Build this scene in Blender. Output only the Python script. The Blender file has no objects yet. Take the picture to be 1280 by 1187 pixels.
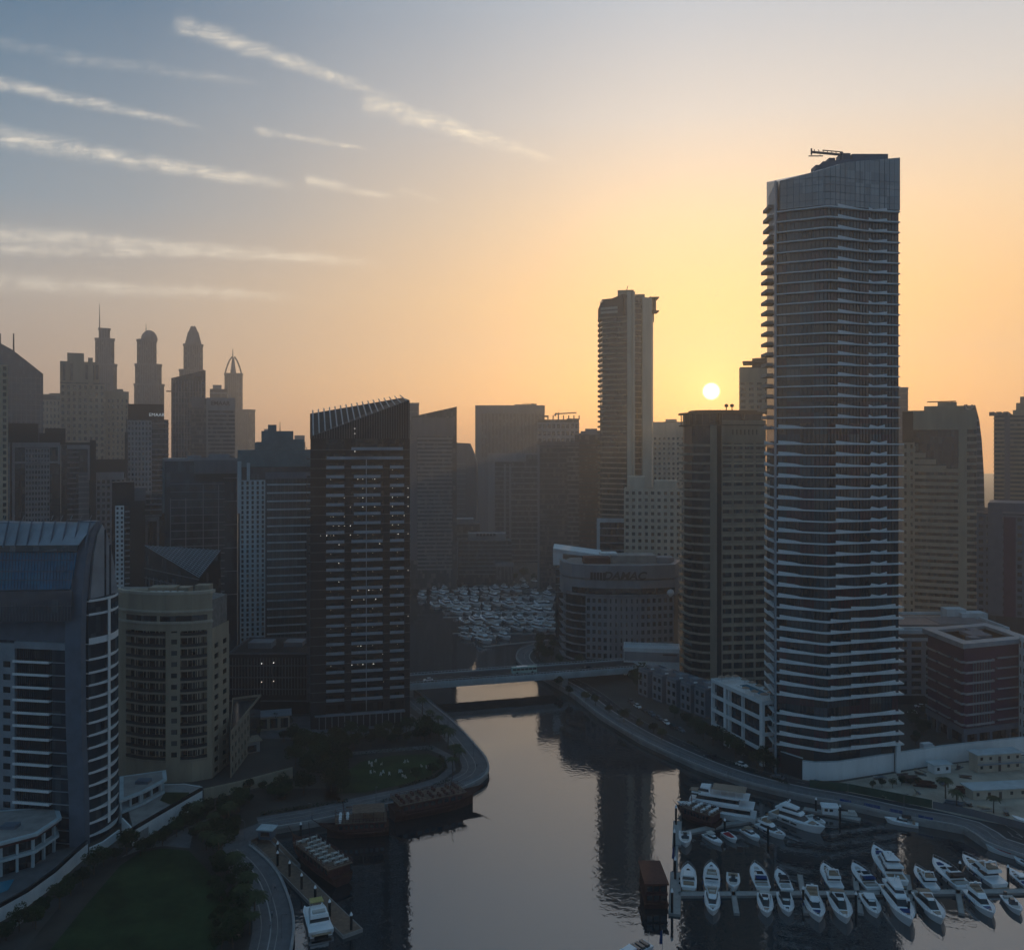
import bpy, math, random
from mathutils import Vector, Matrix
from mathutils.geometry import tessellate_polygon
R = math.radians
random.seed(7)
C = bpy.context.scene
COL = C.collection

# ------------------------------------------------------------------ camera
FPX, CX, HY, HC = 1108.0, 640.0, 555.0, 115.0     # focal length in px of the 1280 px frame, principal point, eye height
cam_d = bpy.data.cameras.new("camera")
cam_d.sensor_width = 36.0
cam_d.lens = 36.0 * FPX / 1280.0
cam_d.shift_y = -(593.5 - HY) / 1280.0
cam_d.clip_start = 1.0
cam_d.clip_end = 20000.0
cam = bpy.data.objects.new("camera", cam_d)
cam.location = (0, 0, HC)
cam.rotation_euler = (R(90), 0, 0)
COL.objects.link(cam)
C.camera = cam

# ------------------------------------------------------------------ sun, exposure
SUN_AZ = math.atan((889 - CX) / FPX)              # to the right of the view direction
SUN_EL = math.atan((HY - 489) / FPX * math.cos(SUN_AZ))
sun_dir = Vector((math.sin(SUN_AZ) * math.cos(SUN_EL), math.cos(SUN_AZ) * math.cos(SUN_EL), math.sin(SUN_EL)))
sl = bpy.data.lights.new("sun", 'SUN')
sl.energy = 2.0
sl.angle = R(0.5)
sl.color = (1.0, 0.60, 0.26)
so = bpy.data.objects.new("sun", sl)
so.rotation_euler = (-sun_dir).to_track_quat('-Z', 'Y').to_euler()
COL.objects.link(so)
C.view_settings.view_transform = 'Standard'
C.view_settings.look = 'None'
C.view_settings.exposure = 0.0
C.view_settings.gamma = 1.0
C.render.engine = 'CYCLES'
cy = C.cycles
cy.max_bounces = 5
cy.diffuse_bounces = 2
cy.glossy_bounces = 3
cy.transmission_bounces = 1
cy.volume_bounces = 1
cy.transparent_max_bounces = 4
cy.use_adaptive_sampling = True
cy.adaptive_threshold = 0.02
cy.use_denoising = True
cy.caustics_reflective = False
cy.caustics_refractive = False
cy.sample_clamp_indirect = 4.0

# ------------------------------------------------------------------ sky
def lin(c, k=1.0):
    o = []
    for v in c:
        v = v / 255.0
        o.append((v / 12.92 if v <= 0.04045 else ((v + 0.055) / 1.055) ** 2.4) * k)
    return tuple(o) + (1.0,)

world = bpy.data.worlds.new("World")
C.world = world
world.use_nodes = True
wt = world.node_tree
wt.nodes.clear()

def N(nt, typ, **kw):
    n = nt.nodes.new(typ)
    for k, v in kw.items():
        setattr(n, k, v)
    return n

def put(nt, sock, v):
    if isinstance(v, (int, float)):
        sock.default_value = v
    elif isinstance(v, tuple):
        sock.default_value = v
    else:
        nt.links.new(v, sock)

def mth(nt, op, a, b=None, c=None, clamp=False):
    n = N(nt, 'ShaderNodeMath', operation=op, use_clamp=clamp)
    put(nt, n.inputs[0], a)
    if b is not None: put(nt, n.inputs[1], b)
    if c is not None: put(nt, n.inputs[2], c)
    return n.outputs[0]

def mixc(nt, f, a, b, mode='MIX'):
    n = N(nt, 'ShaderNodeMix', data_type='RGBA', blend_type=mode)
    put(nt, n.inputs[0], f); put(nt, n.inputs[6], a); put(nt, n.inputs[7], b)
    return n.outputs[2]

def ramp(nt, fac, stops, interp='LINEAR'):
    n = N(nt, 'ShaderNodeValToRGB')
    n.color_ramp.interpolation = interp
    el = n.color_ramp.elements
    while len(el) < len(stops): el.new(0.5)
    for e, (p, c) in zip(el, stops):
        e.position = p
        e.color = c if len(c) == 4 else tuple(c) + (1.0,)
    put(nt, n.inputs[0], fac)
    return n.outputs[0]

def sstep(nt, x, a, b):
    n = N(nt, 'ShaderNodeMapRange', interpolation_type='SMOOTHSTEP')
    put(nt, n.inputs[0], x)
    n.inputs[1].default_value = a; n.inputs[2].default_value = b
    return n.outputs[0]

tc = N(wt, 'ShaderNodeTexCoord')
sep = N(wt, 'ShaderNodeSeparateXYZ')
wt.links.new(tc.outputs['Generated'], sep.inputs[0])
dx, dy, dz = sep.outputs
elev = mth(wt, 'MULTIPLY', mth(wt, 'ARCSINE', dz), 180.0 / math.pi)
ef = mth(wt, 'DIVIDE', mth(wt, 'ADD', elev, 10.0), 100.0, clamp=True)     # -10..90 deg -> 0..1
def E(d): return (d + 10.0) / 100.0
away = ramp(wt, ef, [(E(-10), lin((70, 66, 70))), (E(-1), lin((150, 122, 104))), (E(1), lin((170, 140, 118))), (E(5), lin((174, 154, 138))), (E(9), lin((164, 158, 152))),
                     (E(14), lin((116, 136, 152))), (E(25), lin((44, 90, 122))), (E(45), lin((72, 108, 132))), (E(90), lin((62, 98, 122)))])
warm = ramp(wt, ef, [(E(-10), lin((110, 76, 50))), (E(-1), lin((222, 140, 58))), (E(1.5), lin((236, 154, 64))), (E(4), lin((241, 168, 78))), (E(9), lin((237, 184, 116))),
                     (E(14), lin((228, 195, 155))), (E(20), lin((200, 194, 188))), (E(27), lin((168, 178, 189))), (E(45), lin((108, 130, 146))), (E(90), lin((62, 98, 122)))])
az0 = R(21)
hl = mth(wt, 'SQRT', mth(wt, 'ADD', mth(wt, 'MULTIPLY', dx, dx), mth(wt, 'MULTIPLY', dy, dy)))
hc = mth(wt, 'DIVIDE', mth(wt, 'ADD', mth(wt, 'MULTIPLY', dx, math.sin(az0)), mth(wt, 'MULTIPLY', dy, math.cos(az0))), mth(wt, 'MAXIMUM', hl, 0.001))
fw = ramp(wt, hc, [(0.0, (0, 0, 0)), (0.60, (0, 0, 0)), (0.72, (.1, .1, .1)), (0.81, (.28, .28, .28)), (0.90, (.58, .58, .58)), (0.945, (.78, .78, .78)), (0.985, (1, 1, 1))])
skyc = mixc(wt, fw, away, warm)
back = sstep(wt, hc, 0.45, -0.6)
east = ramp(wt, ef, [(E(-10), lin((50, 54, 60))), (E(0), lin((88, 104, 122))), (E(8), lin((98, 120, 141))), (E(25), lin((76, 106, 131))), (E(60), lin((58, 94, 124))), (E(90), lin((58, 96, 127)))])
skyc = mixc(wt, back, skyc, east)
# glow round the sun and its disc
sd = N(wt, 'ShaderNodeVectorMath', operation='DOT_PRODUCT')
wt.links.new(tc.outputs['Generated'], sd.inputs[0])
sd.inputs[1].default_value = sun_dir
ang = mth(wt, 'MULTIPLY', mth(wt, 'ARCCOSINE', mth(wt, 'MINIMUM', sd.outputs['Value'], 1.0)), 180.0 / math.pi)
g1 = mth(wt, 'EXPONENT', mth(wt, 'MULTIPLY', ang, -1 / 1.6))
g2 = mth(wt, 'EXPONENT', mth(wt, 'MULTIPLY', ang, -1 / 6.0))
SKY_GLOW = (0.55, 0.03)
glow = mixc(wt, 1.0, (0, 0, 0, 1), (1.0, 0.66, 0.22, 1), 'ADD')
glow1 = N(wt, 'ShaderNodeVectorMath', operation='SCALE'); glow1.inputs[0].default_value = (1.0, 0.64, 0.20)
wt.links.new(mth(wt, 'ADD', mth(wt, 'MULTIPLY', g1, SKY_GLOW[0]), mth(wt, 'MULTIPLY', g2, SKY_GLOW[1])), glow1.inputs['Scale'])
disc = sstep(wt, ang, 0.60, 0.20)
disc1 = N(wt, 'ShaderNodeVectorMath', operation='SCALE'); disc1.inputs[0].default_value = (12.0, 10.0, 6.0)
wt.links.new(disc, disc1.inputs['Scale'])
# thin streaks of cirrus, laid out by direction in the sky
inv = mth(wt, 'DIVIDE', 1.0, mth(wt, 'MAXIMUM', dy, 0.05))
uu = mth(wt, 'MULTIPLY', dx, inv)
vv = mth(wt, 'MULTIPLY', dz, inv)
cmb = N(wt, 'ShaderNodeCombineXYZ'); wt.links.new(uu, cmb.inputs[0]); wt.links.new(vv, cmb.inputs[1])
wn = N(wt, 'ShaderNodeTexNoise'); wn.inputs['Scale'].default_value = 34.0; wn.inputs['Detail'].default_value = 8.0; wn.inputs['Roughness'].default_value = 0.68
wt.links.new(cmb.outputs[0], wn.inputs['Vector'])
ws = N(wt, 'ShaderNodeSeparateColor'); wt.links.new(wn.outputs['Color'], ws.inputs[0])
uw = mth(wt, 'ADD', uu, mth(wt, 'MULTIPLY', mth(wt, 'SUBTRACT', ws.outputs[0], 0.5), 0.03))
vw = mth(wt, 'ADD', vv, mth(wt, 'MULTIPLY', mth(wt, 'SUBTRACT', ws.outputs[1], 0.5), 0.011))
# fibrous noise stretched along the streaks
mp = N(wt, 'ShaderNodeMapping'); mp.inputs['Rotation'].default_value = (0, 0, R(10)); mp.inputs['Scale'].default_value = (12, 75, 1)
wt.links.new(cmb.outputs[0], mp.inputs['Vector'])
fn = N(wt, 'ShaderNodeTexNoise'); fn.inputs['Scale'].default_value = 1.6; fn.inputs['Detail'].default_value = 6.0; fn.inputs['Roughness'].default_value = 0.65; fn.inputs['Distortion'].default_value = 0.6
wt.links.new(mp.outputs[0], fn.inputs['Vector'])
fib = sstep(wt, fn.outputs['Fac'], 0.30, 0.70)
fib = mth(wt, 'MULTIPLY', mth(wt, 'MULTIPLY_ADD', fib, 0.7, 0.3), sstep(wt, ws.outputs[2], 0.22, 0.62))
STREAKS = [(-30, 98, 270, 163, 13, .65), (-30, 166, 405, 240, 18, .8), (380, 226, 500, 248, 11, .5), (215, 26, 515, 130, 17, .6), (450, 124, 712, 207, 17, .7),
           (318, 162, 465, 188, 7, .55), (-30, 290, 505, 332, 17, .75), (-30, 312, 440, 319, 11, .7), (-30, 352, 395, 372, 17, .65), (60, 68, 345, 108, 14, .2), (-30, 50, 120, 72, 13, .2), (495, 238, 570, 256, 8, .2)]
tot = None
for (x0, y0, x1, y1, w, k) in STREAKS:
    a = Vector(((x0 - CX) / FPX, (HY - y0) / FPX)); b = Vector(((x1 - CX) / FPX, (HY - y1) / FPX))
    t = b - a; L = t.length; t = t / L
    du = mth(wt, 'SUBTRACT', uw, a.x); dv = mth(wt, 'SUBTRACT', vw, a.y)
    s = mth(wt, 'DIVIDE', mth(wt, 'MULTIPLY_ADD', du, t.x, mth(wt, 'MULTIPLY', dv, t.y)), L)
    p = mth(wt, 'ABSOLUTE', mth(wt, 'DIVIDE', mth(wt, 'MULTIPLY_ADD', dv, t.x, mth(wt, 'MULTIPLY', du, -t.y)), w / FPX))
    wid = mth(wt, 'MULTIPLY_ADD', s, -0.65, 1.15)                       # thins out towards its right end
    m = mth(wt, 'POWER', sstep(wt, mth(wt, 'DIVIDE', p, mth(wt, 'MAXIMUM', wid, 0.2)), 1.2, 0.0), 1.7)
    e = mth(wt, 'MULTIPLY', sstep(wt, s, -0.02, 0.08), sstep(wt, s, 1.0, 0.7))
    m = mth(wt, 'MULTIPLY', mth(wt, 'MULTIPLY', m, e), k)
    tot = m if tot is None else mth(wt, 'MAXIMUM', tot, m)
cm = mth(wt, 'MULTIPLY', mth(wt, 'MULTIPLY', tot, 1.1), fib)
cm = mth(wt, 'MULTIPLY', cm, sstep(wt, dy, 0.1, 0.3), clamp=True)
cloudc = mixc(wt, fw, lin((226, 216, 200)), lin((255, 238, 206)))
skyc = mixc(wt, cm, skyc, cloudc)
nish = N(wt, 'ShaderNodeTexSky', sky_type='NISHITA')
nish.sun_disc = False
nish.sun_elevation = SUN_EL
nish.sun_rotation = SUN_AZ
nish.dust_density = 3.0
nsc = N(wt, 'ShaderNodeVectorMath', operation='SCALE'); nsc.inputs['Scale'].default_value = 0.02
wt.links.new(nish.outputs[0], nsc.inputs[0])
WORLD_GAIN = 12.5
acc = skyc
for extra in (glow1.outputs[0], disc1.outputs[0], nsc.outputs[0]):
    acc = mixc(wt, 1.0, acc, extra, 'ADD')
bg = N(wt, 'ShaderNodeBackground')
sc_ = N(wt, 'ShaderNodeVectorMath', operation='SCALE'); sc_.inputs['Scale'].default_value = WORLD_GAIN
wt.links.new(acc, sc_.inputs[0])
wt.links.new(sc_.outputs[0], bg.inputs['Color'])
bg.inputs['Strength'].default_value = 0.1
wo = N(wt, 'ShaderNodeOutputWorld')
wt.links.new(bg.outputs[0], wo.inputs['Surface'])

# ------------------------------------------------------------------ materials
def mat(name, rgb, rough=0.85, var=0.18, scale=0.25, metal=0.0, spec=0.08, streak=False, bump=0.0, bscale=3.0):
    m = bpy.data.materials.new(name); m.use_nodes = True
    nt = m.node_tree; b = nt.nodes['Principled BSDF']
    g = N(nt, 'ShaderNodeNewGeometry')
    mpp = N(nt, 'ShaderNodeMapping'); nt.links.new(g.outputs['Position'], mpp.inputs['Vector'])
    mpp.inputs['Scale'].default_value = (1, 1, 0.15) if streak else (1, 1, 1)
    n = N(nt, 'ShaderNodeTexNoise'); n.inputs['Scale'].default_value = scale; n.inputs['Detail'].default_value = 6.0; n.inputs['Roughness'].default_value = 0.62
    nt.links.new(mpp.outputs[0], n.inputs['Vector'])
    lo = tuple(c * (1 - var) for c in rgb) + (1,); hi = tuple(min(1, c * (1 + var)) for c in rgb) + (1,)
    c = ramp(nt, n.outputs['Fac'], [(0.3, lo), (0.7, hi)])
    nt.links.new(c, b.inputs['Base Color'])
    b.inputs['Roughness'].default_value = rough
    b.inputs['Metallic'].default_value = metal
    b.inputs['Specular IOR Level'].default_value = spec
    if bump:
        n2 = N(nt, 'ShaderNodeTexNoise'); n2.inputs['Scale'].default_value = bscale; n2.inputs['Detail'].default_value = 4
        nt.links.new(g.outputs['Position'], n2.inputs['Vector'])
        bp = N(nt, 'ShaderNodeBump'); bp.inputs['Strength'].default_value = bump; nt.links.new(n2.outputs['Fac'], bp.inputs['Height'])
        nt.links.new(bp.outputs[0], b.inputs['Normal'])
    return m

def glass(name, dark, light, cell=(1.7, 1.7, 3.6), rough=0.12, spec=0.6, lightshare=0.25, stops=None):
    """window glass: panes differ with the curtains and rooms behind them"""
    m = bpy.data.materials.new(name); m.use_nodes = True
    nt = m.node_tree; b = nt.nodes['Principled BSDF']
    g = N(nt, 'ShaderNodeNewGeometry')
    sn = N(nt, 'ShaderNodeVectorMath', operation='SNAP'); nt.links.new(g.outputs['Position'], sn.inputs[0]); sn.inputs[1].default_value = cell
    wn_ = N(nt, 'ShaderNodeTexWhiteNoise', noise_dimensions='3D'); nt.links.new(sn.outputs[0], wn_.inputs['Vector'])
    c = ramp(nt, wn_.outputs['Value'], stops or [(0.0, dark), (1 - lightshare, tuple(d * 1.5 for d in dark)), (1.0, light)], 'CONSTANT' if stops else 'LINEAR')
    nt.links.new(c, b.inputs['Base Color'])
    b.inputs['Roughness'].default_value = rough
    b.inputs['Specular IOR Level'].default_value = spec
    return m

def emit(name, rgb, k):
    m = bpy.data.materials.new(name); m.use_nodes = True
    b = m.node_tree.nodes['Principled BSDF']
    b.inputs['Base Color'].default_value = rgb + (1,); b.inputs['Emission Color'].default_value = rgb + (1,); b.inputs['Emission Strength'].default_value = k
    return m

M = dict(
    beige=mat('beige_render', (.30, .25, .19), streak=True), sand=mat('sand_render', (.36, .30, .22), streak=True), cream=mat('cream_render', (.46, .41, .33), streak=True),
    white=mat('white_render', (.66, .69, .70), streak=True, var=.1), pale=mat('pale_blue_render', (.40, .47, .50), streak=True), grey=mat('grey_render', (.22, .23, .25), streak=True),
    midgrey=mat('mid_grey_cladding', (.13, .135, .15), streak=True), dark=mat('dark_cladding', (.028, .028, .031), rough=.55, streak=True), brown=mat('brown_cladding', (.10, .075, .065), streak=True),
    purple=mat('maroon_cladding', (.050, .018, .062), rough=.5), steel=mat('steel_panel', (.27, .31, .35), rough=.45, metal=.3), bluegrey=mat('blue_grey_panel', (.11, .14, .18), rough=.45),
    teal=mat('teal_panel', (.11, .17, .19), rough=.4), concrete=mat('concrete', (.27, .26, .25), var=.25), roof=mat('roof_gravel', (.20, .19, .18), var=.3, scale=.6),
    g_dark=glass('dark_glass', (.010, .012, .015), (.07, .075, .08)), g_blue=glass('blue_glass', (.012, .022, .034), (.05, .075, .09)), g_brown=glass('bronze_glass', (.022, .014, .012), (.075, .05, .045)),
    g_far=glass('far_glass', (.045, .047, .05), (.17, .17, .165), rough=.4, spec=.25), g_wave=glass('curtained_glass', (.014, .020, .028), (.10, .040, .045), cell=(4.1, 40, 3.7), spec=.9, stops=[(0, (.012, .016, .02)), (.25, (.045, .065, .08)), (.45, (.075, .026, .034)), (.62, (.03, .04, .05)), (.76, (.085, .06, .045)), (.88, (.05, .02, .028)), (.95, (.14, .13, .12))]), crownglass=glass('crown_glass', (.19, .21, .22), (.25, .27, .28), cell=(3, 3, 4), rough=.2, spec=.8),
    g_roof=glass('blue_roof_glass', (.008, .085, .16), (.02, .14, .22), cell=(4, 4, 4), rough=.15, spec=.3),
    asphalt=mat('asphalt', (.042, .043, .046), var=.25, scale=.15, rough=.85), paving=mat('paving', (.125, .128, .135), var=.22, scale=.35, rough=.8), kerb=mat('kerb_stone', (.34, .34, .34), var=.15),
    soil=mat('soil', (.05, .045, .04), var=.4, scale=.08), ground=mat('dry_ground', (.07, .065, .06), var=.4, scale=.03), sandlot=mat('sandy_site', (.38, .34, .28), var=.35, scale=.12),
    lawn=mat('lawn', (.026, .044, .016), var=.5, scale=.11, bump=.3), hedge=mat('hedge_leaf', (.020, .034, .014), var=.5, scale=1.5), leaf=mat('tree_leaf', (.034, .052, .020), var=.5, scale=1.2), palm=mat('palm_leaf', (.045, .060, .026), var=.4, scale=1.0),
    bark=mat('bark', (.09, .065, .045), var=.4, scale=2), wood=mat('dark_timber', (.075, .034, .026), var=.35, scale=.8, streak=True), deckwood=mat('deck_timber', (.17, .12, .09), var=.3, scale=.9), redwood=mat('red_timber', (.10, .042, .036), var=.35, scale=.9),
    hull=mat('white_gelcoat', (.80, .82, .84), rough=.25, var=.05, spec=.5), boatdark=mat('boat_tinted_glass', (.012, .014, .018), rough=.1, var=.1, spec=.7), teak=mat('teak_deck', (.32, .24, .17), var=.2, scale=2), cushion=mat('boat_cushion', (.45, .44, .42), var=.1),
    canvas=mat('tan_canvas', (.33, .24, .18), var=.12), navy=mat('navy_canvas', (.02, .05, .16), var=.2), red=mat('red_cover', (.30, .03, .04), var=.2), rubber=mat('rubber', (.02, .02, .02), rough=.9), chrome=mat('steel_rail', (.5, .5, .52), rough=.3, metal=.9),
    pontoon=mat('pontoon_deck', (.34, .33, .32), var=.15, scale=.8), skin=mat('skin', (.32, .19, .13), var=.05), cloth=mat('cotton_shirt', (.25, .25, .28), var=.2), clothd=mat('dark_trousers', (.03, .035, .05), var=.2), hair=mat('hair', (.015, .012, .01)),
    pool=mat('pool_water', (.03, .20, .30), rough=.08, var=.1, spec=.6), signdark=mat('sign_letters', (.06, .045, .045), rough=.4), signwhite=emit('backlit_sign', (.75, .82, .85), .32), lamp=emit('balcony_lamp', (1.0, .96, .88), 1.7), lampdim=emit('dim_balcony_lamp', (1.0, .9, .75), 1.2),
    green=mat('green_mesh', (.03, .065, .045), var=.3), bluefence=mat('blue_hoarding', (.02, .05, .22), var=.2), orange=mat('orange_paint', (.45, .20, .06)), yellow=mat('yellow_canvas', (.42, .36, .14)), busmat=mat('bus_paint', (.35, .50, .46), rough=.35), tile=mat('terracotta', (.13, .06, .045), var=.2, scale=1),
)
# water
wm = bpy.data.materials.new('canal_water'); wm.use_nodes = True
nt = wm.node_tree; b = nt.nodes['Principled BSDF']
b.inputs['Base Color'].default_value = (.010, .016, .020, 1); b.inputs['Roughness'].default_value = 0.03; b.inputs['IOR'].default_value = 2.6
g = N(nt, 'ShaderNodeNewGeometry')
n1 = N(nt, 'ShaderNodeTexNoise'); n1.inputs['Scale'].default_value = .55; n1.inputs['Detail'].default_value = 3; n1.inputs['Distortion'].default_value = .4
n2 = N(nt, 'ShaderNodeTexNoise'); n2.inputs['Scale'].default_value = .025; n2.inputs['Detail'].default_value = 2
for n in (n1, n2): nt.links.new(g.outputs['Position'], n.inputs['Vector'])
calm = mth(nt, 'MULTIPLY_ADD', sstep(nt, n2.outputs['Fac'], .38, .68), .65, .4)
bp = N(nt, 'ShaderNodeBump'); bp.inputs['Distance'].default_value = .10
nt.links.new(mth(nt, 'MULTIPLY', calm, .34), bp.inputs['Strength']); nt.links.new(n1.outputs['Fac'], bp.inputs['Height'])
nt.links.new(bp.outputs[0], b.inputs['Normal'])
M['water'] = wm
# ------------------------------------------------------------------ geometry helpers
GZ = 2.0
def gx(px, d): return (px - CX) / FPX * d
def zz(py, d): return HC - (py - HY) / FPX * d
def G(px, py, z=GZ):
    d = FPX * (HC - z) / (py - HY)
    return Vector((gx(px, d), d, z))
def P2(px, d): return Vector((gx(px, d), d))

class MB:
    def __init__(s): s.v = []; s.f = []
    def quadbox(s, b, t):
        """eight corners: bottom ring b, top ring t"""
        n = len(s.v); k = len(b); s.v += [tuple(p) for p in b] + [tuple(p) for p in t]
        s.f.append(tuple(n + i for i in reversed(range(k)))); s.f.append(tuple(n + k + i for i in range(k)))
        for i in range(k):
            j = (i + 1) % k; s.f.append((n + i, n + j, n + k + j, n + k + i))
    def box(s, cx_, cy_, cz, sx, sy, sz, rz=0.0):
        c, q = math.cos(rz), math.sin(rz); r = []
        for (a, b) in ((-1, -1), (1, -1), (1, 1), (-1, 1)):
            x, y = a * sx / 2, b * sy / 2; r.append((cx_ + x * c - y * q, cy_ + x * q + y * c))
        s.quadbox([(x, y, cz - sz / 2) for x, y in r], [(x, y, cz + sz / 2) for x, y in r])
    def prism(s, poly, z0, z1):
        z1s = z1 if isinstance(z1, (list, tuple)) else [z1] * len(poly)
        s.quadbox([(p[0], p[1], z0) for p in poly], [(p[0], p[1], z) for p, z in zip(poly, z1s)])
    def ring(s, outer, inner, z0, z1):
        n = len(s.v); k = len(outer)
        for P, z in ((outer, z0), (outer, z1), (inner, z1), (inner, z0)): s.v += [(p[0], p[1], z) for p in P]
        for r in range(4):
            for i in range(k):
                j = (i + 1) % k; a = n + r * k; b = n + ((r + 1) % 4) * k
                s.f.append((a + i, a + j, b + j, b + i))
    def fbox(s, F, s0, s1, z0, z1, o0, o1):
        P, t, n = F
        r = [(P.x + t.x * a + n.x * o, P.y + t.y * a + n.y * o) for a, o in ((s0, o1), (s1, o1), (s1, o0), (s0, o0))]
        s.quadbox([(x, y, z0) for x, y in r], [(x, y, z1) for x, y in r])
    def bar(s, p, q, r, r2=None, n=4):
        p = Vector(p); q = Vector(q); d = (q - p)
        if d.length < 1e-6: return
        d.normalize(); a = d.orthogonal().normalized(); b = d.cross(a); r2 = r if r2 is None else r2
        A = [p + (a * math.cos(2 * math.pi * (i + .5) / n) + b * math.sin(2 * math.pi * (i + .5) / n)) * r for i in range(n)]
        B = [q + (a * math.cos(2 * math.pi * (i + .5) / n) + b * math.sin(2 * math.pi * (i + .5) / n)) * r2 for i in range(n)]
        s.quadbox(A, B)
    def lathe(s, cx_, cy_, prof, n=12):
        base = len(s.v)
        for (r, z) in prof:
            for i in range(n): s.v.append((cx_ + r * math.cos(2 * math.pi * i / n), cy_ + r * math.sin(2 * math.pi * i / n), z))
        for k in range(len(prof) - 1):
            for i in range(n):
                j = (i + 1) % n; s.f.append((base + k * n + i, base + k * n + j, base + (k + 1) * n + j, base + (k + 1) * n + i))
        s.f.append(tuple(base + i for i in reversed(range(n)))); s.f.append(tuple(base + (len(prof) - 1) * n + i for i in range(n)))
    def loft(s, secs, closed=True, caps=True):
        base = len(s.v); k = len(secs[0])
        for sec in secs: s.v += [tuple(p) for p in sec]
        for a in range(len(secs) - 1):
            for i in range(k if closed else k - 1):
                j = (i + 1) % k; s.f.append((base + a * k + i, base + a * k + j, base + (a + 1) * k + j, base + (a + 1) * k + i))
        if caps:
            s.f.append(tuple(base + i for i in reversed(range(k)))); s.f.append(tuple(base + (len(secs) - 1) * k + i for i in range(k)))
    def poly(s, pts): n = len(s.v); s.v += [tuple(p) for p in pts]; s.f.append(tuple(range(n, n + len(pts))))
    def mesh(s, name, m, o=(0, 0, 0), smooth=False):
        me = bpy.data.meshes.new(name)
        me.from_pydata([(x - o[0], y - o[1], z - o[2]) for x, y, z in s.v], [], s.f)
        me.materials.append(M[m] if isinstance(m, str) else m)
        if smooth: me.polygons.foreach_set('use_smooth', [True] * len(me.polygons))
        me.update()
        return me

def obj(name, me, parent=None, loc=None):
    o = bpy.data.objects.new(name, me); COL.objects.link(o)
    if parent is not None: o.parent = parent
    if loc is not None: o.location = loc
    return o
def tag(o, label=None, cat=None, group=None, kind=None):
    for k, v in (('label', label), ('category', cat), ('group', group), ('kind', kind)):
        if v: o[k] = v
    return o
def empty(name, loc, label, cat, group=None, rz=0.0):
    o = bpy.data.objects.new(name, None); COL.objects.link(o); o.location = loc; o.rotation_euler = (0, 0, rz); o.empty_display_size = 1
    return tag(o, label, cat, group)
def structure(name, mb, m): return tag(obj(name, mb.mesh(name, m)), kind='structure')
KIDS = {}
def copy_tree(o, parent=None):
    c = o.copy(); COL.objects.link(c)
    if parent is not None: c.parent = parent
    for ch in list(o.children): copy_tree(ch, c)
    return c

def area2(p): return sum(p[i][0] * p[(i + 1) % len(p)][1] - p[(i + 1) % len(p)][0] * p[i][1] for i in range(len(p)))
def ccw(p):
    p = [Vector((q[0], q[1])) for q in p]
    return p if area2(p) > 0 else p[::-1]
def offset(poly, o):
    k = len(poly); r = []
    for i in range(k):
        a, b, c = poly[i - 1], poly[i], poly[(i + 1) % k]
        t1 = (b - a).normalized(); t2 = (c - b).normalized()
        n1 = Vector((t1.y, -t1.x)); n2 = Vector((t2.y, -t2.x)); m = n1 + n2
        m = m / max(m.dot(m) / 2, .35) if m.length > 1e-4 else n1
        r.append(b + m * o)
    return r
def quad(pl, dl, pr, dr, depth):
    if dl == dr and dl >= 400:            # far blocks stand square to the canal mouth
        a, c = (pl - CX) / FPX, (pr - CX) / FPX; m = (max(-.6, min(.6, a)) + max(-.6, min(.6, c))) / 2; k = dl * (1 + m * m); dl, dr = k / (1 + a * m), k / (1 + c * m)
    A, B_ = P2(pl, dl), P2(pr, dr); t = (B_ - A).normalized(); n = Vector((-t.y, t.x))
    return [A, B_, B_ + n * depth, A + n * depth]
def quad3(pl, dl, pc, dc, pr, dr):
    A, B_, D = P2(pl, dl), P2(pc, dc), P2(pr, dr)
    return [A, B_, D, A + D - B_]
def face(a, b):
    t = (b - a); L = t.length; t = t / L
    return (a, t, Vector((t.y, -t.x))), L

def text_mesh(body, size, depth, mname, bold=0.0, shear=0.0):
    cu = bpy.data.curves.new('letters', 'FONT'); cu.body = body; cu.size = size; cu.extrude = depth; cu.offset = bold; cu.shear = shear; cu.align_x = 'CENTER'; cu.align_y = 'CENTER'
    t = bpy.data.objects.new('letters', cu); COL.objects.link(t)
    bpy.context.view_layer.update()
    me = bpy.data.meshes.new_from_object(t.evaluated_get(bpy.context.evaluated_depsgraph_get()))
    bpy.data.objects.remove(t)
    me.materials.clear(); me.materials.append(M[mname])
    return me

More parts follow.
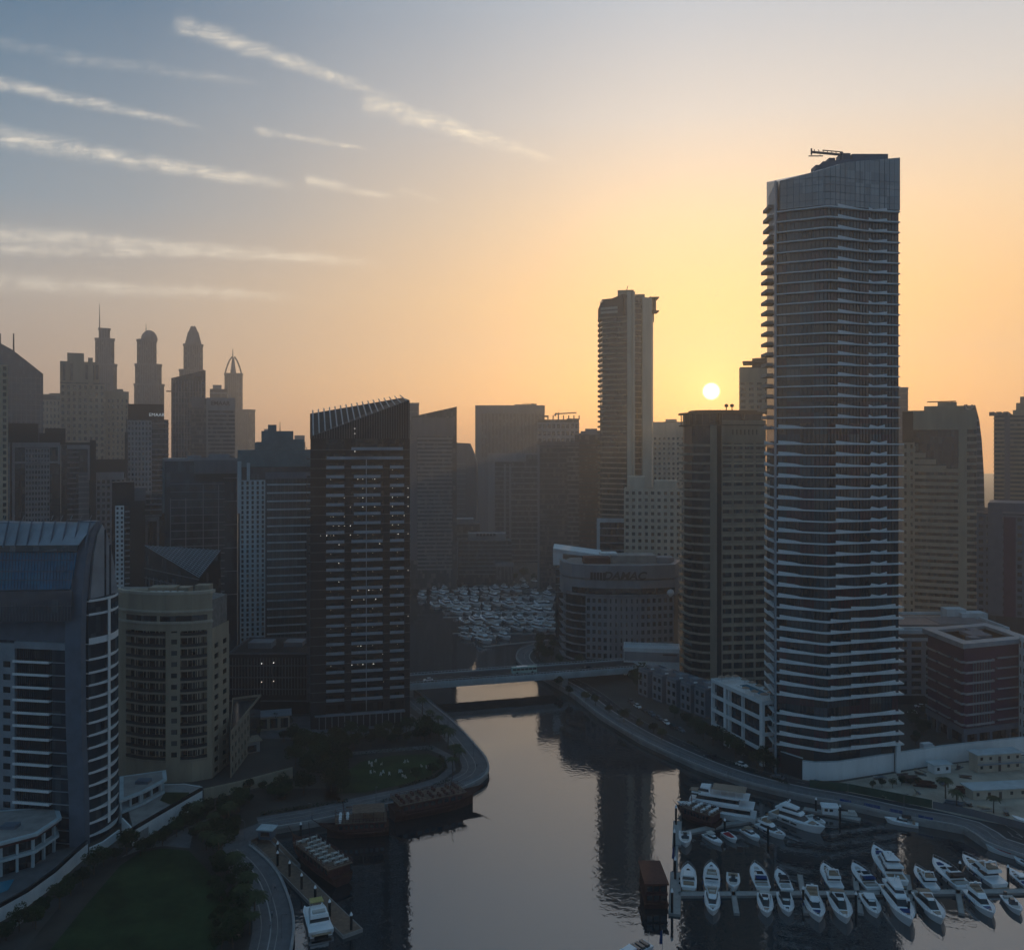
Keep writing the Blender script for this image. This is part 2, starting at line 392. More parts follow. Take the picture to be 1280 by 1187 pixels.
class Bld:
    """a building: an Empty at the foot that parents its parts; geometry is given in world metres"""
    def __init__(s, name, label, poly, cat='tower', z0=GZ, group=None):
        s.poly = ccw(poly); c = sum(s.poly, Vector((0, 0))) / len(s.poly); s.o = Vector((c.x, c.y, z0)); s.z0 = z0
        s.root = empty(name, s.o, label, cat, group); s.w = MB(); s.wm = 'beige'; s.wins = []; s.wg = 'g_dark'
        s.wname = 'window'
    def add(s, name, mb, m, parent=None, label=None, kind=None, smooth=False):
        o = obj(name, mb.mesh(name, m, s.o, smooth), parent or s.root)
        if label: o['label'] = label
        if kind: o['kind'] = kind
        return o
    def prism(s, name, poly, z0, z1, m, parent=None):
        mb = MB(); mb.prism(poly, z0, z1); return s.add(name, mb, m, parent)
    def F(s, i, a=0.0, b=1.0):
        k = len(s.poly); A, B_ = s.poly[i % k], s.poly[(i + 1) % k]
        return A.lerp(B_, a), A.lerp(B_, b)
    def vis(s):
        r = []
        for i in range(len(s.poly)):
            a, b = s.F(i); (P, t, n), L = face(a, b); mid = (a + b) / 2
            if n.dot(-mid) > 0.02 * mid.length: r.append(i)
        return r
    def grid(s, i, z0, z1, nf, nb, pier=.45, span=.42, proud=.35, a=0.0, b=1.0, skip=None):
        A, B_ = s.F(i, a, b); Fc, L = face(A, B_); bw = L / nb; fh = (z1 - z0) / nf
        for k in range(nb + 1):
            c = k * bw; s.w.fbox(Fc, max(c - pier * bw / 2, 0), min(c + pier * bw / 2, L), z0, z1, -.05, proud)
        for j in range(nf + 1):
            za = z0 + j * fh - span * fh * .5; s.w.fbox(Fc, 0, L, max(za, z0), min(za + span * fh, z1 + .2), -.04, proud - .06)
        for j in reversed(range(nf)):
            for k in range(nb):
                s.wins.append((j / nf, Fc, k * bw + pier * bw / 2, (k + 1) * bw - pier * bw / 2, z0 + j * fh + span * fh / 2, z0 + (j + 1) * fh - span * fh / 2))
    def ring(s, zs, off=.8, t=.5, ph=0.0, m='white', name='balcony', poly=None, pm=None):
        P = poly or s.poly
        for z in zs:
            mb = MB(); mb.prism(offset(P, off), z, z + t)
            if ph > 0: mb.ring(offset(P, off), offset(P, off - .18), z + t, z + t + ph)
            o = s.add(name, mb, m)
    def rows(s, i, zs, depth=1.4, t=.25, ph=.9, m='white', a=0.0, b=1.0, name='balcony', inset=0.0):
        A, B_ = s.F(i, a, b); Fc, L = face(A, B_)
        for z in zs:
            mb = MB(); mb.fbox(Fc, inset, L - inset, z, z + t, -.05, depth)
            if ph > 0:
                mb.fbox(Fc, inset, L - inset, z + t, z + t + ph, depth - .15, depth)
                for q in (inset, L - inset - .15): mb.fbox(Fc, q, q + .15, z + t, z + t + ph, -.04, depth - .15)
            s.add(name, mb, m)
    def fins(s, i, z0, z1, n, w=.5, depth=.6, m='white', a=0.0, b=1.0, name='fin'):
        A, B_ = s.F(i, a, b); Fc, L = face(A, B_)
        for k in range(n):
            c = L * (k + .5) / n; mb = MB(); mb.fbox(Fc, c - w / 2, c + w / 2, z0, z1, -.05, depth); s.add(name, mb, m)
    def panel(s, i, z0, z1, m, a=0.0, b=1.0, o0=-.05, o1=.2, name='panel'):
        A, B_ = s.F(i, a, b); Fc, L = face(A, B_); mb = MB(); mb.fbox(Fc, 0, L, z0, z1, o0, o1); return s.add(name, mb, m)
    def parapet(s, z, h=1.2, t=.35, m='grey', poly=None, off=.0):
        P = poly or s.poly; mb = MB(); mb.ring(offset(P, off + .02), offset(P, off - t), z, z + h); return s.add('parapet', mb, m)
    def plant(s, items, z, m='grey', parent=None, name='plant_room'):
        """roof boxes: (u, v, w, d, h) in shares of the footprint of a four-sided building"""
        A, B_, C_, D = s.poly[0], s.poly[1], s.poly[2], s.poly[-1]; t = B_ - A; n = D - A
        for (u, v, w, d, h) in items:
            mb = MB(); p = A + t * u + n * v; rz = math.atan2(t.y, t.x); mb.box(p.x, p.y, z + h / 2, w, d, h, rz); s.add(name, mb, m, parent)
    def sign(s, i, u, z, body, size, m, out=.3, depth=.12, sx=1.0, name='sign_letters', bold=0.0, shear=0.0):
        A, B_ = s.F(i); Fc, L = face(A, B_); P, t, n = Fc
        o = obj(name, text_mesh(body, size, depth, m, bold, shear), s.root)
        p = P + t * (u * L) + n * out
        o.location = Vector((p.x, p.y, z)) - s.o; o.rotation_euler = (R(90), 0, math.atan2(t.y, t.x)); o.scale = (sx, 1, 1)
        return o
    def done(s, lim=100):
        if s.w.v: s.add('wall', s.w, s.wm)
        if s.wins:
            s.wins.sort(key=lambda q: -q[0])
            def wb(mb, q): mb.fbox(q[1], q[2] + .03, q[3] - .03, q[4] + .03, q[5] - .03, -.03, .09)
            n = min(lim, len(s.wins)) if lim else 0
            for q in s.wins[:n]:
                mb = MB(); wb(mb, q); s.add(s.wname, mb, s.wg)
            if len(s.wins) > n:
                mb = MB()
                for q in s.wins[n:]: wb(mb, q)
                s.add(s.wname, mb, s.wg, kind='stuff')
        return s

def frange(a, b, n): return [a + (b - a) * i / (n - 1) for i in range(n)]

# ------------------------------------------------------------------ ground, water
shore_l = [(362, 1200), (368, 1160), (364, 1130), (350, 1095), (332, 1072), (312, 1056), (310, 1047), (326, 1037), (400, 1024), (480, 1006), (560, 990), (596, 976), (610, 964), (609, 950), (596, 933), (575, 910), (556, 893), (540, 880), (519, 862)]
shore_r = [(697, 742), (699, 770), (698, 799), (668, 804), (650, 812), (645, 822), (655, 833), (680, 846), (715, 866), (750, 893), (800, 923), (870, 955), (930, 976), (1000, 993), (1060, 1004), (1130, 1020), (1205, 1034), (1232, 1052), (1300, 1075), (1400, 1102)]
SL = [G(*p).to_2d() for p in shore_l]
SR = [G(*p).to_2d() for p in shore_r]
U = [Vector((-62, 150)), ] + SL + [Vector((-60, 430)), Vector((-110, 560)), G(470, 714).to_2d(), G(513, 722).to_2d(), G(600, 730).to_2d()] + SR
U = U + [Vector((260, 150)), Vector((260, -250)), Vector((3000, -250)), Vector((3000, 3400)), Vector((-3000, 3400)), Vector((-3000, -250)), Vector((-62, -250))]
mb = MB()
U3 = [Vector((p.x, p.y, 0)) for p in U]
mb.v = [(p.x, p.y, GZ) for p in U]
for t in tessellate_polygon([U3]):
    a, b, c = t
    if (U[b] - U[a]).cross(U[c] - U[a]) < 0: a, c = c, a
    mb.f.append((a, b, c))
structure('ground', mb, 'ground')
mb = MB()
for i in range(len(SL) - 1):
    pass
quay = [Vector((-62, -250)), Vector((-62, 150))] + U[1:1 + len(SL) + 5 + len(SR)] + [Vector((260, 150)), Vector((260, -250))]
for a, b in zip(quay[:-1], quay[1:]):
    mb.poly([(a.x, a.y, -2), (b.x, b.y, -2), (b.x, b.y, GZ), (a.x, a.y, GZ)])
structure('quay_wall', mb, 'concrete')
mb = MB(); mb.poly([(-400, -250, 0), (400, -250, 0), (400, 900, 0), (-400, 900, 0)]); structure('water', mb, 'water')

def sheet(name, pts, z, m, close=True):
    mb = MB(); k = [Vector((p[0], p[1], 0)) for p in pts]; mb.v = [(p.x, p.y, z) for p in k]
    for (a, b, c) in tessellate_polygon([k]):
        if (k[b] - k[a]).to_2d().cross((k[c] - k[a]).to_2d()) < 0: a, c = c, a
        mb.f.append((a, b, c))
    return structure(name, mb, m)
def strip(line, o0, o1, side):
    """polygon between two offsets of an open polyline; side=+1 lies to the left of the direction of travel"""
    A = []; B_ = []
    for i, p in enumerate(line):
        q0 = line[max(i - 1, 0)]; q1 = line[min(i + 1, len(line) - 1)]; t = (q1 - q0).normalized(); n = Vector((-t.y, t.x)) * side
        A.append(p + n * o0); B_.append(p + n * o1)
    return A, B_
def strip_mesh(name, line, o0, o1, side, z, m, z1=None):
    A, B_ = strip(line, o0, o1, side); mb = MB()
    for i in range(len(A) - 1):
        q = [A[i], A[i + 1], B_[i + 1], B_[i]]
        if area2(q) < 0: q = q[::-1]
        if z1 is None: mb.poly([(p.x, p.y, z) for p in q])
        else: mb.prism(q, z, z1)
    return structure(name, mb, m)
def dense(line, step=4.0):
    r = []
    k = len(line)
    for i in range(k - 1):
        p0, p1, p2, p3 = line[max(i - 1, 0)], line[i], line[i + 1], line[min(i + 2, k - 1)]
        n = max(1, int((p2 - p1).length / step))
        for j in range(n):
            t = j / n; r.append(.5 * ((2 * p1) + (p2 - p0) * t + (2 * p0 - 5 * p1 + 4 * p2 - p3) * t * t + (3 * p1 - p0 - 3 * p2 + p3) * t ** 3))
    r.append(line[-1]); return r
DL = dense(SL[:6], 3.0); DL2 = dense(SL[7:], 3.0); DR = dense(SR[3:], 4.0)
for nm, D_, sd_ in (('promenade', DL, 1), ('promenade', DL2, 1), ('promenade', DR, 1)):
    strip_mesh(nm, D_, .45, 9.5 if D_ is not DR else 7.0, sd_, GZ + .04, 'paving')
    strip_mesh('quay_kerb', D_, -.15, .45, sd_, GZ - .5, 'kerb', GZ + .35)
strip_mesh('path_edge', DL, 5.2, 5.5, 1, GZ + .05, 'kerb'); strip_mesh('path_edge', DR, 6.9, 7.4, 1, GZ - .1, 'kerb', GZ + .14)
strip_mesh('road', DR[:], 7.6, 13.0, 1, GZ + .03, 'asphalt')
# ================================================================== BUILDINGS
def zs(y0, y1, n, d): return [zz(y0 + (y1 - y0) * i / (n - 1), d) for i in range(n)]

# ---- the tall tower with wavy balconies (right)
def wavy_tower():
    D = 305.0; xl = gx(969, D); xr = gx(1126.5, D); W_ = xr - xl
    poly = [Vector((xl, D)), Vector((xr, D)), Vector((xr + .5, 331)), Vector((gx(958, 318) + 8, 331)), Vector((gx(957, 318), 318))]
    b = Bld('residential_tower', 'very tall dark glass tower with wavy white balcony edges, right of the low sun', poly)
    z_crown = zz(262, D)
    def bow(s, k=1.0):
        tab = [(0, 0), (.16, 3.4), (.36, 7.2), (.58, 4.4), (.8, 1.7), (1, 0)]
        for (a, va), (c, vc) in zip(tab[:-1], tab[1:]):
            if s <= c: f = (s - a) / (c - a); f = f * .6 + .4 * f * f * (3 - 2 * f); return (va + (vc - va) * f) * k
        return 0
    def frontline(o, n=22, s0=0.0, s1=1.0): return [Vector((xl + W_ * (s0 + (s1 - s0) * i / n), D - bow(s0 + (s1 - s0) * i / n) + o)) for i in range(n + 1)]
    inner = frontline(1.5, 22, .03, .992)
    b.prism('glazed_core', inner + [Vector((xr - .3, 330)), Vector((gx(958, 318) + 9, 330)), Vector((gx(957, 318) + 1.6, 318)), Vector((xl + 1.0, D + 2))], GZ, z_crown, 'g_wave')
    # mullions of the front glazing
    mb = MB()
    for p in frontline(1.42, 34, .03, .99): mb.box(p.x, p.y, (GZ + 8 + z_crown) / 2, .14, .2, z_crown - GZ - 8)
    b.add('mullions', mb, 'dark')
    b.prism('corner_pier', [Vector((xl - .1, D - .5)), Vector((xl + .32, D - .5)), Vector((xl + .32, D + 1.2)), Vector((xl - .1, D + 1.2))], GZ, zz(226, D), 'steel')
    # balconies
    ya = [265 + 12.86 * i for i in range(22)]; yb = [555 + 13.57 * i for i in range(24)]; yc = [890.5 + 13.0 * i for i in range(4)]
    def prof(y):
        if y < 535: return [(0, .15), (.44, .25), (.441, 1.1), (.62, .25), (.72, .12), (.721, 1.0), (.76, .35), (.84, .7), (.88, .9), (.881, .2), (1, .2)]
        if y < 745: return [(0, .3), (.02, .3), (.021, 1.25), (.13, .85), (.20, .2), (.42, .15), (.421, 1.2), (.58, .5), (.72, .2), (.735, 1.15), (.80, .55), (.86, 1.2), (.861, .25), (1, .2)]
        return [(0, .3), (.03, .3), (.031, 1.3), (.2, .7), (.36, .2), (.375, .25), (.376, 1.2), (.46, .7), (.555, .25), (.556, 1.15), (.75, .7), (.93, 1.35), (.935, .3), (1, .3)]
    def wav(y):
        if y < 535: return [(0, .2), (.12, .5), (.35, 2.0), (.5, 1.5), (.68, .3), (.85, .9), (1, 1.0)]
        if y < 745: return [(0, .6), (.12, .9), (.34, 2.4), (.5, 1.8), (.7, .8), (.85, 1.3), (1, 1.3)]
        return [(0, .6), (.15, 1.2), (.36, 2.7), (.5, 2.0), (.7, 1.2), (.88, 1.5), (1, 1.5)]
    def lerp_tab(tab, s):
        for (a, va), (c, vc) in zip(tab[:-1], tab[1:]):
            if s <= c: 
                f = (s - a) / max(c - a, 1e-6); f = f * f * (3 - 2 * f); return va + (vc - va) * f
        return tab[-1][1]
    for y in ya + yb + yc:
        z = zz(y, D); pr = prof(y); wv = wav(y); mb = MB()
        ss = sorted(set([p[0] for p in pr] + [i / 24 for i in range(25)]))
        def hh(s):
            for (a, va), (c, vc) in zip(pr[:-1], pr[1:]):
                if s <= c: return va + (vc - va) * (s - a) / max(c - a, 1e-6)
            return pr[-1][1]
        ex = .8 if y > 540 else .1; out = [Vector((xl + W_ * s + (ex - (.55 if y < 540 else 0)) * s ** 4, D - bow(s) - .3 * lerp_tab(wv, s))) for s in ss]
        mb.prism(out + [Vector((xr + ex, D + 12)), Vector((xr - 2, D + 12)), Vector((xr - 6, D + 3)), Vector((xl, D + 3.2))], z - .16, z + .16)
        secs = []
        for s, p in zip(ss, out):
            h = hh(s); secs.append([(p.x, p.y - .04, z - .22), (p.x, p.y - .04, z + h), (p.x, p.y + .14, z + h), (p.x, p.y + .14, z - .22)])
        mb.loft(secs)
        # side balconies on the narrow left face
        if y > 535:
            A, B_ = poly[4], poly[0]; F2, L2 = face(A, B_); mb.fbox(F2, .3, L2 - .4, z - .16, z + .16, -1.6, .6)
            mb.loft([[tuple((F2[0] + F2[1] * s + F2[2] * o).to_tuple()) + (zq,) for o, zq in ((.6, z - .2), (.6, z + h), (.45, z + h), (.45, z - .2))] for s, h in ((.3, 1.2), (L2 * .5, .7), (L2 - .4, .3))])
        b.add('balcony', mb, 'white')
    # jutting balconies on the left side of the upper floors
    A, B_ = poly[4], poly[0]; F2, L2 = face(A, B_)
    b.prism('side_wall', [poly[4] + Vector((.6, .3)), poly[0] + Vector((.6, 1.3)), poly[0] + Vector((2.5, 1.3)), poly[4] + Vector((2.5, .3))], zz(560, D), zz(285, D), 'g_wave')
    for i, y in enumerate([266 + 12.9 * k for k in range(22)]):
        z = zz(y, 314); mb = MB(); o = 1.6 if i < 5 else 2.3
        mb.fbox(F2, 2.5, L2 - 2.5, z, z + .3, -2, o); mb.fbox(F2, 2.5, L2 - 2.5, z + .3, z + 1.1, o - .15, o)
        mb.fbox(F2, 2.5, 2.65, z + .3, z + 1.1, 0, o - .15); mb.fbox(F2, L2 - 2.65, L2 - 2.5, z + .3, z + 1.1, 0, o - .15)
        b.add('side_balcony', mb, 'concrete')
    # crown: glazed screen with a slanted top
    zl = zz(225, D); zm = zz(196, D); z0 = zz(255, D)
    xm = gx(1052, D); xs = gx(975, D)
    scr = MB()
    fl = frontline(.9, 10, (xs - xl) / W_, 1.0); ztop = lambda x: zl + (zz(202, D) - zl) * min(1, (x - xs) / (xm - xs)) + max(0, x - xm) / (xr - xm) * (zm - zz(202, D)) - (0 if x < xr - .1 else 0)
    pts = [(p.x, p.y) for p in fl] + [(xr + .1, D + 22), (xm, D + 22), (xs, D + 16)]
    scr.quadbox([(x, y, z_crown) for x, y in pts], [(x, y, ztop(x) + (bow((x - xl) / W_) * .33 * -.9)) for x, y in pts[:-3]] + [(pts[-3][0], pts[-3][1], zm), (pts[-2][0], pts[-2][1], zz(202, D) + 1), (pts[-1][0], pts[-1][1], zl + 4)])
    cr = b.add('crown', scr, 'crownglass')
    mb = MB()
    for p in frontline(.86, 22, (xs - xl) / W_ + .004, .996): mb.bar((p.x, p.y, z_crown), (p.x, p.y, ztop(p.x) - bow((p.x - xl) / W_) * .3), .08)
    for z in frange(z_crown + 2, zl - .6, 4): mb.loft([[(p.x, p.y - .08, z - .05), (p.x, p.y - .08, z + .05), (p.x, p.y + .1, z + .05), (p.x, p.y + .1, z - .05)] for p in frontline(.86, 14, (xs - xl) / W_, 1.0)])
    b.add('crown_frame', mb, 'bluegrey', cr)
    b.prism('corner_blade', [Vector((gx(961, 312), 312)), Vector((gx(970, D), D)), Vector((gx(970, D) + 1, D + 1)), Vector((gx(961, 312) + 1.5, 313))], zz(290, D), [zz(238, D), zz(227, D), zz(227, D), zz(238, D)], 'steel')
    mb = MB(); mb.quadbox([(xs + 8, D + 4, zl - 1), (xr - 4, D + 4, zl - 1), (xr - 4, D + 18, zl - 1), (xs + 8, D + 18, zl - 1)], [(gx(1035, D) , D + 5, zz(196, D)), (xr - 4, D + 5, zz(189, D)), (xr - 4, D + 17, zz(189, D)), (gx(1035, D), D + 17, zz(196, D))])
    rf = b.add('roof', mb, 'bluegrey')
    for (px, w, y0, y1) in ((1021, 9, 207, 202), (1037, 8, 199, 193), (1054, 12, 192, 187), (1084, 46, 192, 188)):
        mb = MB(); mb.box(gx(px, D + 9), D + 9, (zz(y0, D) + zz(y1, D)) / 2 + .2, w * D / FPX, 5, zz(y1, D) - zz(y0, D) + 1.4); b.add('plant_room', mb, 'bluegrey', rf)
    mb = MB(); p0 = Vector((gx(1060, D), D + 6, zz(188, D) + .4)); p1 = Vector((gx(1018, D), D + 3, zz(186.5, D)))
    mb.bar(p0, p1, .45); mb.bar(p0 + Vector((0, 0, 1.0)), p1 + Vector((4, 0, .6)), .2); mb.bar(p1 + Vector((0, 0, 1.2)), p1 - Vector((0, 0, 1.0)), .3); mb.bar(p1 + Vector((-1, 0, -1.4)), p1 + Vector((4, 0, -1.4)), .2); mb.bar(p1 + Vector((3, 0, 0)), p1 + Vector((3, 0, -1.4)), .08)
    mb.bar(p0 + Vector((0, 0, -2.5)), p0 + Vector((0, 0, 1)), .6)
    for k in range(7): q = p0.lerp(p1, k / 7); mb.bar(q + Vector((0, 0, -.4)), q + Vector((-.6, 0, 1.1)), .14)
    b.add('roof_crane', mb, 'midgrey', rf)
    # foot: glazed lobby with white columns
    for px in (1123,): b.prism('column', [Vector((gx(px, D) - .7, D - .2)), Vector((gx(px, D) + .7, D - .2)), Vector((gx(px, D) + .7, D + 1.3)), Vector((gx(px, D) - .7, D + 1.3))], GZ, zz(931, D), 'white')
    b.done()
wavy_tower()

# ---- dark tower with a slanted crown (left of centre)
def dark_tower():
    pl = quad(388, 352, 512, 361, 26); b = Bld('residential_tower', 'dark tower with slanted louvred crown and small white balcony lights, on the canal corner', pl)
    D = 352; zt = zz(548, D)
    b.prism('body', offset(b.poly, -.3), GZ, zt, 'g_dark')
    A, B_ = b.F(0); Fc, L = face(A, B_)
    zl = zz(546, D); n = 25
    ys = [562 + (883 - 562) * i / 27.5 for i in range(28)]
    zf = [zz(y, D) for y in ys]
    # dark piers
    b.wm = 'dark'
    for (a, c) in ((0.0, .15), (.34, .405), (.73, .79), (.945, 1.0)): b.w.fbox(Fc, L * a, L * c, GZ, zt, -.5, .7)
    for i in range(28):
        z = zf[i]; b.w.fbox(Fc, L * .15, L * .945, z - 1.7, z - .5, -.5, .2)
    for k in range(60):
        s = L * (.15 + .795 * k / 59); b.w.fbox(Fc, s - .06, s + .06, GZ, zt, -.2, .32)
    lamps = []
    for i, z in enumerate(zf):
        mid = (.43, .70) if 3 <= i <= 9 else (.405, .72)
        for (a, c) in ((.155, .335), mid, (.795, .94)):
            if i < 2 and a != mid[0]: a, c = (.16, .6) if a < .3 else (.6, .93)
            if i == 0 and a < .3: continue
            mb = MB(); mb.fbox(Fc, L * a, L * c, z - .2, z, -.2, 1.25); mb.fbox(Fc, L * a, L * c, z, z + 1.0, 1.12, 1.25)
            b.add('balcony', mb, 'steel')
    for z in zf:
        mb = MB(); mb.fbox(Fc, 0, L, z - .14, z + .10, .6, .76); b.add('floor_band', mb, 'midgrey')
    mb = MB(); mb.fbox(Fc, L * .556 - .13, L * .556 + .13, GZ + 6, zf[1], .3, 1.3); b.add('divider', mb, 'steel')
    # left flank balconies
    A3, B3 = b.F(3); F3, L3 = face(A3, B3)
    for z in zf:
        mb = MB(); mb.fbox(F3, 1.5, L3 - .8, z - .2, z, -.2, 1.5); mb.fbox(F3, 1.5, L3 - .8, z, z + 1, 1.35, 1.5); b.add('side_balcony', mb, 'midgrey')
    # crown: front screen, sloping louvred roof
    zL = zz(546, D); zR = zz(500, 361); zB = zz(517, 378); zBR = zz(496, 380)
    Q = b.poly; cr = MB()
    cr.quadbox([(Q[0].x, Q[0].y, zt), (Q[1].x, Q[1].y, zt), (Q[2].x, Q[2].y, zt), (Q[3].x, Q[3].y, zt)], [(Q[0].x, Q[0].y, zL), (Q[1].x, Q[1].y, zR), (Q[2].x, Q[2].y, zBR), (Q[3].x, Q[3].y, zB)])
    co = b.add('crown', cr, 'dark')
    mb = MB()
    for k in range(17):
        u = (k + .5) / 17; p = Q[0].lerp(Q[1], u); q = Q[3].lerp(Q[2], u); zp = zL + (zR - zL) * u; zq = zB + (zBR - zB) * u
        mb.bar((p.x, p.y, zp + .2), (q.x, q.y, zq + 1.2), .28); 
    b.add('roof_louvre', mb, 'steel', co)
    mb = MB()
    for k in range(40):
        s = L * (k + .5) / 40; zt2 = zL + (zR - zL) * s / L
        if zt2 - zt > .6: mb.fbox(Fc, s - .12, s + .12, zt, zt2, 0, .3)
    b.add('crown_slats', mb, 'midgrey', co)
    rnd = random.Random(3); n_l = 0
    spots = [(.225, 7), (.225, 8), (.23, 9), (.285, 9.5), (.16, 9), (.335, 5), (.335, 7), (.335, 8), (.395, 6.5), (.395, 8), (.395, 9), (.52, 3), (.64, 3), (.52, 4), (.64, 4), (.52, 5), (.64, 6), (.52, 6), (.69, 9.5), (.69, 10.5), (.28, 8), (.28, 12), (.28, 10), (.82, 2), (.82, 4), (.82, 5), (.82, 6), (.82, 7), (.82, 8), (.88, 7.5), (.88, 9), (.94, 7), (.98, 4), (.98, 5), (.98, 6), (.98, 9), (.98, 13), (.98, 18), (.28, 14), (.47, 15), (.58, 15), (.70, 15), (.41, 16), (.53, 16), (.65, 16), (.35, 19), (.50, 21), (.41, 23), (.52, 23), (.63, 23), (.72, 22), (.73, 25), (.10, 9), (.44, .5), (.44, -1), (.44, -1.8)] + [(u_, i_) for i_ in range(3, 24, 2) for u_ in (.2, .47, .62, .87)]
    for (u, i) in spots:
        j = int(round(i)); z = zf[j] - .7 if j >= 0 else zt - j * 2.0
        mb = MB(); s = L * u; q_ = rnd.uniform(.07, .12) if n_l < 58 else .06; mb.fbox(Fc, s - q_, s + q_, z - q_, z + q_, 1.3, 1.5); n_l = n_l + 1; b.add('lamp', mb, rnd.choice(['lamp', 'lamp', 'lampdim']) if n_l < 58 else 'lampdim')
    b.done()
dark_tower()

# ---- foreground tower with the blue glass sail roof (left)
def sail_tower():
    S = P2(104, 249); Epq = P2(148, 264); P0 = P2(88, 250); Pl = P2(-70, 257)
    lf = (Pl - P0).normalized(); q = Epq - S; qn = q.normalized(); Lq = q.length
    back = S + q * 2.0
    poly = [Pl, P0, S, Epq, Epq + lf * 20 + Vector((0, 14)), Pl + Vector((0, 40))]
    b = Bld('residential_tower', 'curved tower with blue glass sail roof and balconies, at the left edge in front', poly)
    D = 250; za = zz(803, D); ztop = zz(652, 256)
    # body: core with the sail profile
    prof = [(0.02, GZ), (1.0, GZ), (1.0, zz(770, 262)), (.93, zz(735, 262)), (.82, zz(700, 260)), (.66, zz(668, 258)), (.50, zz(653, 256)), (.30, zz(655, 254)), (.16, zz(690, 252)), (.06, zz(740, 250)), (.02, zz(800, 250))]
    mb = MB()
    secs = [[tuple((S + q * u + lf * l).to_tuple()) + (z,) for u, z in prof] for l in (0.6, 42)]
    mb.loft(secs); b.add('body', mb, 'bluegrey')
    # spine: swept box following the front of the sail
    sp = [(0, GZ - 1), (-.02, zz(1000, D)), (-.10, zz(900, D)), (-.12, zz(800, D)), (-.08, zz(740, D)), (.02, zz(700, D)), (.16, zz(668, 252)), (.30, zz(651, 254))]
    mb = MB(); secs = []
    for u, z in sp:
        p = S + q * u; nrm = Vector((qn.y, -qn.x))
        secs.append([tuple((p + nrm * .5 + lf * -.1).to_tuple()) + (z,), tuple((p + qn * 2.2 + nrm * .5).to_tuple()) + (z,), tuple((p + qn * 2.2 + lf * 3.6).to_tuple()) + (z,), tuple((p - qn * .9 + lf * 3.6).to_tuple()) + (z,)])
    mb.loft(secs); b.add('spine', mb, 'bluegrey')
    # rounded bay with ring balconies on the gable
    nrm = Vector((qn.y, -qn.x))
    def arc(bulge, u0=.12, u1=1.0, n=12): return [S + q * (u0 + (u1 - u0) * i / n) + nrm * (bulge * math.sin(math.pi * (.06 + .94 * i / n)) ) for i in range(n + 1)]
    def arcpoly(bl, u0=.12, u1=1.0):
        a = arc(bl, u0, u1); return a + [S + q * u1 + lf * 3, S + q * u0 + lf * 3]
    b.prism('bay_core', ccw(arcpoly(.9)), GZ, zz(745, 256), 'g_blue')
    yb = [750, 767, 803, 823] + [839.5 + 15.6 * i for i in range(14)]
    for i, y in enumerate(yb):
        z = zz(y, 252); mb = MB(); t = 1.5 if y == 803 else .3
        mb.prism(ccw(arcpoly(2.3)), z - .3, z)
        A = arc(2.35); B2 = arc(2.15)
        mb.loft([[(p.x, p.y, z - .35), (p.x, p.y, z + t), (r.x, r.y, z + t), (r.x, r.y, z - .35)] for p, r in zip(A, B2)])
        b.add('bay_balcony', mb, 'white')
    m_ = arc(2.6)[5]; b.prism('bay_fin', [m_ + Vector((-.12, -.3)), m_ + Vector((.12, -.3)), m_ + Vector((.12, 1.0)), m_ + Vector((-.12, 1.0))], GZ + 4, zz(748, 254), 'white')
    # gable panel
    mb = MB(); k = [(.16, 748), (.27, 690), (.36, 668), (.50, 655), (.66, 670), (.82, 702), (.93, 738), (1.0, 748)]
    w = [tuple((S + q * u + nrm * .35).to_tuple()) + (zz(y, 257),) for u, y in k]; w2 = [tuple((S + q * u - nrm * .3).to_tuple()) + (zz(y, 257),) for u, y in k]
    mb.quadbox(w2[::-1], w[::-1]); b.add('gable_panel', mb, 'steel')
    mb = MB(); 
    for u0 in (.56, .70): mb.prism(ccw([S + q * u0 + nrm * .5, S + q * (u0 + .04) + nrm * .5, S + q * (u0 + .04), S + q * u0]), zz(745, 257), zz(662 if u0 < .6 else 682, 257))
    b.add('gable_window', mb, 'g_blue')
    # main front: white wall strip, balcony bay
    Fm = (P0, -lf, Vector((-lf.y, lf.x)))
    def X(px): return -(P0 - P2(px, 253)).length if px < 88 else 0
    def fx(mb, a, c, z0, z1, o0, o1): mb.fbox(Fm, X(a), X(c), z0, z1, o0, o1)
    nrm_m = Fm[2]
    if nrm_m.dot(-P0) < 0: Fm = (P0, -lf, -nrm_m)
    mb = MB(); fx(mb, -60, 88, GZ, za, -6, 0); b.add('front_wall', mb, 'g_blue')
    mb = MB(); fx(mb, -10, 21, GZ, zz(806, D), -.5, .8); fx(mb, 21, 88, zz(812, D), za, -.5, .9); [fx(mb, 74, 88, zz(827 + 16.1 * i, D) - .5, zz(827 + 16.1 * i, D) - .25, -.5, .3) for i in range(15)]; b.add('front_pier', mb, 'steel')
    for i in range(15):
        z = zz(827 + 16.1 * i, D)
        for a, c in ((5, 15), ):
            mb = MB(); fx(mb, a, c, z - 2.1, z - .4, .75, .86); b.add('window', mb, 'g_dark')
        mb = MB(); fx(mb, 21, 74, z - .45, z - .2, -.5, 1.7); fx(mb, 21, 74, z - .2, z + .25, 1.55, 1.7); b.add('balcony', mb, 'white' if i % 1 == 0 else 'steel')
    mb = MB()
    for k in range(18): px = 24 + k * 2.8; fx(mb, px, px + .35, GZ, zz(812, D), -.1, .25)
    b.add('mullions', mb, 'dark')
    # blue glass sail: raised glazing on the sloping front, in two tiers, with ribs
    def slope(name, pts, m, t=.4):
        mb = MB(); A = [Vector(p) for p in pts]; n = (A[1] - A[0]).cross(A[-1] - A[0]).normalized()
        if n.y > 0: n = -n
        mb.quadbox([tuple(p - n * t) for p in A], [tuple(p) for p in A]); return b.add(name, mb, m)
    def V3(px, py, d): return (gx(px, d), d, zz(py, d))
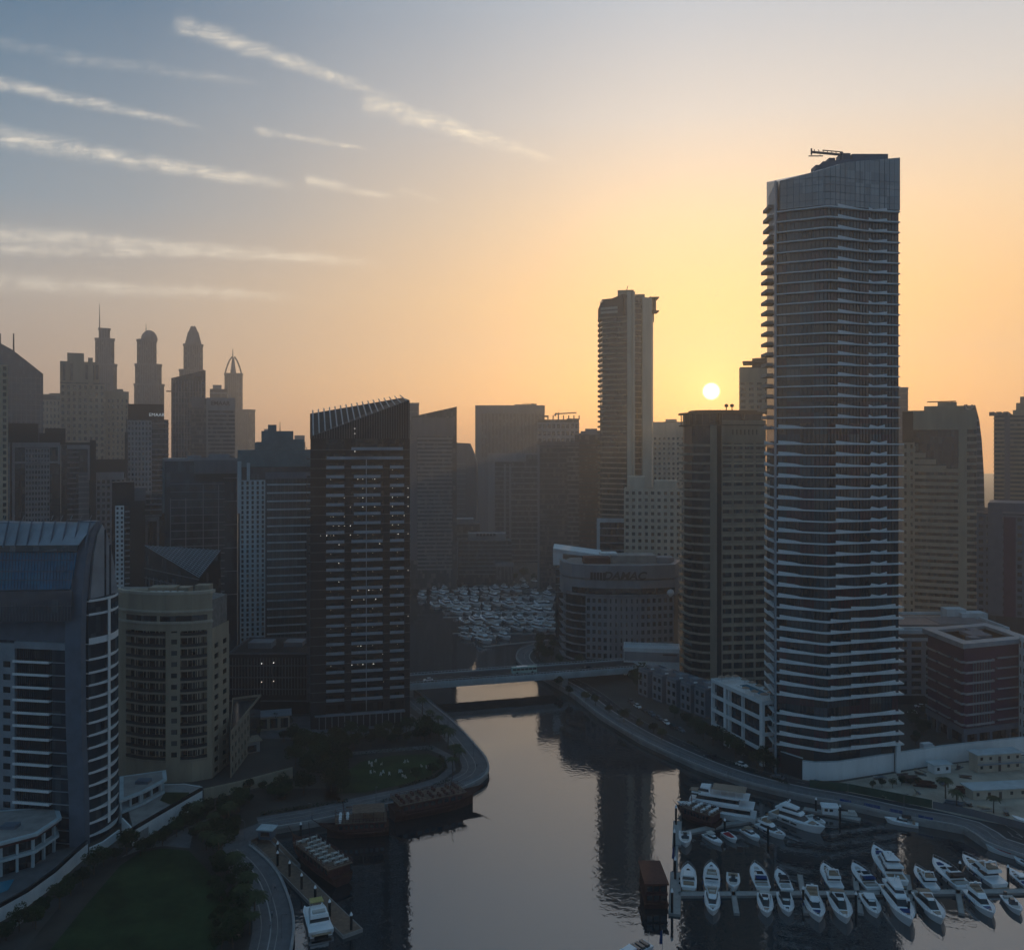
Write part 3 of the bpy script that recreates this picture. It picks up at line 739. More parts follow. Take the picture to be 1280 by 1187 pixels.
    go = slope('glass_roof', [V3(-60, 738, 249), V3(88, 736, 246), V3(96, 690, 248.5), V3(-60, 690, 251)], 'g_roof')
    slope('glass_roof', [V3(-60, 778, 247.5), V3(88, 776, 245), V3(90, 738, 245.6), V3(-60, 740, 248.5)], 'g_blue')
    mb = MB()
    for k in range(28):
        px = -20 + k * 4; mb.bar(V3(px, 776, 246.0 - px * .017), V3(px + 1.5, 738, 247.6 - px * .019), .07); mb.bar(V3(px + 1.5, 738, 247.6 - px * .019), V3(px + 4, 690, 249.9 - px * .017), .07)
    for y in (738, 757, 714, 700, 725): mb.bar(V3(-60, y, 250.7 - (y - 690) * .045), V3(90, y, 248.2 - (y - 690) * .045), .09)
    b.add('glass_frame', mb, 'midgrey')
    slope('crown_band', [V3(-60, 682, 250), V3(98, 681, 248.5), V3(119, 653, 252), V3(-60, 655, 253)], 'steel')
    mb = MB()
    for k in range(11):
        px = -40 + k * 14.6; mb.bar(V3(px, 684, 249), V3(px + 7, 651, 251.6), .28)
    b.add('crown_rib', mb, 'bluegrey')
    slope('ledge_window', [V3(-60, 690, 249.6), V3(96, 689, 247.6), V3(98, 681, 248.2), V3(-60, 682, 249.8)], 'g_dark')
    for k in range(12): 
        mb = MB(); p = V3(-20 + k * 12, 650, 256); mb.bar(p, (p[0] + .6, p[1], p[2] + 1.4), .12); b.add('roof_spike', mb, 'steel')
    b.done()
sail_tower()

# ---- beige tower with rounded front (left foreground)
def beige_tower():
    poly = [P2(147, 304), P2(155, 300.5), P2(180, 297), P2(208, 296), P2(240, 297), P2(264, 300), P2(285, 314), P2(200, 330), P2(150, 330)]
    b = Bld('apartment_block', 'beige apartment tower with rounded front and dark recessed balconies, beside the sail tower', poly)
    D = 298; zt = zz(787, D)
    b.prism('core', offset(b.poly, -1.6), GZ, zt + 1, 'g_dark')
    P = b.poly
    def arcpart(u0, u1, z0, z1, o0, o1, mb):
        # u along the outline points 0..6 as measured in segments
        n = max(2, int((u1 - u0) * 4) + 1); us = [u0 + (u1 - u0) * i / (n - 1) for i in range(n)]
        O = offset(P, o1); I = offset(P, o0)
        f = lambda Q, u: Q[int(min(u, 5.999))].lerp(Q[int(min(u, 5.999)) + 1], min(u, 5.999) - int(min(u, 5.999)))
        mb.loft([[(*f(O, u), z0), (*f(O, u), z1), (*f(I, u), z1), (*f(I, u), z0)] for u in us])
    mb = MB()
    for (a, c) in ((0, 1.15), (2.98, 3.55), (4.75, 5.0)): arcpart(a, c, GZ, zt, -2, .3, mb)
    arcpart(0, 5.0, zt, zz(742, D), -1.2, .5, mb); arcpart(0, 5, GZ, zz(945, D), -2, .25, mb)
    b.add('wall', mb, 'sand')
    mb = MB(); arcpart(0, 5.15, zz(742, D), zz(742, D) + 1.0, -.4, .7, mb); arcpart(.2, 5, zz(764, D), zz(761.5, D), .4, .95, mb); arcpart(.2, 5, zz(778, D), zz(775, D), .4, .95, mb); b.add('cornice', mb, 'cream')
    for (a, c) in ((1.2, 2.6), (2.75, 4.75)):
        mb = MB(); arcpart(a, c, zz(775, D), zz(768, D), .3, .6, mb); b.add('clerestory_window', mb, 'g_dark')
    for i in range(12):
        z = zz(793 + 14.0 * i, D)
        for (a, c) in ((1.15, 2.98), (3.55, 4.75)):
            mb = MB(); arcpart(a, c, z - .7, z, -1.7, .55, mb); b.add('balcony', mb, 'beige')
            mb = MB()
            arcpart(a, c, z + .95, z + 1.05, .4, .5, mb); arcpart(a, c, z, z + .95, .44, .47, mb)
            r = b.add('balcony_rail', mb, 'dark')
        mb = MB(); arcpart(3.2, 3.42, z + 1.0, z + 2.6, .2, .36, mb); b.add('window', mb, 'g_dark')
    mb = MB()
    for a in (1.5, 1.8, 2.1, 2.4, 2.7, 3.8, 4.0, 4.2, 4.45, 4.62): arcpart(a, a + .02, GZ, zt, -1.7, -1.45, mb)
    for a in (1.35, 1.95, 2.55, 4.5, 4.3): arcpart(a, a + .07, GZ, zt, -1.7, -1.4, mb)
    b.add('balcony_partition', mb, 'cream')
    b.wm = 'sand'
    b.grid(5, GZ, zz(800, 303), 13, 2, pier=.5, span=.5, proud=.4, a=.0, b=1)
    b.panel(5, zz(800, 303), zt, 'sand', o1=.3, name='upper_wall'); 
    mb = MB(); mb.prism(offset(P, -.3), zt - .2, zz(752, D)); rf = b.add('roof', mb, 'roof')
    for (px, d, w, dd, h) in ((205, 312, 9, 6, 3), (228, 315, 6, 5, 2.4), (255, 310, 5, 4, 4), (175, 312, 7, 4, 2)):
        mb = MB(); mb.box(gx(px, d), d, zz(752, D) + h / 2, w, dd, h); b.add('plant_room', mb, 'beige', rf)
    for k in range(5):
        mb = MB(); p = Vector((gx(190 + 9 * k, 306), 306, zz(752, D))); mb.box(p.x, p.y, p.z + 1.6, 1.6, 1.4, 1.2); mb.bar(p, p + Vector((0, 0, 1.2)), .2); b.add('cooling_unit', mb, 'white', rf)
    b.done()
beige_tower()

# ---- lattice-roofed tower behind it
def lattice_tower():
    poly = quad3(181, 372, 249, 340, 276, 356); b = Bld('office_tower', 'dark tower with sloping gridded roof rising behind the beige rounded block', poly)
    zt = [zz(682, 372), zz(722, 340), zz(688, 356), zz(685, 388)]
    mb = MB(); mb.prism(b.poly, GZ, [z - .5 for z in zt]); b.add('body', mb, 'g_dark'); mb = MB(); mb.quadbox([(*p, z - .5) for p, z in zip(b.poly, zt)], [(*p, z) for p, z in zip(b.poly, zt)]); b.add('roof', mb, 'dark')
    A, B_, C_, D = [Vector((p.x, p.y, z)) for p, z in zip(b.poly, zt)]
    mb = MB()
    up = Vector((0, -.3, .3))
    for k in range(19): u = k / 18; mb.bar(A.lerp(C_, u) + up, A.lerp(B_, u) + up, .13); mb.bar(C_.lerp(A, u) + up, C_.lerp(B_, u) + up, .13)
    b.add('roof_lattice', mb, 'steel')
    b.rows(1, zs(745, 860, 10, 350), .6, .25, 0, 'white'); b.rows(0, zs(720, 860, 12, 350), .3, .3, 0, 'midgrey', name='floor_band')
    b.fins(0, GZ, zz(730, 350), 14, .25, .3, 'midgrey')
    b.done()
lattice_tower()

def box_tower(name, label, poly, ztop, bodym='g_dark', cat='tower', group=None):
    b = Bld(name, label, poly, cat, group=group); b.ztop = ztop
    b.prism('body', offset(b.poly, -.25), GZ, ztop - .1, bodym)
    return b

# ---- tower with white grid lines (left)
D = 450
b = box_tower('office_tower', 'dark glass tower with thin white floor lines and a teal corner block on top', quad(205, D, 297, D, 30), zz(576, D), 'g_blue')
b.prism('corner_block', quad(203, D - 1.2, 242, D - 1.2, 16), zz(640, D), zz(573, D), 'teal')
b.panel(0, zz(592, D), zz(575, D), 'midgrey', .40, 1.0, o1=.6, name='top_panel')
b.panel(0, zz(602, D), zz(590.5, D), 'dark', .41, .98, o1=.3, name='upper_band')
b.rows(0, zs(605, 760, 17, D), .5, .35, 0, 'grey', .08, .82, name='floor_band'); b.rows(0, zs(598, 745, 6, D), .5, .3, 0, 'grey', .80, 1.0, name='floor_band')
for a in (.08, .285, .52, .73): b.panel(0, zz(790, D), zz(606 if a > .5 else 622, D), 'grey', a, a + .012, o1=.6, name='fin')
b.fins(0, zz(790, D), zz(605, D), 30, .12, .3, 'dark', name='mullion')
b.plant([(.75, .4, 10, 8, 3.5), (.4, .6, 7, 6, 2.5)], zz(576, D)); b.parapet(zz(576, D)); b.done()

# ---- pale tower with white columns (left of the dark tower)
D = 420
b = box_tower('apartment_tower', 'pale blue grey tower with white window columns, half hidden by the dark canal corner tower', quad(297, D - 6, 392, D + 3, 30), zz(583, D), 'g_blue')
b.wm = 'pale'
b.grid(0, GZ, zz(600, D), 42, 5, .55, .28, .9, .03, .36)
b.rows(0, zs(596, 812, 22, D), 1.0, .25, .5, 'pale', .38, 1.0); b.fins(0, GZ, zz(590, D), 12, .15, .3, 'midgrey', .38, 1, name='mullion')
b.panel(0, zz(583, D), zz(562, D), 'teal', .0, 1.0, -20, .4, name='roof_screen'); b.panel(0, zz(598, D), zz(590, D), 'bluegrey', .36, 1.0, o1=1.1, name='top_band')
b.panel(0, zz(640, D), zz(576, D), 'pale', .0, .05, o1=1.2, name='pier'); b.panel(0, zz(600, D), zz(578, D), 'pale', .12, .16, o1=1.3, name='pier')
b.plant([(.52, .5, 15, 9, 9), (.45, .4, 4, 4, 12), (.75, .5, 9, 8, 5), (.3, .5, 6, 6, 3.5)], zz(562, D), 'teal')
mb = MB(); p = P2(350, D + 12); mb.bar((p.x, p.y, zz(545, D)), (p.x, p.y, zz(526, D)), .3, .08); b.add('mast', mb, 'dark')
b.done()
# podium in front of it
b = Bld('podium_block', 'low dark podium with two lit lamps, left of the dark canal corner tower', quad(285, 372, 386, 372, 30), 'building')
b.prism('body', b.poly, GZ, zz(818, 372), 'dark'); b.fins(0, zz(868, 372), zz(822, 372), 26, .3, .4, 'midgrey'); b.rows(0, zs(832, 876, 4, 372), .8, .4, 0, 'midgrey', name='floor_band')
b.parapet(zz(818, 372), .8, m='midgrey'); b.plant([(.3, .5, 10, 8, 2.5), (.7, .6, 8, 8, 2)], zz(818, 372))
for (px, py) in ((327, 829), (342, 828), (327, 852), (342, 851)):
    mb = MB(); mb.box(gx(px, 370.6), 370.6, zz(py, 370.6), .28, .3, .28); b.add('lamp', mb, 'lamp' if py < 840 else 'lampdim')
b.done()

# ---- sun-side tower (left of the wavy tower)
poly = quad3(858, 424, 899, 408, 957, 414)
poly = [P2(850, 436), P2(852, 424), P2(862, 415), P2(878, 411), P2(896, 410), P2(902, 410), P2(957, 413), P2(962, 445), P2(856, 450)]
b = Bld('apartment_tower', 'brown balconied tower with rounded left side, directly below the sun', poly)
D = 411; zt = zz(516, D)
b.prism('body', offset(b.poly, -1.3), GZ, zt, 'g_brown')
b.panel(4, GZ, zz(530, D), 'dark', .0, 1, -1.3, -.3, name='recess'); b.panel(3, GZ, zz(530, D), 'beige', .55, 1, -1.3, .5, name='pier')
zl_ = zs(558, 850, 27, D)
rp = [P[0] if False else P for P in b.poly]
def openband(b, pts, z, o0, o1, t, ph, m, name):
    O = offset(b.poly, o1); I = offset(b.poly, o0); I2 = offset(b.poly, o1 - .2); mb = MB()
    idx = pts
    mb.loft([[(*O[i], z), (*O[i], z + t), (*I[i], z + t), (*I[i], z)] for i in idx])
    if ph: mb.loft([[(*O[i], z + t), (*O[i], z + t + ph), (*I2[i], z + t + ph), (*I2[i], z + t)] for i in idx])
    return b.add(name, mb, m)
for z in zl_:
    openband(b, [0, 1, 2, 3, 4], z, -1.4, .7, .35, .75, 'beige', 'balcony'); openband(b, [5, 6], z, -1.4, .4, .5, .6, 'sand', 'balcony')
b.wm = 'beige'; b.grid(5, GZ, zz(552, D), 27, 4, .22, .34, .1 - 1.2)
b.wm = 'beige'
for i in (5,): b.panel(i, zz(552, D), zz(525, D), 'beige', o0=-1.4, o1=.3, name='upper_wall')
openband(b, [0, 1, 2, 3, 4, 5, 6], zz(532, D), -1.5, .5, .6, 0, 'brown', 'cornice'); openband(b, [0, 1, 2, 3, 4, 5, 6], zz(517, D), -2.5, .9, .7, 0, 'brown', 'roof_canopy')
for i in range(1, 6):
    for k in range(2):
        p = offset(b.poly, .2)[i].lerp(offset(b.poly, .2)[i + 1], k / 2); mb = MB(); mb.bar((p.x, p.y, zz(532, D)), (p.x, p.y, zz(517, D)), .25); b.add('column', mb, 'brown')
for k in range(7):
    p = b.F(5, .25 + .09 * k, 1)[0]; mb = MB(); mb.box(p.x, p.y - .2, zz(540, D), .6, .6, 2.4); b.add('vent', mb, 'brown')
b.prism('roof_block', offset(b.poly, -4), zt, zt + 1.5, 'brown')
for px in (908, 915):
    mb = MB(); p = P2(px, 420); mb.lathe(p.x, p.y, [(.25, zt), (.25, zt + 3), (.9, zt + 3.2), (.9, zt + 4.2), (.2, zt + 4.6)], 8); b.add('roof_vent', mb, 'dark')
b.done()

# ---- narrow tower behind, between it and the wavy tower
D = 560
b = box_tower('apartment_tower', 'hazy tower top showing right of the sun, between brown balconied tower and wavy tower', quad(924, D, 985, D, 25), zz(458, D), 'g_brown')
b.wm = 'beige'; b.grid(0, zz(640, D), zz(460, D), 24, 6, .4, .5, .4); b.panel(0, zz(478, D), zz(460, D), 'beige', 0, .9, o1=.8)
b.prism('roof_canopy', quad(928, D - 2, 985, D - 2, 22), zz(453, D), zz(451, D), 'brown'); b.plant([(.6, .5, 20, 10, 6)], zz(458, D), 'brown'); b.prism('roof_slab', quad(944, D - 3, 985, D - 3, 20), zz(450, D), zz(447.5, D), 'brown'); b.done()

# ---- slender tall tower left of the sun
poly = [P2(749, 665), P2(752, 652), P2(790, 640), P2(814, 646), P2(816, 672), P2(752, 680)]
b = Bld('residential_tower', 'slender tall tower with white vertical strip and overhanging cap, left of the sun', poly)
D = 645; zt = zz(372, D)
b.prism('body', offset(b.poly, -.6), GZ, zt, 'g_brown')
zl_ = zs(397, 690, 46, D)
for z in zl_:
    openband(b, [5, 0, 1], z, -1, 1.2, .5, .8, 'beige', 'balcony')
b.rows(1, zs(397, 690, 46, D), 1.2, .35, .8, 'beige', 0, .5); b.rows(1, zs(397, 690, 46, D)[::1], .5, .5, .6, 'beige', .5, .82, name='floor_band')
b.panel(1, GZ, zz(366, D), 'cream', .86, 1.0, -1, 1.0, 'white_strip'); b.panel(2, GZ, zz(366, D), 'cream', .0, .12, -1, 1.0, 'white_strip'); b.panel(2, GZ, zz(372, D), 'cream', .52, 1.0, -1, .8, 'white_strip')
b.rows(2, zs(380, 690, 46, D), .3, .4, .3, 'beige', .14, .52, name='floor_band'); b.panel(3, GZ, zz(372, D), 'cream', o0=-1, o1=.3, name='end_wall')
mb = MB(); O = offset(b.poly, .9); mb.prism([O[0], O[1], O[1].lerp(O[2], .72), O[4], O[5]], zz(396, D), [zz(382, D), zz(377, D), zz(368, D), zz(366, D), zz(378, D)]); b.add('cap', mb, 'brown')
for y in (386, 391): b.panel(1, zz(y, D), zz(y - 3, D), 'cream', 0, .55, .8, 1.3, 'cap_band')
b.prism('plant_room', quad(772, D + 6, 792, D + 4, 14), zt, zz(361, D), 'beige'); b.prism('plant_room', quad(794, D + 6, 806, D + 6, 12), zt, zz(366, D), 'beige')
for y in (371, 388):
    mb = MB(); p = P2(814, D + 8); mb.box(p.x + 1.4, p.y, zz(y, D), 7, 12, .9); b.add('overhang', mb, 'brown')
mb = MB(); p = P2(817, D + 8); mb.box(p.x + .6, p.y, zz(379, D), 1.2, 8, 9); b.add('overhang', mb, 'brown')
mb = MB(); p = P2(783, D + 8); mb.bar((p.x, p.y, zz(362, D)), (p.x + 1, p.y, zz(355, D)), .25); b.add('mast', mb, 'dark'); b.done()

# ---- beige tower with small windows in front of it
D = 575
b = box_tower('apartment_block', 'pale beige block of small square windows, at the foot of the slender tall tower', quad(780, D, 852, D, 25), zz(613, D), 'g_dark', 'apartment block')
b.wm = 'cream'; b.grid(0, zz(740, D), zz(612, D), 15, 9, .5, .5, .5); b.prism('stair_tower', quad(784, D + 3, 806, D + 3, 16), zz(612, D), zz(596, D), 'cream'); b.prism('stair_tower', quad(818, D + 2, 846, D + 2, 16), zz(612, D), zz(601, D), 'cream')
b.parapet(zz(613, D), 1, m='cream'); b.done()
D = 780
b = box_tower('apartment_block', 'far sunlit beige block seen between the slender tower and brown balconied tower', quad(816, D, 862, D, 25), zz(527, D), 'g_far', 'apartment block')
b.wm = 'cream'; b.grid(0, zz(620, D), zz(545, D), 12, 8, .5, .5, .5); b.panel(0, zz(545, D), zz(528, D), 'cream', o1=.5); b.plant([(.5, .5, 10, 8, 2.5)], zz(527, D), 'cream'); b.done()
D = 600
b = box_tower('office_block', 'low dark framed block at the left foot of the slender tall tower', quad(746, D - 4, 785, D - 4, 18), zz(648, D), 'g_dark', 'office block')
b.panel(0, zz(652, D), zz(647, D), 'pale', o1=1.2, name='frame'); b.panel(0, zz(740, D), zz(652, D), 'pale', 0, .1, o1=1.2, name='frame'); b.rows(0, zs(660, 705, 6, D), .8, .4, .4, 'grey', .1, 1); b.done()

# ---- curved hotel block with large roof letters, by the bridge
def sign_block():
    D = 455
    poly = [P2(701, 478), P2(705, 466), P2(716, 459), P2(732, 455), P2(760, 452.5), P2(800, 452), P2(842, 456), P2(850, 475), P2(845, 492), P2(712, 492)]
    b = Bld('office_block', 'round fronted grey block with large dark sign letters along its top, beyond the bridge', poly, 'office block')
    b.prism('core', offset(b.poly, -1.2), GZ, zz(735, D), 'g_dark')
    idx = [0, 1, 2, 3, 4, 5, 6, 7]
    openband(b, idx, zz(741, D), -2, .5, zz(706, D) - zz(741, D) - 7.5, 0, 'grey', 'fascia')
    openband(b, idx, zz(722, D), -2, .7, zz(705.5, D) - zz(722, D), 0, 'grey', 'fascia'); openband(b, idx, zz(744, D), -2, .9, .8, 0, 'grey', 'cornice')
    openband(b, [2, 3, 4, 5, 6], zz(741, D), -.5, .62, 2.8, 0, 'g_dark', 'clerestory_window')
    for z in zs(758, 826, 8, D): openband(b, [0, 1, 2, 3], z, -1.4, .8, .3, .5, 'grey', 'balcony')
    for i in (3, 4, 5):
        b.wm = 'grey'; b.grid(i, GZ + 3, zz(745, D), 8, 4 if i == 3 else 6, .42 if i != 4 else .7, .45, .2)
    mb = MB(); mb.prism(offset(b.poly, -.8), zz(735, D), zz(708, D)); rf = b.add('roof', mb, 'roof')
    for (px, d, w, dd, h, m) in ((745, 470, 14, 10, 3.2, 'redwood'), (790, 474, 24, 12, 4.0, 'concrete'), (830, 472, 9, 9, 3, 'grey'), (760, 478, 9, 8, 4.6, 'white')):
        mb = MB(); mb.box(gx(px, d), d, zz(708, D) + h / 2, w, dd, h); b.add('plant_room', mb, m, rf)
    b.sign(4, .5, zz(718.5, D), 'DAMAC', 5.4, 'signdark', 1.0, .15, 1.12, bold=.16, shear=.25)
    Fc, L = face(*b.F(3))
    for k in range(5):
        mb = MB(); s = L * (.28 + .14 * k); mb.fbox(Fc, s - .62, s + .62, zz(724, D), zz(714.5, D), .7, 1.0); b.add('sign_emblem', mb, 'signdark')
    mb = MB(); p = P2(838, 455); mb.lathe(p.x, p.y, [(.6, zz(745, D)), (1.8, zz(741, D) - .4), (2.0, zz(740, D)), (1.4, zz(737, D)), (.3, zz(736, D))], 12); b.add('roof_dome', mb, 'white'); b.done()
sign_block()
# slanted white canopy block behind it
D = 520
b = box_tower('pavilion', 'white slanted canopy roof building just behind the block with large letters', quad(694, D, 750, D, 22), zz(700, D), 'g_dark', 'building')
mb = MB(); Q = offset(b.poly, 1.2); mb.quadbox([(Q[0].x, Q[0].y, zz(690, D)), (Q[1].x, Q[1].y, zz(697, D)), (Q[2].x, Q[2].y, zz(697, D)), (Q[3].x, Q[3].y, zz(690, D))], [(Q[0].x, Q[0].y, zz(685, D)), (Q[1].x, Q[1].y, zz(693, D)), (Q[2].x, Q[2].y, zz(693, D)), (Q[3].x, Q[3].y, zz(685, D))]); b.add('roof', mb, 'white')
mb = MB(); mb.prism([Q[0], Q[0].lerp(Q[1], .2), Q[0].lerp(Q[1], .2) + Vector((0, 1)), Q[0] + Vector((0, 1))], zz(706, D), zz(688, D)); b.add('screen', mb, 'white'); b.rows(0, zs(702, 740, 5, D), .6, .4, 0, 'grey', name='floor_band'); b.done()
# low white hall by the right bridge head
b = box_tower('low_hall', 'long low white walled hall behind the right end of the bridge', quad(779, 432, 850, 432, 12), zz(812, 432), 'white', 'building')
b.parapet(zz(812, 432), .8, m='white'); b.panel(0, zz(826, 432), zz(815, 432), 'grey', .02, .98, o1=.25)
b.panel(0, zz(818.5, 432), zz(816.5, 432), 'signdark', .7, .95, o0=.2, o1=.3, name='sign_panel'); b.done()
# townhouses by the right bank
def townhouses():
    for k in range(5):
        px = 795 + k * 17.5; py = 868 + k * 6.2; p = G(px, py); t = (G(888, 900) - G(795, 862)).to_2d().normalized(); n = Vector((-t.y, t.x)); p2 = p.to_2d() + n * 1.5; w = 6.6
        poly = [p2, p2 + t * w, p2 + t * w + n * 11, p2 + n * 11]
        lab = ['leftmost grey townhouse of the terrace, next to the round tree by the bridge', 'second townhouse from the bridge in the grey waterside terrace', 'middle grey townhouse of the waterside terrace of five', 'fourth townhouse from the bridge in the grey waterside terrace', 'last grey townhouse of the terrace, beside the white terrace building'][k]
        b = Bld('townhouse', lab, poly, 'house', group='terrace of grey townhouses on the right bank'); h = 11.5
        b.prism('body', b.poly, GZ, GZ + h, 'bluegrey'); b.wm = 'grey'; b.wg = 'g_dark'
        b.grid(0, GZ + .3, GZ + h - .5, 3, 2, .4, .45, .25); b.parapet(GZ + h, .7, .3, 'grey')
        q = (b.poly[0] + b.poly[2]) / 2; mb = MB(); mb.box(q.x, q.y, GZ + h + .9, 3.5, 4, 1.8, math.atan2(t.y, t.x)); rf = b.add('stair_hut', mb, 'grey')
        mb = MB(); mb.box(q.x - 1.5 * t.x, q.y - 3, GZ + h + .45, 1.4, 1.2, .9); b.add('cooling_unit', mb, 'white', rf)
        b.done()
    # gabled end house
    poly = quad(846, 389, 889, 389, 14); b = Bld('gabled_house', 'grey gabled house between townhouse terrace and white umbrella terrace building', poly, 'house')
    Q = b.poly; D = 389; b.prism('body', Q, GZ, zz(868, D), 'grey'); m1 = (Q[0] + Q[1]) / 2; m2 = (Q[2] + Q[3]) / 2; mb = MB()
    mb.v = [(*Q[0], zz(868, D)), (*Q[1], zz(868, D)), (*m1, zz(856, D)), (*Q[3], zz(868, D)), (*Q[2], zz(868, D)), (*m2, zz(856, D))]; mb.f = [(0, 1, 2), (4, 3, 5), (1, 4, 5, 2), (3, 0, 2, 5), (0, 3, 4, 1)]; b.add('roof', mb, 'bluegrey')
    b.wm = 'grey'; b.grid(0, GZ + 1, zz(870, D), 3, 6, .35, .4, .2, .25, .95); b.done()
townhouses()

# ---- white terrace building with umbrellas at the foot of the wavy tower
def white_terrace():
    poly = [P2(889, 340), P2(952, 305), P2(971, 306.5), P2(974, 330), P2(930, 350)]
    poly = [G(889, 922).to_2d(), G(953, 958).to_2d(), G(971, 956).to_2d(), Vector((gx(971, 307) + 3, 326)), Vector((gx(925, 340), 345))]
    b = Bld('terrace_building', 'low white building with umbrellas on its roof terrace, at the wavy tower foot', poly, 'building')
    zt = zz(872, 318); b.prism('core', offset(b.poly, -1.5), GZ, zt - .3, 'g_dark')
    for k in range(4):
        z = GZ + (zt - GZ) * (k + 1) / 4; mb = MB(); mb.prism(b.poly, z - .5, z); mb.ring(offset(b.poly, .05), offset(b.poly, -.2), z, z + .9); b.add('floor_slab' if k < 3 else 'roof_terrace', mb, 'white')
    for i, us in ((0, (0.0, .28, .36, .62, .97)), (1, (0, .85))):
        for u in us:
            Fc, L = face(*b.F(i)); mb = MB(); w = 1.5 if u in (0.97, 0.0, .28) else .5; mb.fbox(Fc, max(0, u * L - w / 2), min(L, u * L + w / 2), GZ, zt - .5, -1.2, .02); b.add('pier', mb, 'white')
    for k in range(3):
        z = GZ + (zt - GZ) * k / 4; Fc, L = face(*b.F(0))
        for (a, c) in ((.05, .26), (.38, .6), (.64, .94)):
            mb = MB(); mb.fbox(Fc, a * L, c * L, z + .4, z + 3.4, -1.45, -1.3); b.add('window', mb, 'g_blue')
    b.done(); rnd = random.Random(5)
    # umbrellas and loungers are things of their own
    c = sum(b.poly, Vector((0, 0))) / 5
    u0 = None; lab = 'small parasol on the roof terrace of the low white building'
    spots = [(.1, .2), (.1, .5), (.12, .8), (.28, .85), (.42, .86), (.56, .85), (.72, .82), (.84, .7), (.88, .3), (.75, .2), (.6, .16)]
    A, B_, D_ = b.poly[0], b.poly[1], b.poly[4]
    for (u, v) in spots:
        p = A + (B_ - A) * u + (D_ - A) * (v * .85 + .05)
        if u0 is None:
            u0 = empty('parasol', (p.x, p.y, zt), lab, 'parasol', 'parasols on the white roof terrace')
            mb = MB(); mb.bar((0, 0, 0), (0, 0, 2.5), .05, n=6); obj('pole', mb.mesh('pole', 'chrome'), u0)
            mb = MB(); mb.lathe(0, 0, [(1.5, 2.0), (1.48, 2.06), (.75, 2.4), (.05, 2.7)], 8); obj('canopy', mb.mesh('canopy', 'canvas'), u0)
            o = u0
        else: o = copy_tree(u0)
        o.location = (p.x, p.y, zt)
    l0 = None
    for k in range(9):
        p = A + (B_ - A) * (.32 + .05 * k) + (D_ - A) * .42
        if l0 is None:
            l0 = empty('sun_lounger', (0, 0, 0), 'white lounger in the row beside the roof pool of the white terrace building', 'lounger', 'loungers on the white roof terrace')
            mb = MB(); mb.box(0, -.3, .32, .7, 1.3, .12); obj('seat', mb.mesh('seat', 'hull'), l0)
            mb = MB(); mb.quadbox([(-.35, .35, .3), (.35, .35, .3), (.35, .9, .75), (-.35, .9, .75)], [(-.35, .3, .4), (.35, .3, .4), (.35, .85, .85), (-.35, .85, .85)]); obj('backrest', mb.mesh('backrest', 'hull'), l0)
            for sx in (-.28, .28):
                for sy in (-.8, .5): mb = MB(); mb.box(sx, sy, .13, .06, .06, .26); obj('leg', mb.mesh('leg', 'chrome'), l0)
            o = l0
        else: o = copy_tree(l0)
        o.location = (p.x, p.y, zt + .02); o.rotation_euler = (0, 0, .6)
    mb = MB(); q0 = A + (B_ - A) * .3 + (D_ - A) * .55; q1 = A + (B_ - A) * .72 + (D_ - A) * .55; t = (q1 - q0).normalized(); n = Vector((-t.y, t.x)); mb.prism([q0, q1, q1 + n * 3.2, q0 + n * 3.2], zt, zt + .25)
    b.add('roof_pool', mb, 'pool')
white_terrace()

# ---- right edge
# maroon box building
poly = quad3(1158, 356, 1205, 330, 1284, 340); D = 332
b = Bld('office_block', 'maroon and dark cube shaped block with pale roof rim, on the right', poly, 'office block')
zt = zz(806, D); b.prism('body', offset(b.poly, -.4), zz(912, D), zt, 'purple')
b.prism('ground_floor', offset(b.poly, -2.5), GZ, zz(912, D), 'g_dark')
zr = zs(827, 905, 7, D)
b.rows(0, zr, .9, .3, .4, 'steel', .02, .33); b.rows(0, zr, .8, .3, .3, 'steel', .38, .66); b.rows(0, zr, .12, .3, 0, 'midgrey', .66, 1.0, name='floor_band')
for z in zr: openband(b, [0, 1, 2], z, -.5, .0, .2, 0, 'purple', 'floor_band')
b.rows(1, zr, 1.1, .35, .45, 'steel', .0, .44); b.rows(1, [z + .6 for z in zr], .8, .3, .3, 'steel', .5, .92); b.rows(0, zr, 1.1, .35, .45, 'steel', .82, 1.0)
b.fins(1, zz(912, D), zz(825, D), 7, .25, .35, 'bluegrey', .12, .42, 'mullion')
mb = MB(); O = offset(b.poly, 1.2); mb.ring(O, offset(b.poly, -3.2), zt - .6, zt + 1.2); b.add('roof_rim', mb, 'steel')
b.prism('roof', offset(b.poly, -3), zt - .5, zt, 'roof'); b.plant([(.5, .5, 9, 8, 1.2), (.75, .3, 4, 4, 1.5), (.3, .6, 6, 4, 1.2)], zt, 'bluegrey')
mb = MB(); O = offset(b.poly, .3); mb.ring(O, offset(b.poly, -1), zz(916, D), zz(909, D)); b.add('plinth_band', mb, 'bluegrey')
for i, us in ((0, (.05, .3, .6, .97)), (1, (.03, .22, .42, .72, .98))):
    for u in us: Fc, L = face(*b.F(i)); mb = MB(); mb.fbox(Fc, u * L - .6, u * L + .6, GZ, zz(916, D), -1.2, .1); b.add('column', mb, 'bluegrey')
b.done()
# white edge building at the frame border
b = box_tower('white_block', 'white wall sliver at the right frame edge beside the maroon cube block', quad(1291, 330, 1345, 331, 8), zz(800, 330), 'white', 'building'); b.wm = 'white'; b.grid(3, GZ, zz(802, 330), 8, 4, .6, .5, .2); b.grid(0, GZ, zz(802, 330), 8, 5, .6, .5, .2); b.done()
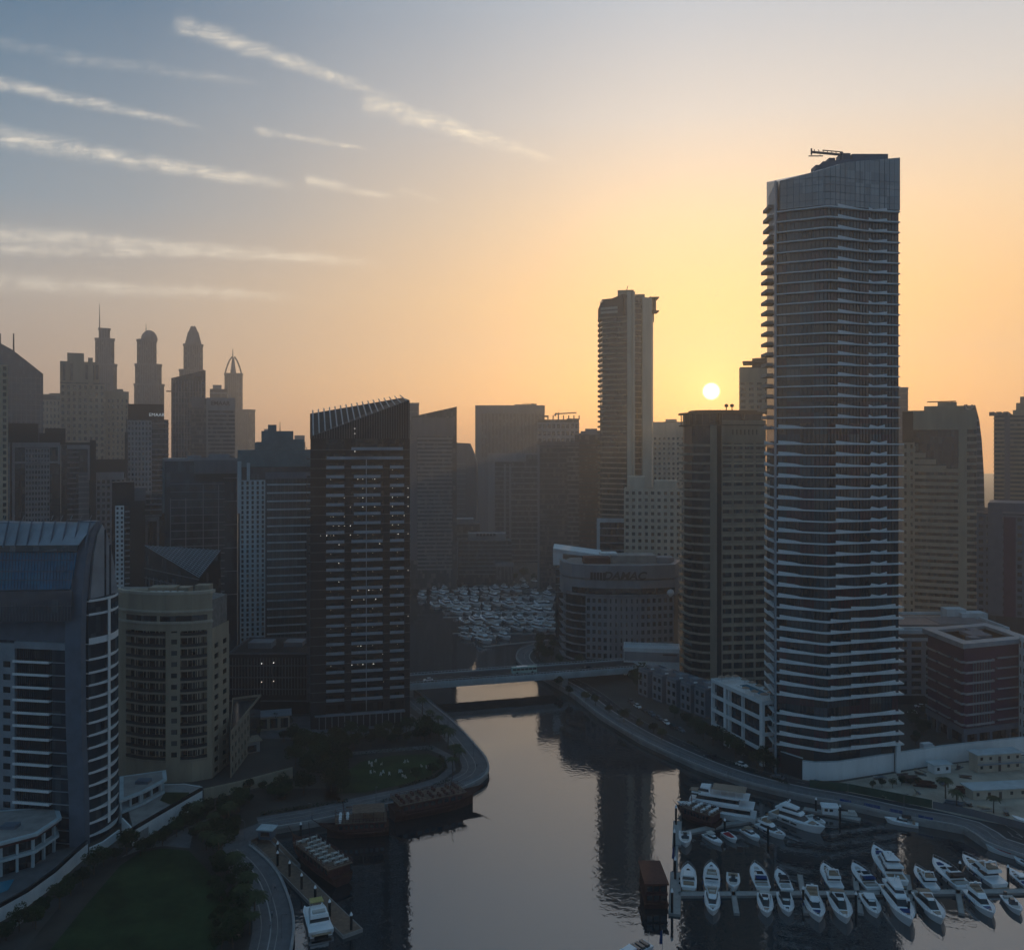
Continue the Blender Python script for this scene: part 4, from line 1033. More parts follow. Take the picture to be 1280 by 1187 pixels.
# car-park / podium block behind
D = 385
b = box_tower('parking_block', 'long grey parking block with open bays behind the maroon cube, right of the wavy tower', quad(1100, D, 1262, D, 36), zz(790, D), 'dark', 'building')
b.wm = 'grey'; b.wg = 'g_dark'; b.grid(0, GZ + 4, zz(800, D), 7, 9, .3, .35, .6)
b.panel(0, zz(800, D), zz(787, D), 'pale', o1=.9, name='fascia'); b.panel(0, zz(796, D), zz(791.5, D), 'dark', .1, .75, .8, 1.05, 'vent_strip'); b.parapet(zz(787, D) - .1, 1.2, .8, 'pale')
b.prism('roof_deck', offset(b.poly, -.5), zz(790, D), zz(788, D), 'roof'); b.plant([(.4, .5, 26, 18, .8), (.75, .5, 22, 16, 1.0)], zz(788, D), 'midgrey'); b.plant([(.82, .8, 9, 6, 4.5), (.95, .75, 12, 7, 3)], zz(788, D), 'pale'); b.done()
# tall hotel with inset gable
D = 470
poly = quad(1128, D, 1221, D, 34); b = box_tower('hotel_tower', 'broad beige tower with dark sloping inset near its top, right of the wavy tower', poly, zz(515, D), 'g_dark')
b.wm = 'beige'; b.grid(0, zz(790, D), zz(553, D), 24, 2, .62, .5, .4, .0, .17)
b.panel(0, zz(553, D), zz(514, D), 'dark', .0, .15, o1=.5, name='dark_wall'); b.panel(0, zz(537, D), zz(514, D), 'beige', .15, 1.0, o1=.6, name='upper_wall'); b.panel(0, zz(790, D), zz(537, D), 'beige', .76, .87, o1=.6, name='pier')
b.panel(0, zz(588, D), zz(537, D), 'g_dark', .17, .76, -.1, .1, 'inset_glass')
zr = zs(590, 775, 23, D); b.rows(0, zr, .6, 1.0, .9, 'beige', .17, .76, name='floor_band'); b.rows(0, zs(546, 775, 27, D), .6, .6, .9, 'beige', .87, 1.0)
A_, B2 = b.F(0); Fc, L = face(A_, B2); 
for k, y in enumerate((556, 564, 572, 580)):
    mb = MB(); x1 = .24 + .14 * k; n = len(mb.v); z0, z1 = zz(590, D), zz(y, D); mb.fbox(Fc, L * .17, L * (x1 - .06), zz(y + 8, D), zz(y + 2, D), -.05, .55); b.add('inset_step', mb, 'beige')
b.prism('roof_block', quad(1155, D + 3, 1205, D + 3, 22), zz(515, D), zz(507, D), 'beige'); b.prism('roof_block', quad(1172, D + 5, 1196, D + 5, 16), zz(507, D), zz(502, D), 'beige')
mb = MB(); p = P2(1190, D + 8); mb.bar((p.x, p.y, zz(503, D)), (p.x, p.y, zz(500, D)), .4); mb.bar((p.x + 2, p.y, zz(500.5, D)), (gx(1168, D), p.y, zz(501.5, D)), .3); b.add('roof_crane', mb, 'dark'); b.parapet(zz(515, D), 1, m='beige'); b.done()
# curved sail side tower beyond it
D = 540
b = Bld('hotel_tower', 'hazy tower with curved sail shaped right edge, beyond the broad beige tower', quad(1200, D, 1231, D, 25))
t = b.poly[1] - b.poly[0]; A0 = b.poly[0]; prof = [(0, 770), (.95, 770), (1.0, 700), (1.0, 640), (.96, 590), (.88, 550), (.78, 525), (.62, 506), (.45, 512), (0, 512)]
mb = MB(); mb.loft([[(*(A0 + t * u + Vector((0, dd))), zz(y, D)) for u, y in prof] for dd in (0, 25)]); b.add('body', mb, 'g_far')
for y in [525 + 9 * k for k in range(24)]:
    u1 = 1.0
    for (ua, ya), (ub, yb_) in zip(prof[1:-2], prof[2:-1]):
        if yb_ <= y <= ya: u1 = ua + (ub - ua) * (ya - y) / max(ya - yb_, 1e-6)
    mb = MB(); mb.fbox((A0, t.normalized(), Vector((t.y, -t.x)).normalized()), 0, t.length * u1 - .1, zz(y, D) - .7, zz(y, D) + .7, -.05, .5); b.add('floor_band', mb, 'grey')
for px in (1206, 1212, 1215): mb = MB(); p = P2(px, D + 6); mb.bar((p.x, p.y, zz(512, D)), (p.x - (2 if px == 1212 else 0), p.y, zz(505, D)), .5); b.add('mast', mb, 'midgrey')
b.done()
D = 640
b = box_tower('office_tower', 'thin grey slab peeking out right of the wavy tower above the broad beige one', quad(1120, D, 1135.5, D, 15), zz(486, D), 'midgrey'); b.rows(0, zs(492, 560, 9, D), .3, .4, 0, 'grey', name='floor_band'); b.parapet(zz(486, D)); b.done()
# stepped tower at the right edge
D = 590
b = box_tower('residential_tower', 'stepped tower with crown steps at the right frame edge', quad(1242, D, 1330, D, 30), zz(519, D), 'g_far')
b.rows(0, zs(524, 640, 22, D), .4, .8, .6, 'beige', 0, .16, name='floor_band'); b.rows(0, zs(524, 640, 22, D), .4, .8, .6, 'beige', .24, 1, name='floor_band'); b.panel(0, zz(650, D), zz(519, D), 'midgrey', .16, .24, o1=.5)
b.prism('crown_step', quad(1266, D + 2, 1330, D + 2, 24), zz(519, D), zz(512, D), 'beige'); b.prism('crown_step', quad(1270, D + 3, 1330, D + 3, 22), zz(512, D), zz(503, D), 'beige'); b.prism('crown_step', quad(1275, D + 4, 1330, D + 4, 20), zz(503, D), zz(495, D), 'beige')
for px in (1243, 1252, 1261): 
    mb = MB(); p = b.F(0, (px - 1242) / 88, 1)[0] + Vector((0, .5)); mb.quadbox([(p.x, p.y, zz(519, D)), (p.x + 3.6, p.y, zz(519, D)), (p.x + 3.6, p.y + 6, zz(519, D)), (p.x, p.y + 6, zz(519, D))], [(p.x, p.y, zz(514, D)), (p.x + 3.6, p.y, zz(518.5, D)), (p.x + 3.6, p.y + 6, zz(518.5, D)), (p.x, p.y + 6, zz(514, D))]); b.add('crown_tooth', mb, 'midgrey')
mb = MB(); p = P2(1281, D + 10); mb.bar((p.x, p.y, zz(495, D)), (p.x, p.y, zz(460, D)), .6, .2); b.add('mast', mb, 'midgrey'); b.done()
D = 480
b = box_tower('residential_tower', 'blue grey tower at the right frame edge in front of the stepped one', quad(1212, D, 1330, D, 30), zz(642, D), 'g_blue')
b.prism('upper_block', quad(1236, D + 2, 1330, D + 2, 26), zz(643, D), zz(629, D), 'bluegrey'); b.wm = 'bluegrey'; b.grid(0, zz(770, D), zz(644, D), 13, 12, .4, .5, .4); b.panel(0, zz(770, D), zz(629, D), 'bluegrey', .2, .36, o1=.7, name='pier'); b.panel(0, zz(770, D), zz(646, D), 'purple', .37, .5, o1=.5); b.parapet(zz(642, D)); b.done()
# ---- middle distance, centre
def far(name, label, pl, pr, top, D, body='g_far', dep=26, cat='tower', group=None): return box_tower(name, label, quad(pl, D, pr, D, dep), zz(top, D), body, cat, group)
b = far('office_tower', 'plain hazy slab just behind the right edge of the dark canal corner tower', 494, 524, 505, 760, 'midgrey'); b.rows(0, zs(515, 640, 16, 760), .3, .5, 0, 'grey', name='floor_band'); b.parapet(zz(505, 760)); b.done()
D = 690
b = Bld('office_tower', 'banded tower with slanted top, right of the dark canal corner tower', quad(513, D, 571, D, 28)); Q = b.poly
mb = MB(); mb.prism(b.poly, GZ, [zz(521, D), zz(508, D), zz(512, D), zz(524, D)]); b.add('body', mb, 'g_far')
b.panel(0, zz(545, D), zz(522, D), 'midgrey', .04, .95, o1=.5, name='upper_wall'); b.rows(0, zs(549, 712, 34, D), .7, .7, .5, 'grey', .15, .9, name='floor_band'); b.panel(0, zz(700, D), zz(545, D), 'midgrey', .0, .14, o1=.9, name='pier'); b.done()
D = 880
b = Bld('office_tower', 'dark narrow tower with sloping top, between the slanted banded tower and the wide finned one', quad(565, D, 596, D, 24))
mb = MB(); P = b.poly; t = P[1] - P[0]; pr = [(0, 740), (1, 740), (1, 576), (.7, 554), (0, 553)]
mb.loft([[(*(P[0] + t * u + Vector((0, dd))), zz(y, D)) for u, y in pr] for dd in (0, 24)]); b.add('body', mb, 'midgrey'); b.rows(0, zs(580, 668, 15, D), .4, .6, .4, 'grey', .05, .55, name='floor_band'); b.done()
D = 1050
b = far('office_tower', 'wide hazy tower with vertical fins near the centre', 594, 681, 507, D, 'g_far', 34); b.fins(0, zz(720, D), zz(517, D), 17, 1.6, .7, 'midgrey', .1, .98); b.panel(0, zz(517, D), zz(506.5, D), 'midgrey', o1=1.1, name='top_band'); b.panel(0, zz(720, D), zz(517, D), 'midgrey', 0, .09, o1=1.1, name='pier'); b.panel(0, zz(720, D), zz(572, D), 'midgrey', .0, .17, o0=.8, o1=1.8, name='pier'); b.plant([(.7, .5, 22, 10, 2.2), (.85, .4, 6, 5, 3)], zz(507, D), 'midgrey')
mb = MB(); p = P2(660, D + 8); mb.bar((p.x, p.y, zz(506, D)), (p.x, p.y, zz(503.5, D)), .4); mb.bar((gx(653, D), p.y, zz(504, D)), (gx(667, D), p.y, zz(504, D)), .3); b.add('roof_crane', mb, 'dark'); b.done()
D = 900
b = far('residential_tower', 'unfinished tower with crane on its roof, right of the wide finned tower', 672, 724, 524, D, 'g_far', 26); b.wm = 'grey'; b.grid(0, zz(600, D), zz(528, D), 8, 9, .35, .4, .6); b.panel(0, zz(720, D), zz(600, D), 'grey', o1=.5)
for k in range(9): p = b.F(0, k / 8, 1)[0]; mb = MB(); mb.bar((p.x, p.y + .5, zz(524, D)), (p.x, p.y + .5, zz(519, D)), .6); b.add('column', mb, 'midgrey')
b.panel(0, zz(521, D), zz(519, D), 'midgrey', 0, .25, -10, .5, 'roof_slab'); b.panel(0, zz(525, D), zz(523, D), 'midgrey', .7, 1, -10, .5, 'roof_slab')
mb = MB(); p = P2(698, D + 8); mb.bar((p.x, p.y, zz(524, D)), (p.x, p.y, zz(515, D)), .7); mb.bar((gx(694, D), p.y, zz(517, D)), (gx(721, D), p.y - 3, zz(515.5, D)), .6); mb.bar((gx(694, D), p.y, zz(517, D) - 2), (gx(696, D), p.y, zz(517, D) + 1), .9); b.add('tower_crane', mb, 'midgrey'); b.done()
D = 850
b = far('office_tower', 'framed grey tower standing in front of the wide finned tower', 610, 676, 568, D, 'g_far', 24); b.panel(0, zz(577, D), zz(567, D), 'grey', 0, .72, o1=1.2, name='top_band'); b.panel(0, zz(730, D), zz(577, D), 'grey', 0, .13, o1=1.2, name='pier'); b.panel(0, zz(730, D), zz(580, D), 'grey', .3, .34, o1=.8, name='fin'); b.panel(0, zz(730, D), zz(580, D), 'grey', .40, .44, o1=.8, name='fin'); b.rows(0, zs(584, 715, 20, D), .5, .6, .6, 'grey', .44, 1, name='floor_band'); b.rows(0, zs(584, 715, 24, D), .3, .4, .4, 'grey', .13, .4, name='floor_band'); b.parapet(zz(568, D)); b.done()
D = 690
b = far('office_tower', 'dark banded tower with bright left edge, in front of the one with roof crane', 672, 724, 554, D, 'g_far', 24); b.rows(0, zs(560, 728, 27, D), .4, .7, .4, 'midgrey', .06, .7, name='floor_band'); b.rows(0, zs(560, 728, 30, D), .6, .5, .5, 'grey', .72, 1.0); b.panel(0, zz(735, D), zz(556, D), 'grey', .0, .05, o1=1, name='pier'); b.panel(0, zz(557, D), zz(552, D), 'midgrey', o1=.6, name='top_band'); b.done()
D = 740
b = far('apartment_tower', 'hazy brown tower between the dark banded tower and the slender tall tower', 718, 756, 543, D, 'g_far', 24); b.wm = 'brown'; b.rows(0, zs(552, 690, 26, D), .5, .7, .6, 'brown', name='floor_band'); b.plant([(.55, .4, 10, 8, 5), (.3, .5, 5, 5, 3), (.75, .5, 6, 6, 3.5)], zz(543, D), 'grey'); b.parapet(zz(543, D)); b.done()
D = 735
b = far('office_block', 'low grey block with white fins on the far quay, left part', 508, 600, 655, D, 'g_far', 22, 'office block'); b.rows(0, zs(668, 714, 9, D), .4, .7, .5, 'grey', .0, 1, name='floor_band'); b.panel(0, zz(720, D), zz(664, D), 'grey', .33, .40, o1=1, name='fin'); b.prism('roof_block', quad(534, D + 3, 592, D + 3, 14), zz(655, D), zz(649, D), 'grey'); b.parapet(zz(655, D)); b.done()
D = 715
b = far('office_block', 'low grey block with a row of square roof signs on the far quay', 570, 640, 676, D, 'g_far', 20, 'office block'); b.rows(0, zs(682, 718, 8, D), .4, .6, .4, 'grey', .05, 1, name='floor_band'); b.panel(0, zz(724, D), zz(676, D), 'grey', .0, .04, o1=1.2, name='pier'); b.prism('roof_block', quad(585, D + 2, 632, D + 2, 12), zz(676, D), zz(667, D), 'grey')
for k in range(6): mb = MB(); mb.box(gx(597 + 4.2 * k, D + 1.5), D + 1.5, zz(668.5, D), 1.9, .5, 1.9); b.add('roof_sign', mb, 'dark')
b.done()
b = far('kiosk_block', 'small glass fronted pavilion right of the far quay blocks', 619, 642, 704, 705, 'g_far', 8, 'building'); b.panel(0, zz(708, 705), zz(703, 705), 'grey', o1=1, name='canopy'); b.fins(0, zz(724, 705), zz(708, 705), 5, .5, .5, 'grey'); b.done()

# ---- far left skyline
def stack_tower(label, D, tiers, m, name='skyscraper', spire=None, dome=False, bands=True, fins_=True):
    """tiers: (left px, right px, bottom y, top y)"""
    l, r, y0, y1 = tiers[0]; b = Bld(name, label, quad(l, D, r, D, (r - l) * D / FPX * .8))
    for i, (l, r, y0, y1) in enumerate(tiers):
        ins = i * .0; w = (r - l) * D / FPX; c = gx((l + r) / 2, D); y = b.o.y
        rt = math.atan2(b.o.x, b.o.y); ca, sa = math.cos(rt), math.sin(rt); c = y * ((l + r) / 2 - CX) / FPX
        pts = [Vector((c + a * w * ca + e * w * sa, y - a * w * sa + e * w * ca)) for a, e in ((-.5, -.4), (.5, -.4), (.5, .4), (-.5, .4))]
        ch = []
        for j in range(4):
            p = pts[j]; ch += [p + (pts[j - 1] - p) * .16, p + (pts[(j + 1) % 4] - p) * .16]
        z0 = GZ if i == 0 else zz(y0, D)
        b.prism('tier', ch, z0, zz(y1, D), m)
        Fc, L = face(ch[1], ch[2])
        if fins_:
            for k in range(max(3, int(w / 4))):
                n = max(3, int(w / 4)); mb = MB(); s = L * (k + .5) / n; mb.fbox(Fc, s - .7, s + .7, max(z0, zz(600, D)), zz(y1, D) - 1, -.1, .8); b.add('fin', mb, 'midgrey')
        b.prism('tier_cornice', offset(ch, .8), zz(y1, D) - 1.5, zz(y1, D) + .8, 'midgrey')
    if dome:
        l, r, y0, y1 = dome; w = (r - l) * D / FPX / 2; h = zz(y1, D) - zz(y0, D); mb = MB()
        mb.lathe(b.o.x, b.o.y, [(w * math.cos(a), zz(y0, D) + h * math.sin(a)) for a in frange(0, 1.5, 8)], 16); b.add('dome', mb, 'midgrey')
    if spire:
        px, y0, y1, r_ = spire; mb = MB(); x = b.o.y * (px - CX) / FPX; mb.bar((x, b.o.y, zz(y0, D)), (x, b.o.y, zz(y1, D)), r_, r_ * .3, 6); b.add('spire', mb, 'midgrey')
    b.done(); return b
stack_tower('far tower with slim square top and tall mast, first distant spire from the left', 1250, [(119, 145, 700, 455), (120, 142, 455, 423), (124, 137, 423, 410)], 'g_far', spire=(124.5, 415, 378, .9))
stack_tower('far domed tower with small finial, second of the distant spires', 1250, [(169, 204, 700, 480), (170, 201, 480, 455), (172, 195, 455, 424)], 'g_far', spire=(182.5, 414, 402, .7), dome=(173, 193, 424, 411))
b = stack_tower('far tower with pointed stepped crown, third of the distant spires', 1250, [(225, 254, 700, 462), (230, 253, 462, 430)], 'g_far')
rt = math.atan2(b.o.x, b.o.y); RQ = [(a_ * math.cos(rt) + e_ * math.sin(rt), -a_ * math.sin(rt) + e_ * math.cos(rt)) for a_, e_ in ((-1, -.8), (1, -.8), (1, .8), (-1, .8))]
D = 1250; mb = MB(); x = b.o.y * (241.5 - CX) / FPX; w = 20 * D / FPX / 2
for (y0, y1, a, c) in ((430, 414, 1, .62), (414, 407, .55, .3)):
    mb.quadbox([(x + sx * w * a, b.o.y + sy * w * a, zz(y0, D)) for sx, sy in RQ], [(x + sx * w * c, b.o.y + sy * w * c, zz(y1, D)) for sx, sy in RQ])
for dx_ in (-2.5, 2.5): mb.bar((x + dx_, b.o.y, zz(409, D)), (x + dx_ * .6, b.o.y, zz(405.5, D)), 1.2, .4)
b.add('crown', mb, 'midgrey')
b = stack_tower('far tower with open arched crown and needle, fourth of the distant spires', 1400, [(268, 318, 700, 512), (281, 303, 512, 466)], 'g_far', spire=(291, 470, 434, 1.6))
D = 1400; mb = MB(); x = b.o.y * (291.5 - CX) / FPX
for sgn in (-1, 1):
    pts = [(sgn * 10.5, 466), (sgn * 8.5, 458), (sgn * 5, 449), (sgn * 1.5, 444)]
    for (a, ya), (c, yc) in zip(pts[:-1], pts[1:]): mb.bar((x + a * D / FPX, b.o.y, zz(ya, D)), (x + c * D / FPX, b.o.y, zz(yc, D)), 1.2)
mb.bar((x, b.o.y, zz(468, D)), (x, b.o.y, zz(445, D)), 5, 1.5, 6); b.add('crown', mb, 'midgrey')
D = 820   # big curved glass slab at left edge
b = Bld('office_tower', 'large glass tower with roof falling to the right, at the left frame edge', quad(-40, D, 54, D, 40)); P = b.poly; t = P[1] - P[0]; nv = (P[3] - P[0]).normalized()
pr = [(0, 740), (1, 740), (1, 466), (.80, 452), (.58, 437), (.43, 430), (0, 418)]; mb = MB(); mb.loft([[(*(P[0] + t * u + nv * dd), zz(y, D)) for u, y in pr] for dd in (0, 40)]); b.add('body', mb, 'g_blue')
b.rows(0, zs(472, 600, 20, D), .3, .35, 0, 'midgrey', 0, .99, name='floor_band'); b.fins(0, zz(640, D), zz(470, D), 9, .4, .5, 'midgrey', .4, 1.0)
mb = MB(); p = P2(17, D + 10); mb.bar((p.x, p.y, zz(442, D)), (p.x, p.y, zz(415, D)), .9, .6); b.add('mast', mb, 'dark'); mb = MB(); p = P2(0, D + 10); mb.bar((p.x, p.y, zz(430, D)), (p.x, p.y, zz(415, D)), 1.0, .8); b.add('mast', mb, 'dark'); b.done()
b = far('apartment_tower', 'narrow tan tower sliver at the very left frame edge', -60, 10, 456, 470, 'g_dark', 24); b.wm = 'sand'; b.grid(0, zz(700, 470), zz(456, 470), 30, 8, .5, .4, .5); b.done()
D = 900
b = far('apartment_tower', 'tall beige stepped tower with boxy top, left of the masted spire', 75, 131, 478, D, 'g_far', 30); b.wm = 'beige'; b.grid(0, zz(640, D), zz(480, D), 20, 8, .5, .45, .7)
Q = b.poly
for (l, r, top) in ((75, 124, 452), (84, 105, 441), (110, 116, 447)): b.prism('upper_tier', quad(l, D + 1 if l > 75 else D - .5, r, D + 1 if l > 75 else D - .5, 18), zz(480, D), zz(top, D), 'beige')
for (a, y0, y1) in ((.06, 476, 455), (.22, 476, 455), (.56, 474, 456), (.70, 474, 456), (.8, 474, 456)): b.panel(0, zz(y0, D), zz(y1, D), 'g_far', a, a + .06, .4, .75, 'tall_window')
b.done()
D = 930
b = far('apartment_tower', 'beige tower shoulder right of the tall beige stepped tower', 122, 161, 490, D, 'g_far', 28); b.wm = 'beige'; b.grid(0, zz(600, D), zz(497, D), 14, 7, .55, .45, .6); b.panel(0, zz(497, D), zz(489, D), 'beige', o1=.7); b.prism('upper_tier', quad(143, D + 2, 154, D + 2, 12), zz(490, D), zz(486, D), 'beige'); b.done()
D = 1050
b = far('apartment_tower', 'pale far beige tower between the left glass tower and tall beige stepped tower', 52, 80, 494, D, 'g_far', 24); b.wm = 'beige'; b.grid(0, zz(580, D), zz(500, D), 10, 6, .55, .45, .6); b.plant([(.6, .5, 12, 8, 3)], zz(494, D), 'beige'); b.parapet(zz(494, D), m='beige'); b.done()
# tower with lit sign
D = 660
b = far('hotel_tower', 'dark topped tower carrying a small lit white sign, below the domed spire', 157, 211, 524, D, 'g_dark', 26); b.wm = 'grey'; b.grid(0, zz(640, D), zz(526, D), 18, 7, .5, .42, .6, .04, .6); b.rows(0, zs(530, 640, 18, D), .7, .4, .6, 'midgrey', .6, 1.0); b.prism('sign_wall', quad(160, D + .5, 205, D + .5, 18), zz(525, D), zz(505, D), 'dark'); b.panel(0, zz(620, D), zz(540, D), 'dark', -.02, .05, o1=1.0)
b.sign(0, .72, zz(518.5, D), 'EMAAR', 3.4, 'signwhite', 1.8, .1, 1.0); b.done()
D = 800
b = Bld('office_tower', 'dark tower with top slanting up to the right, below the pointed spire', quad(214, D, 257, D, 28)); mb = MB(); mb.prism(b.poly, GZ, [zz(473, D), zz(462, D), zz(464, D), zz(475, D)]); b.add('body', mb, 'g_dark'); b.fins(0, zz(600, D), zz(476, D), 12, .8, .6, 'midgrey'); b.rows(0, zs(490, 600, 16, D), .3, .5, 0, 'midgrey', name='floor_band')
mb = MB(); p = P2(213, D); mb.box(p.x - 1, p.y, zz(489, D), 4, 4, .9); b.add('davit', mb, 'dark')
for px in (217, 254): mb = MB(); p = P2(px, D - .4); mb.lathe(p.x, p.y, [(1.3, zz(480, D)), (1.5, zz(479, D)), (1.3, zz(478, D))], 8); b.add('roof_light', mb, 'grey')
b.done()
D = 730
b = far('office_tower', 'banded tower with faint dark sign letters, right of the slanted dark tower', 239, 294, 498, D, 'g_far', 26); b.rows(0, zs(513, 600, 18, D), .6, .8, .5, 'grey', .38, 1.0, name='floor_band'); b.rows(0, zs(513, 600, 18, D), .3, .5, .3, 'midgrey', .0, .34, name='floor_band'); b.panel(0, zz(510, D), zz(497, D), 'midgrey', 0, .3, o1=.5); b.panel(0, zz(512, D), zz(497, D), 'grey', .36, 1, o1=.7, name='sign_wall'); b.panel(0, zz(600, D), zz(497, D), 'grey', .34, .38, o1=.9, name='pier')
b.sign(0, .66, zz(504, D), 'EMAAR', 4.6, 'signdark', .85, .1, 1.0, bold=.12); b.done()
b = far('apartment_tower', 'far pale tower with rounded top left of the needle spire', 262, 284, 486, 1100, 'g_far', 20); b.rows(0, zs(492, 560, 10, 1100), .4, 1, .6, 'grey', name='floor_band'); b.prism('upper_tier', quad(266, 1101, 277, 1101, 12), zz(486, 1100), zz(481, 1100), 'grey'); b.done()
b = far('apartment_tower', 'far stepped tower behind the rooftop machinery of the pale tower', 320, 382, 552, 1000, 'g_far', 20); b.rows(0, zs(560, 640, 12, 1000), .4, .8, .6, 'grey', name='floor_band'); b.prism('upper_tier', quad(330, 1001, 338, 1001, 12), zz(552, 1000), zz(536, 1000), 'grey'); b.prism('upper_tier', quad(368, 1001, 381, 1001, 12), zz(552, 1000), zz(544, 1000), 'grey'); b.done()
# mid left cluster
D = 520
b = far('office_tower', 'dark tower with pale portal frame near the left edge, behind the sail roof', 12, 76, 553, D, 'g_dark', 26); b.panel(0, zz(559, D), zz(553, D), 'grey', .05, .98, o1=1.3, name='frame'); b.panel(0, zz(720, D), zz(559, D), 'grey', .05, .10, o1=1.3, name='frame'); b.panel(0, zz(580, D), zz(559, D), 'grey', .94, .98, o1=1.3, name='frame'); b.panel(0, zz(579, D), zz(576.5, D), 'grey', .1, .94, o1=1.1, name='frame'); b.wm = 'grey'; b.grid(0, zz(720, D), zz(560, D), 24, 8, .45, .45, .7, .3, .78); b.prism('plant_room', quad(10, D + 2, 48, D + 2, 18), zz(553, D), zz(529, D), 'dark'); b.prism('plant_room', quad(49, D + 6, 80, D + 6, 12), zz(553, D), zz(541, D), 'dark'); b.done()
D = 540
b = far('apartment_tower', 'dark tower with pale inverted L frame, left cluster behind the sail roof', 76, 120, 556, D, 'g_dark', 26); b.panel(0, zz(561, D), zz(556, D), 'grey', .18, .82, o1=1.2, name='frame'); b.panel(0, zz(600, D), zz(561, D), 'grey', .76, .82, o1=1.2, name='frame'); b.rows(0, zs(566, 650, 14, D), .5, .5, .5, 'midgrey', .18, .5); b.panel(0, zz(700, D), zz(590, D), 'midgrey', .5, .8, o1=.8, name='panel'); b.rows(0, zs(596, 650, 9, D), 1.1, .5, .3, 'grey', .5, .8); b.panel(0, zz(700, D), zz(550, D), 'dark', .82, 1, o1=.7, name='dark_wall'); b.prism('plant_room', quad(56, D + 4, 82, D + 4, 14), zz(556, D), zz(535, D), 'dark'); b.parapet(zz(556, D), 1.5, m='dark'); b.done()
D = 585
b = far('apartment_block', 'grey block with dark upper storeys under the lit sign tower, left cluster', 120, 157, 574, D, 'g_dark', 22, 'apartment block'); b.panel(0, zz(590, D), zz(574, D), 'dark', o1=.5, name='dark_wall'); b.panel(0, zz(598, D), zz(590, D), 'grey', 0, .95, o1=.8, name='top_band'); b.wm = 'grey'; b.grid(0, zz(720, D), zz(598, D), 16, 6, .45, .42, .6); b.done()
D = 480
b = far('apartment_block', 'slim pale window strip tower between the sail roof and the gridded dark glass tower', 139, 181, 632, D, 'g_dark', 22, 'apartment block'); b.wm = 'white'; b.grid(0, zz(760, D), zz(632, D), 22, 2, .52, .45, .9, .12, .38); b.wm = 'white'; b.rows(0, zs(640, 730, 14, D), .7, .3, .5, 'grey', .40, .55); b.panel(0, zz(760, D), zz(626, D), 'dark', .56, 1, o1=.6, name='dark_wall'); b.prism('plant_room', quad(140, D + 4, 168, D + 4, 14), zz(634, D), zz(603, D), 'dark'); b.prism('plant_room', quad(168, D + 5, 182, D + 5, 12), zz(634, D), zz(610, D), 'midgrey'); b.done()
D = 500
b = far('apartment_block', 'small dark block with one white portal frame, left of the gridded dark glass tower', 178, 208, 618, D, 'g_dark', 20, 'apartment block'); b.panel(0, zz(690, D), zz(648, D), 'grey', .12, .22, o1=.9, name='frame'); b.panel(0, zz(690, D), zz(648, D), 'grey', .6, .7, o1=.9, name='frame'); b.panel(0, zz(651, D), zz(646, D), 'grey', .12, .7, o1=.95, name='frame'); b.rows(0, zs(624, 645, 4, D), .7, .5, .4, 'grey', .1, .8); b.done()
# ================================================================== BRIDGE, VEHICLES
BZ = 8.3
BA, BB = P2(498, 392), P2(802, 424); bt = (BB - BA).normalized(); bn = Vector((-bt.y, bt.x)); BL = (BB - BA).length
br = empty('road_bridge', (BA.x, BA.y, 0), 'low grey road bridge crossing the canal with railings', 'bridge')
bo = Vector((BA.x, BA.y, 0)); BF = (BA, bt, -bn)
def bpart(name, fn, m, parent=None):
    mb = MB(); fn(mb); return obj(name, mb.mesh(name, m, bo), parent or br)
bpart('deck', lambda q: (q.fbox(BF, 0, BL, BZ - 2.6, BZ - .1, -14.5, -.5), q.fbox(BF, 0, BL, BZ - 1.4, BZ - .12, -15, 0)), 'pale')
bpart('roadway', lambda q: q.fbox(BF, 0, BL, BZ - .1, BZ, -13.3, -1.7), 'asphalt')
bpart('lane_line', lambda q: [q.fbox(BF, s, s + 3, BZ - .02, BZ + .02, -7.6, -7.4) for s in range(2, int(BL) - 4, 7)], 'kerb')
for o in (-15, -1.7): bpart('footway', lambda q: q.fbox(BF, 0, BL, BZ - .12, BZ + .14, o, o + 1.7), 'paving')
def rail(q, o):
    q.fbox(BF, 0, BL, BZ - .9, BZ + .55, o, o + .3); q.fbox(BF, 0, BL, BZ + 1.15, BZ + 1.3, o + .08, o + .22)
    s = 0
    while s < BL: q.fbox(BF, s, s + .16, BZ + .55, BZ + 1.15, o + .08, o + .2); s += 1.6
for o in (-15.3, 0): bpart('railing', lambda q: rail(q, o), 'pale')
for s in (4, BL * .66): bpart('pier', lambda q: q.fbox(BF, s, s + 3, -1.5, BZ - 2.6, -13.5, -1.5), 'concrete')

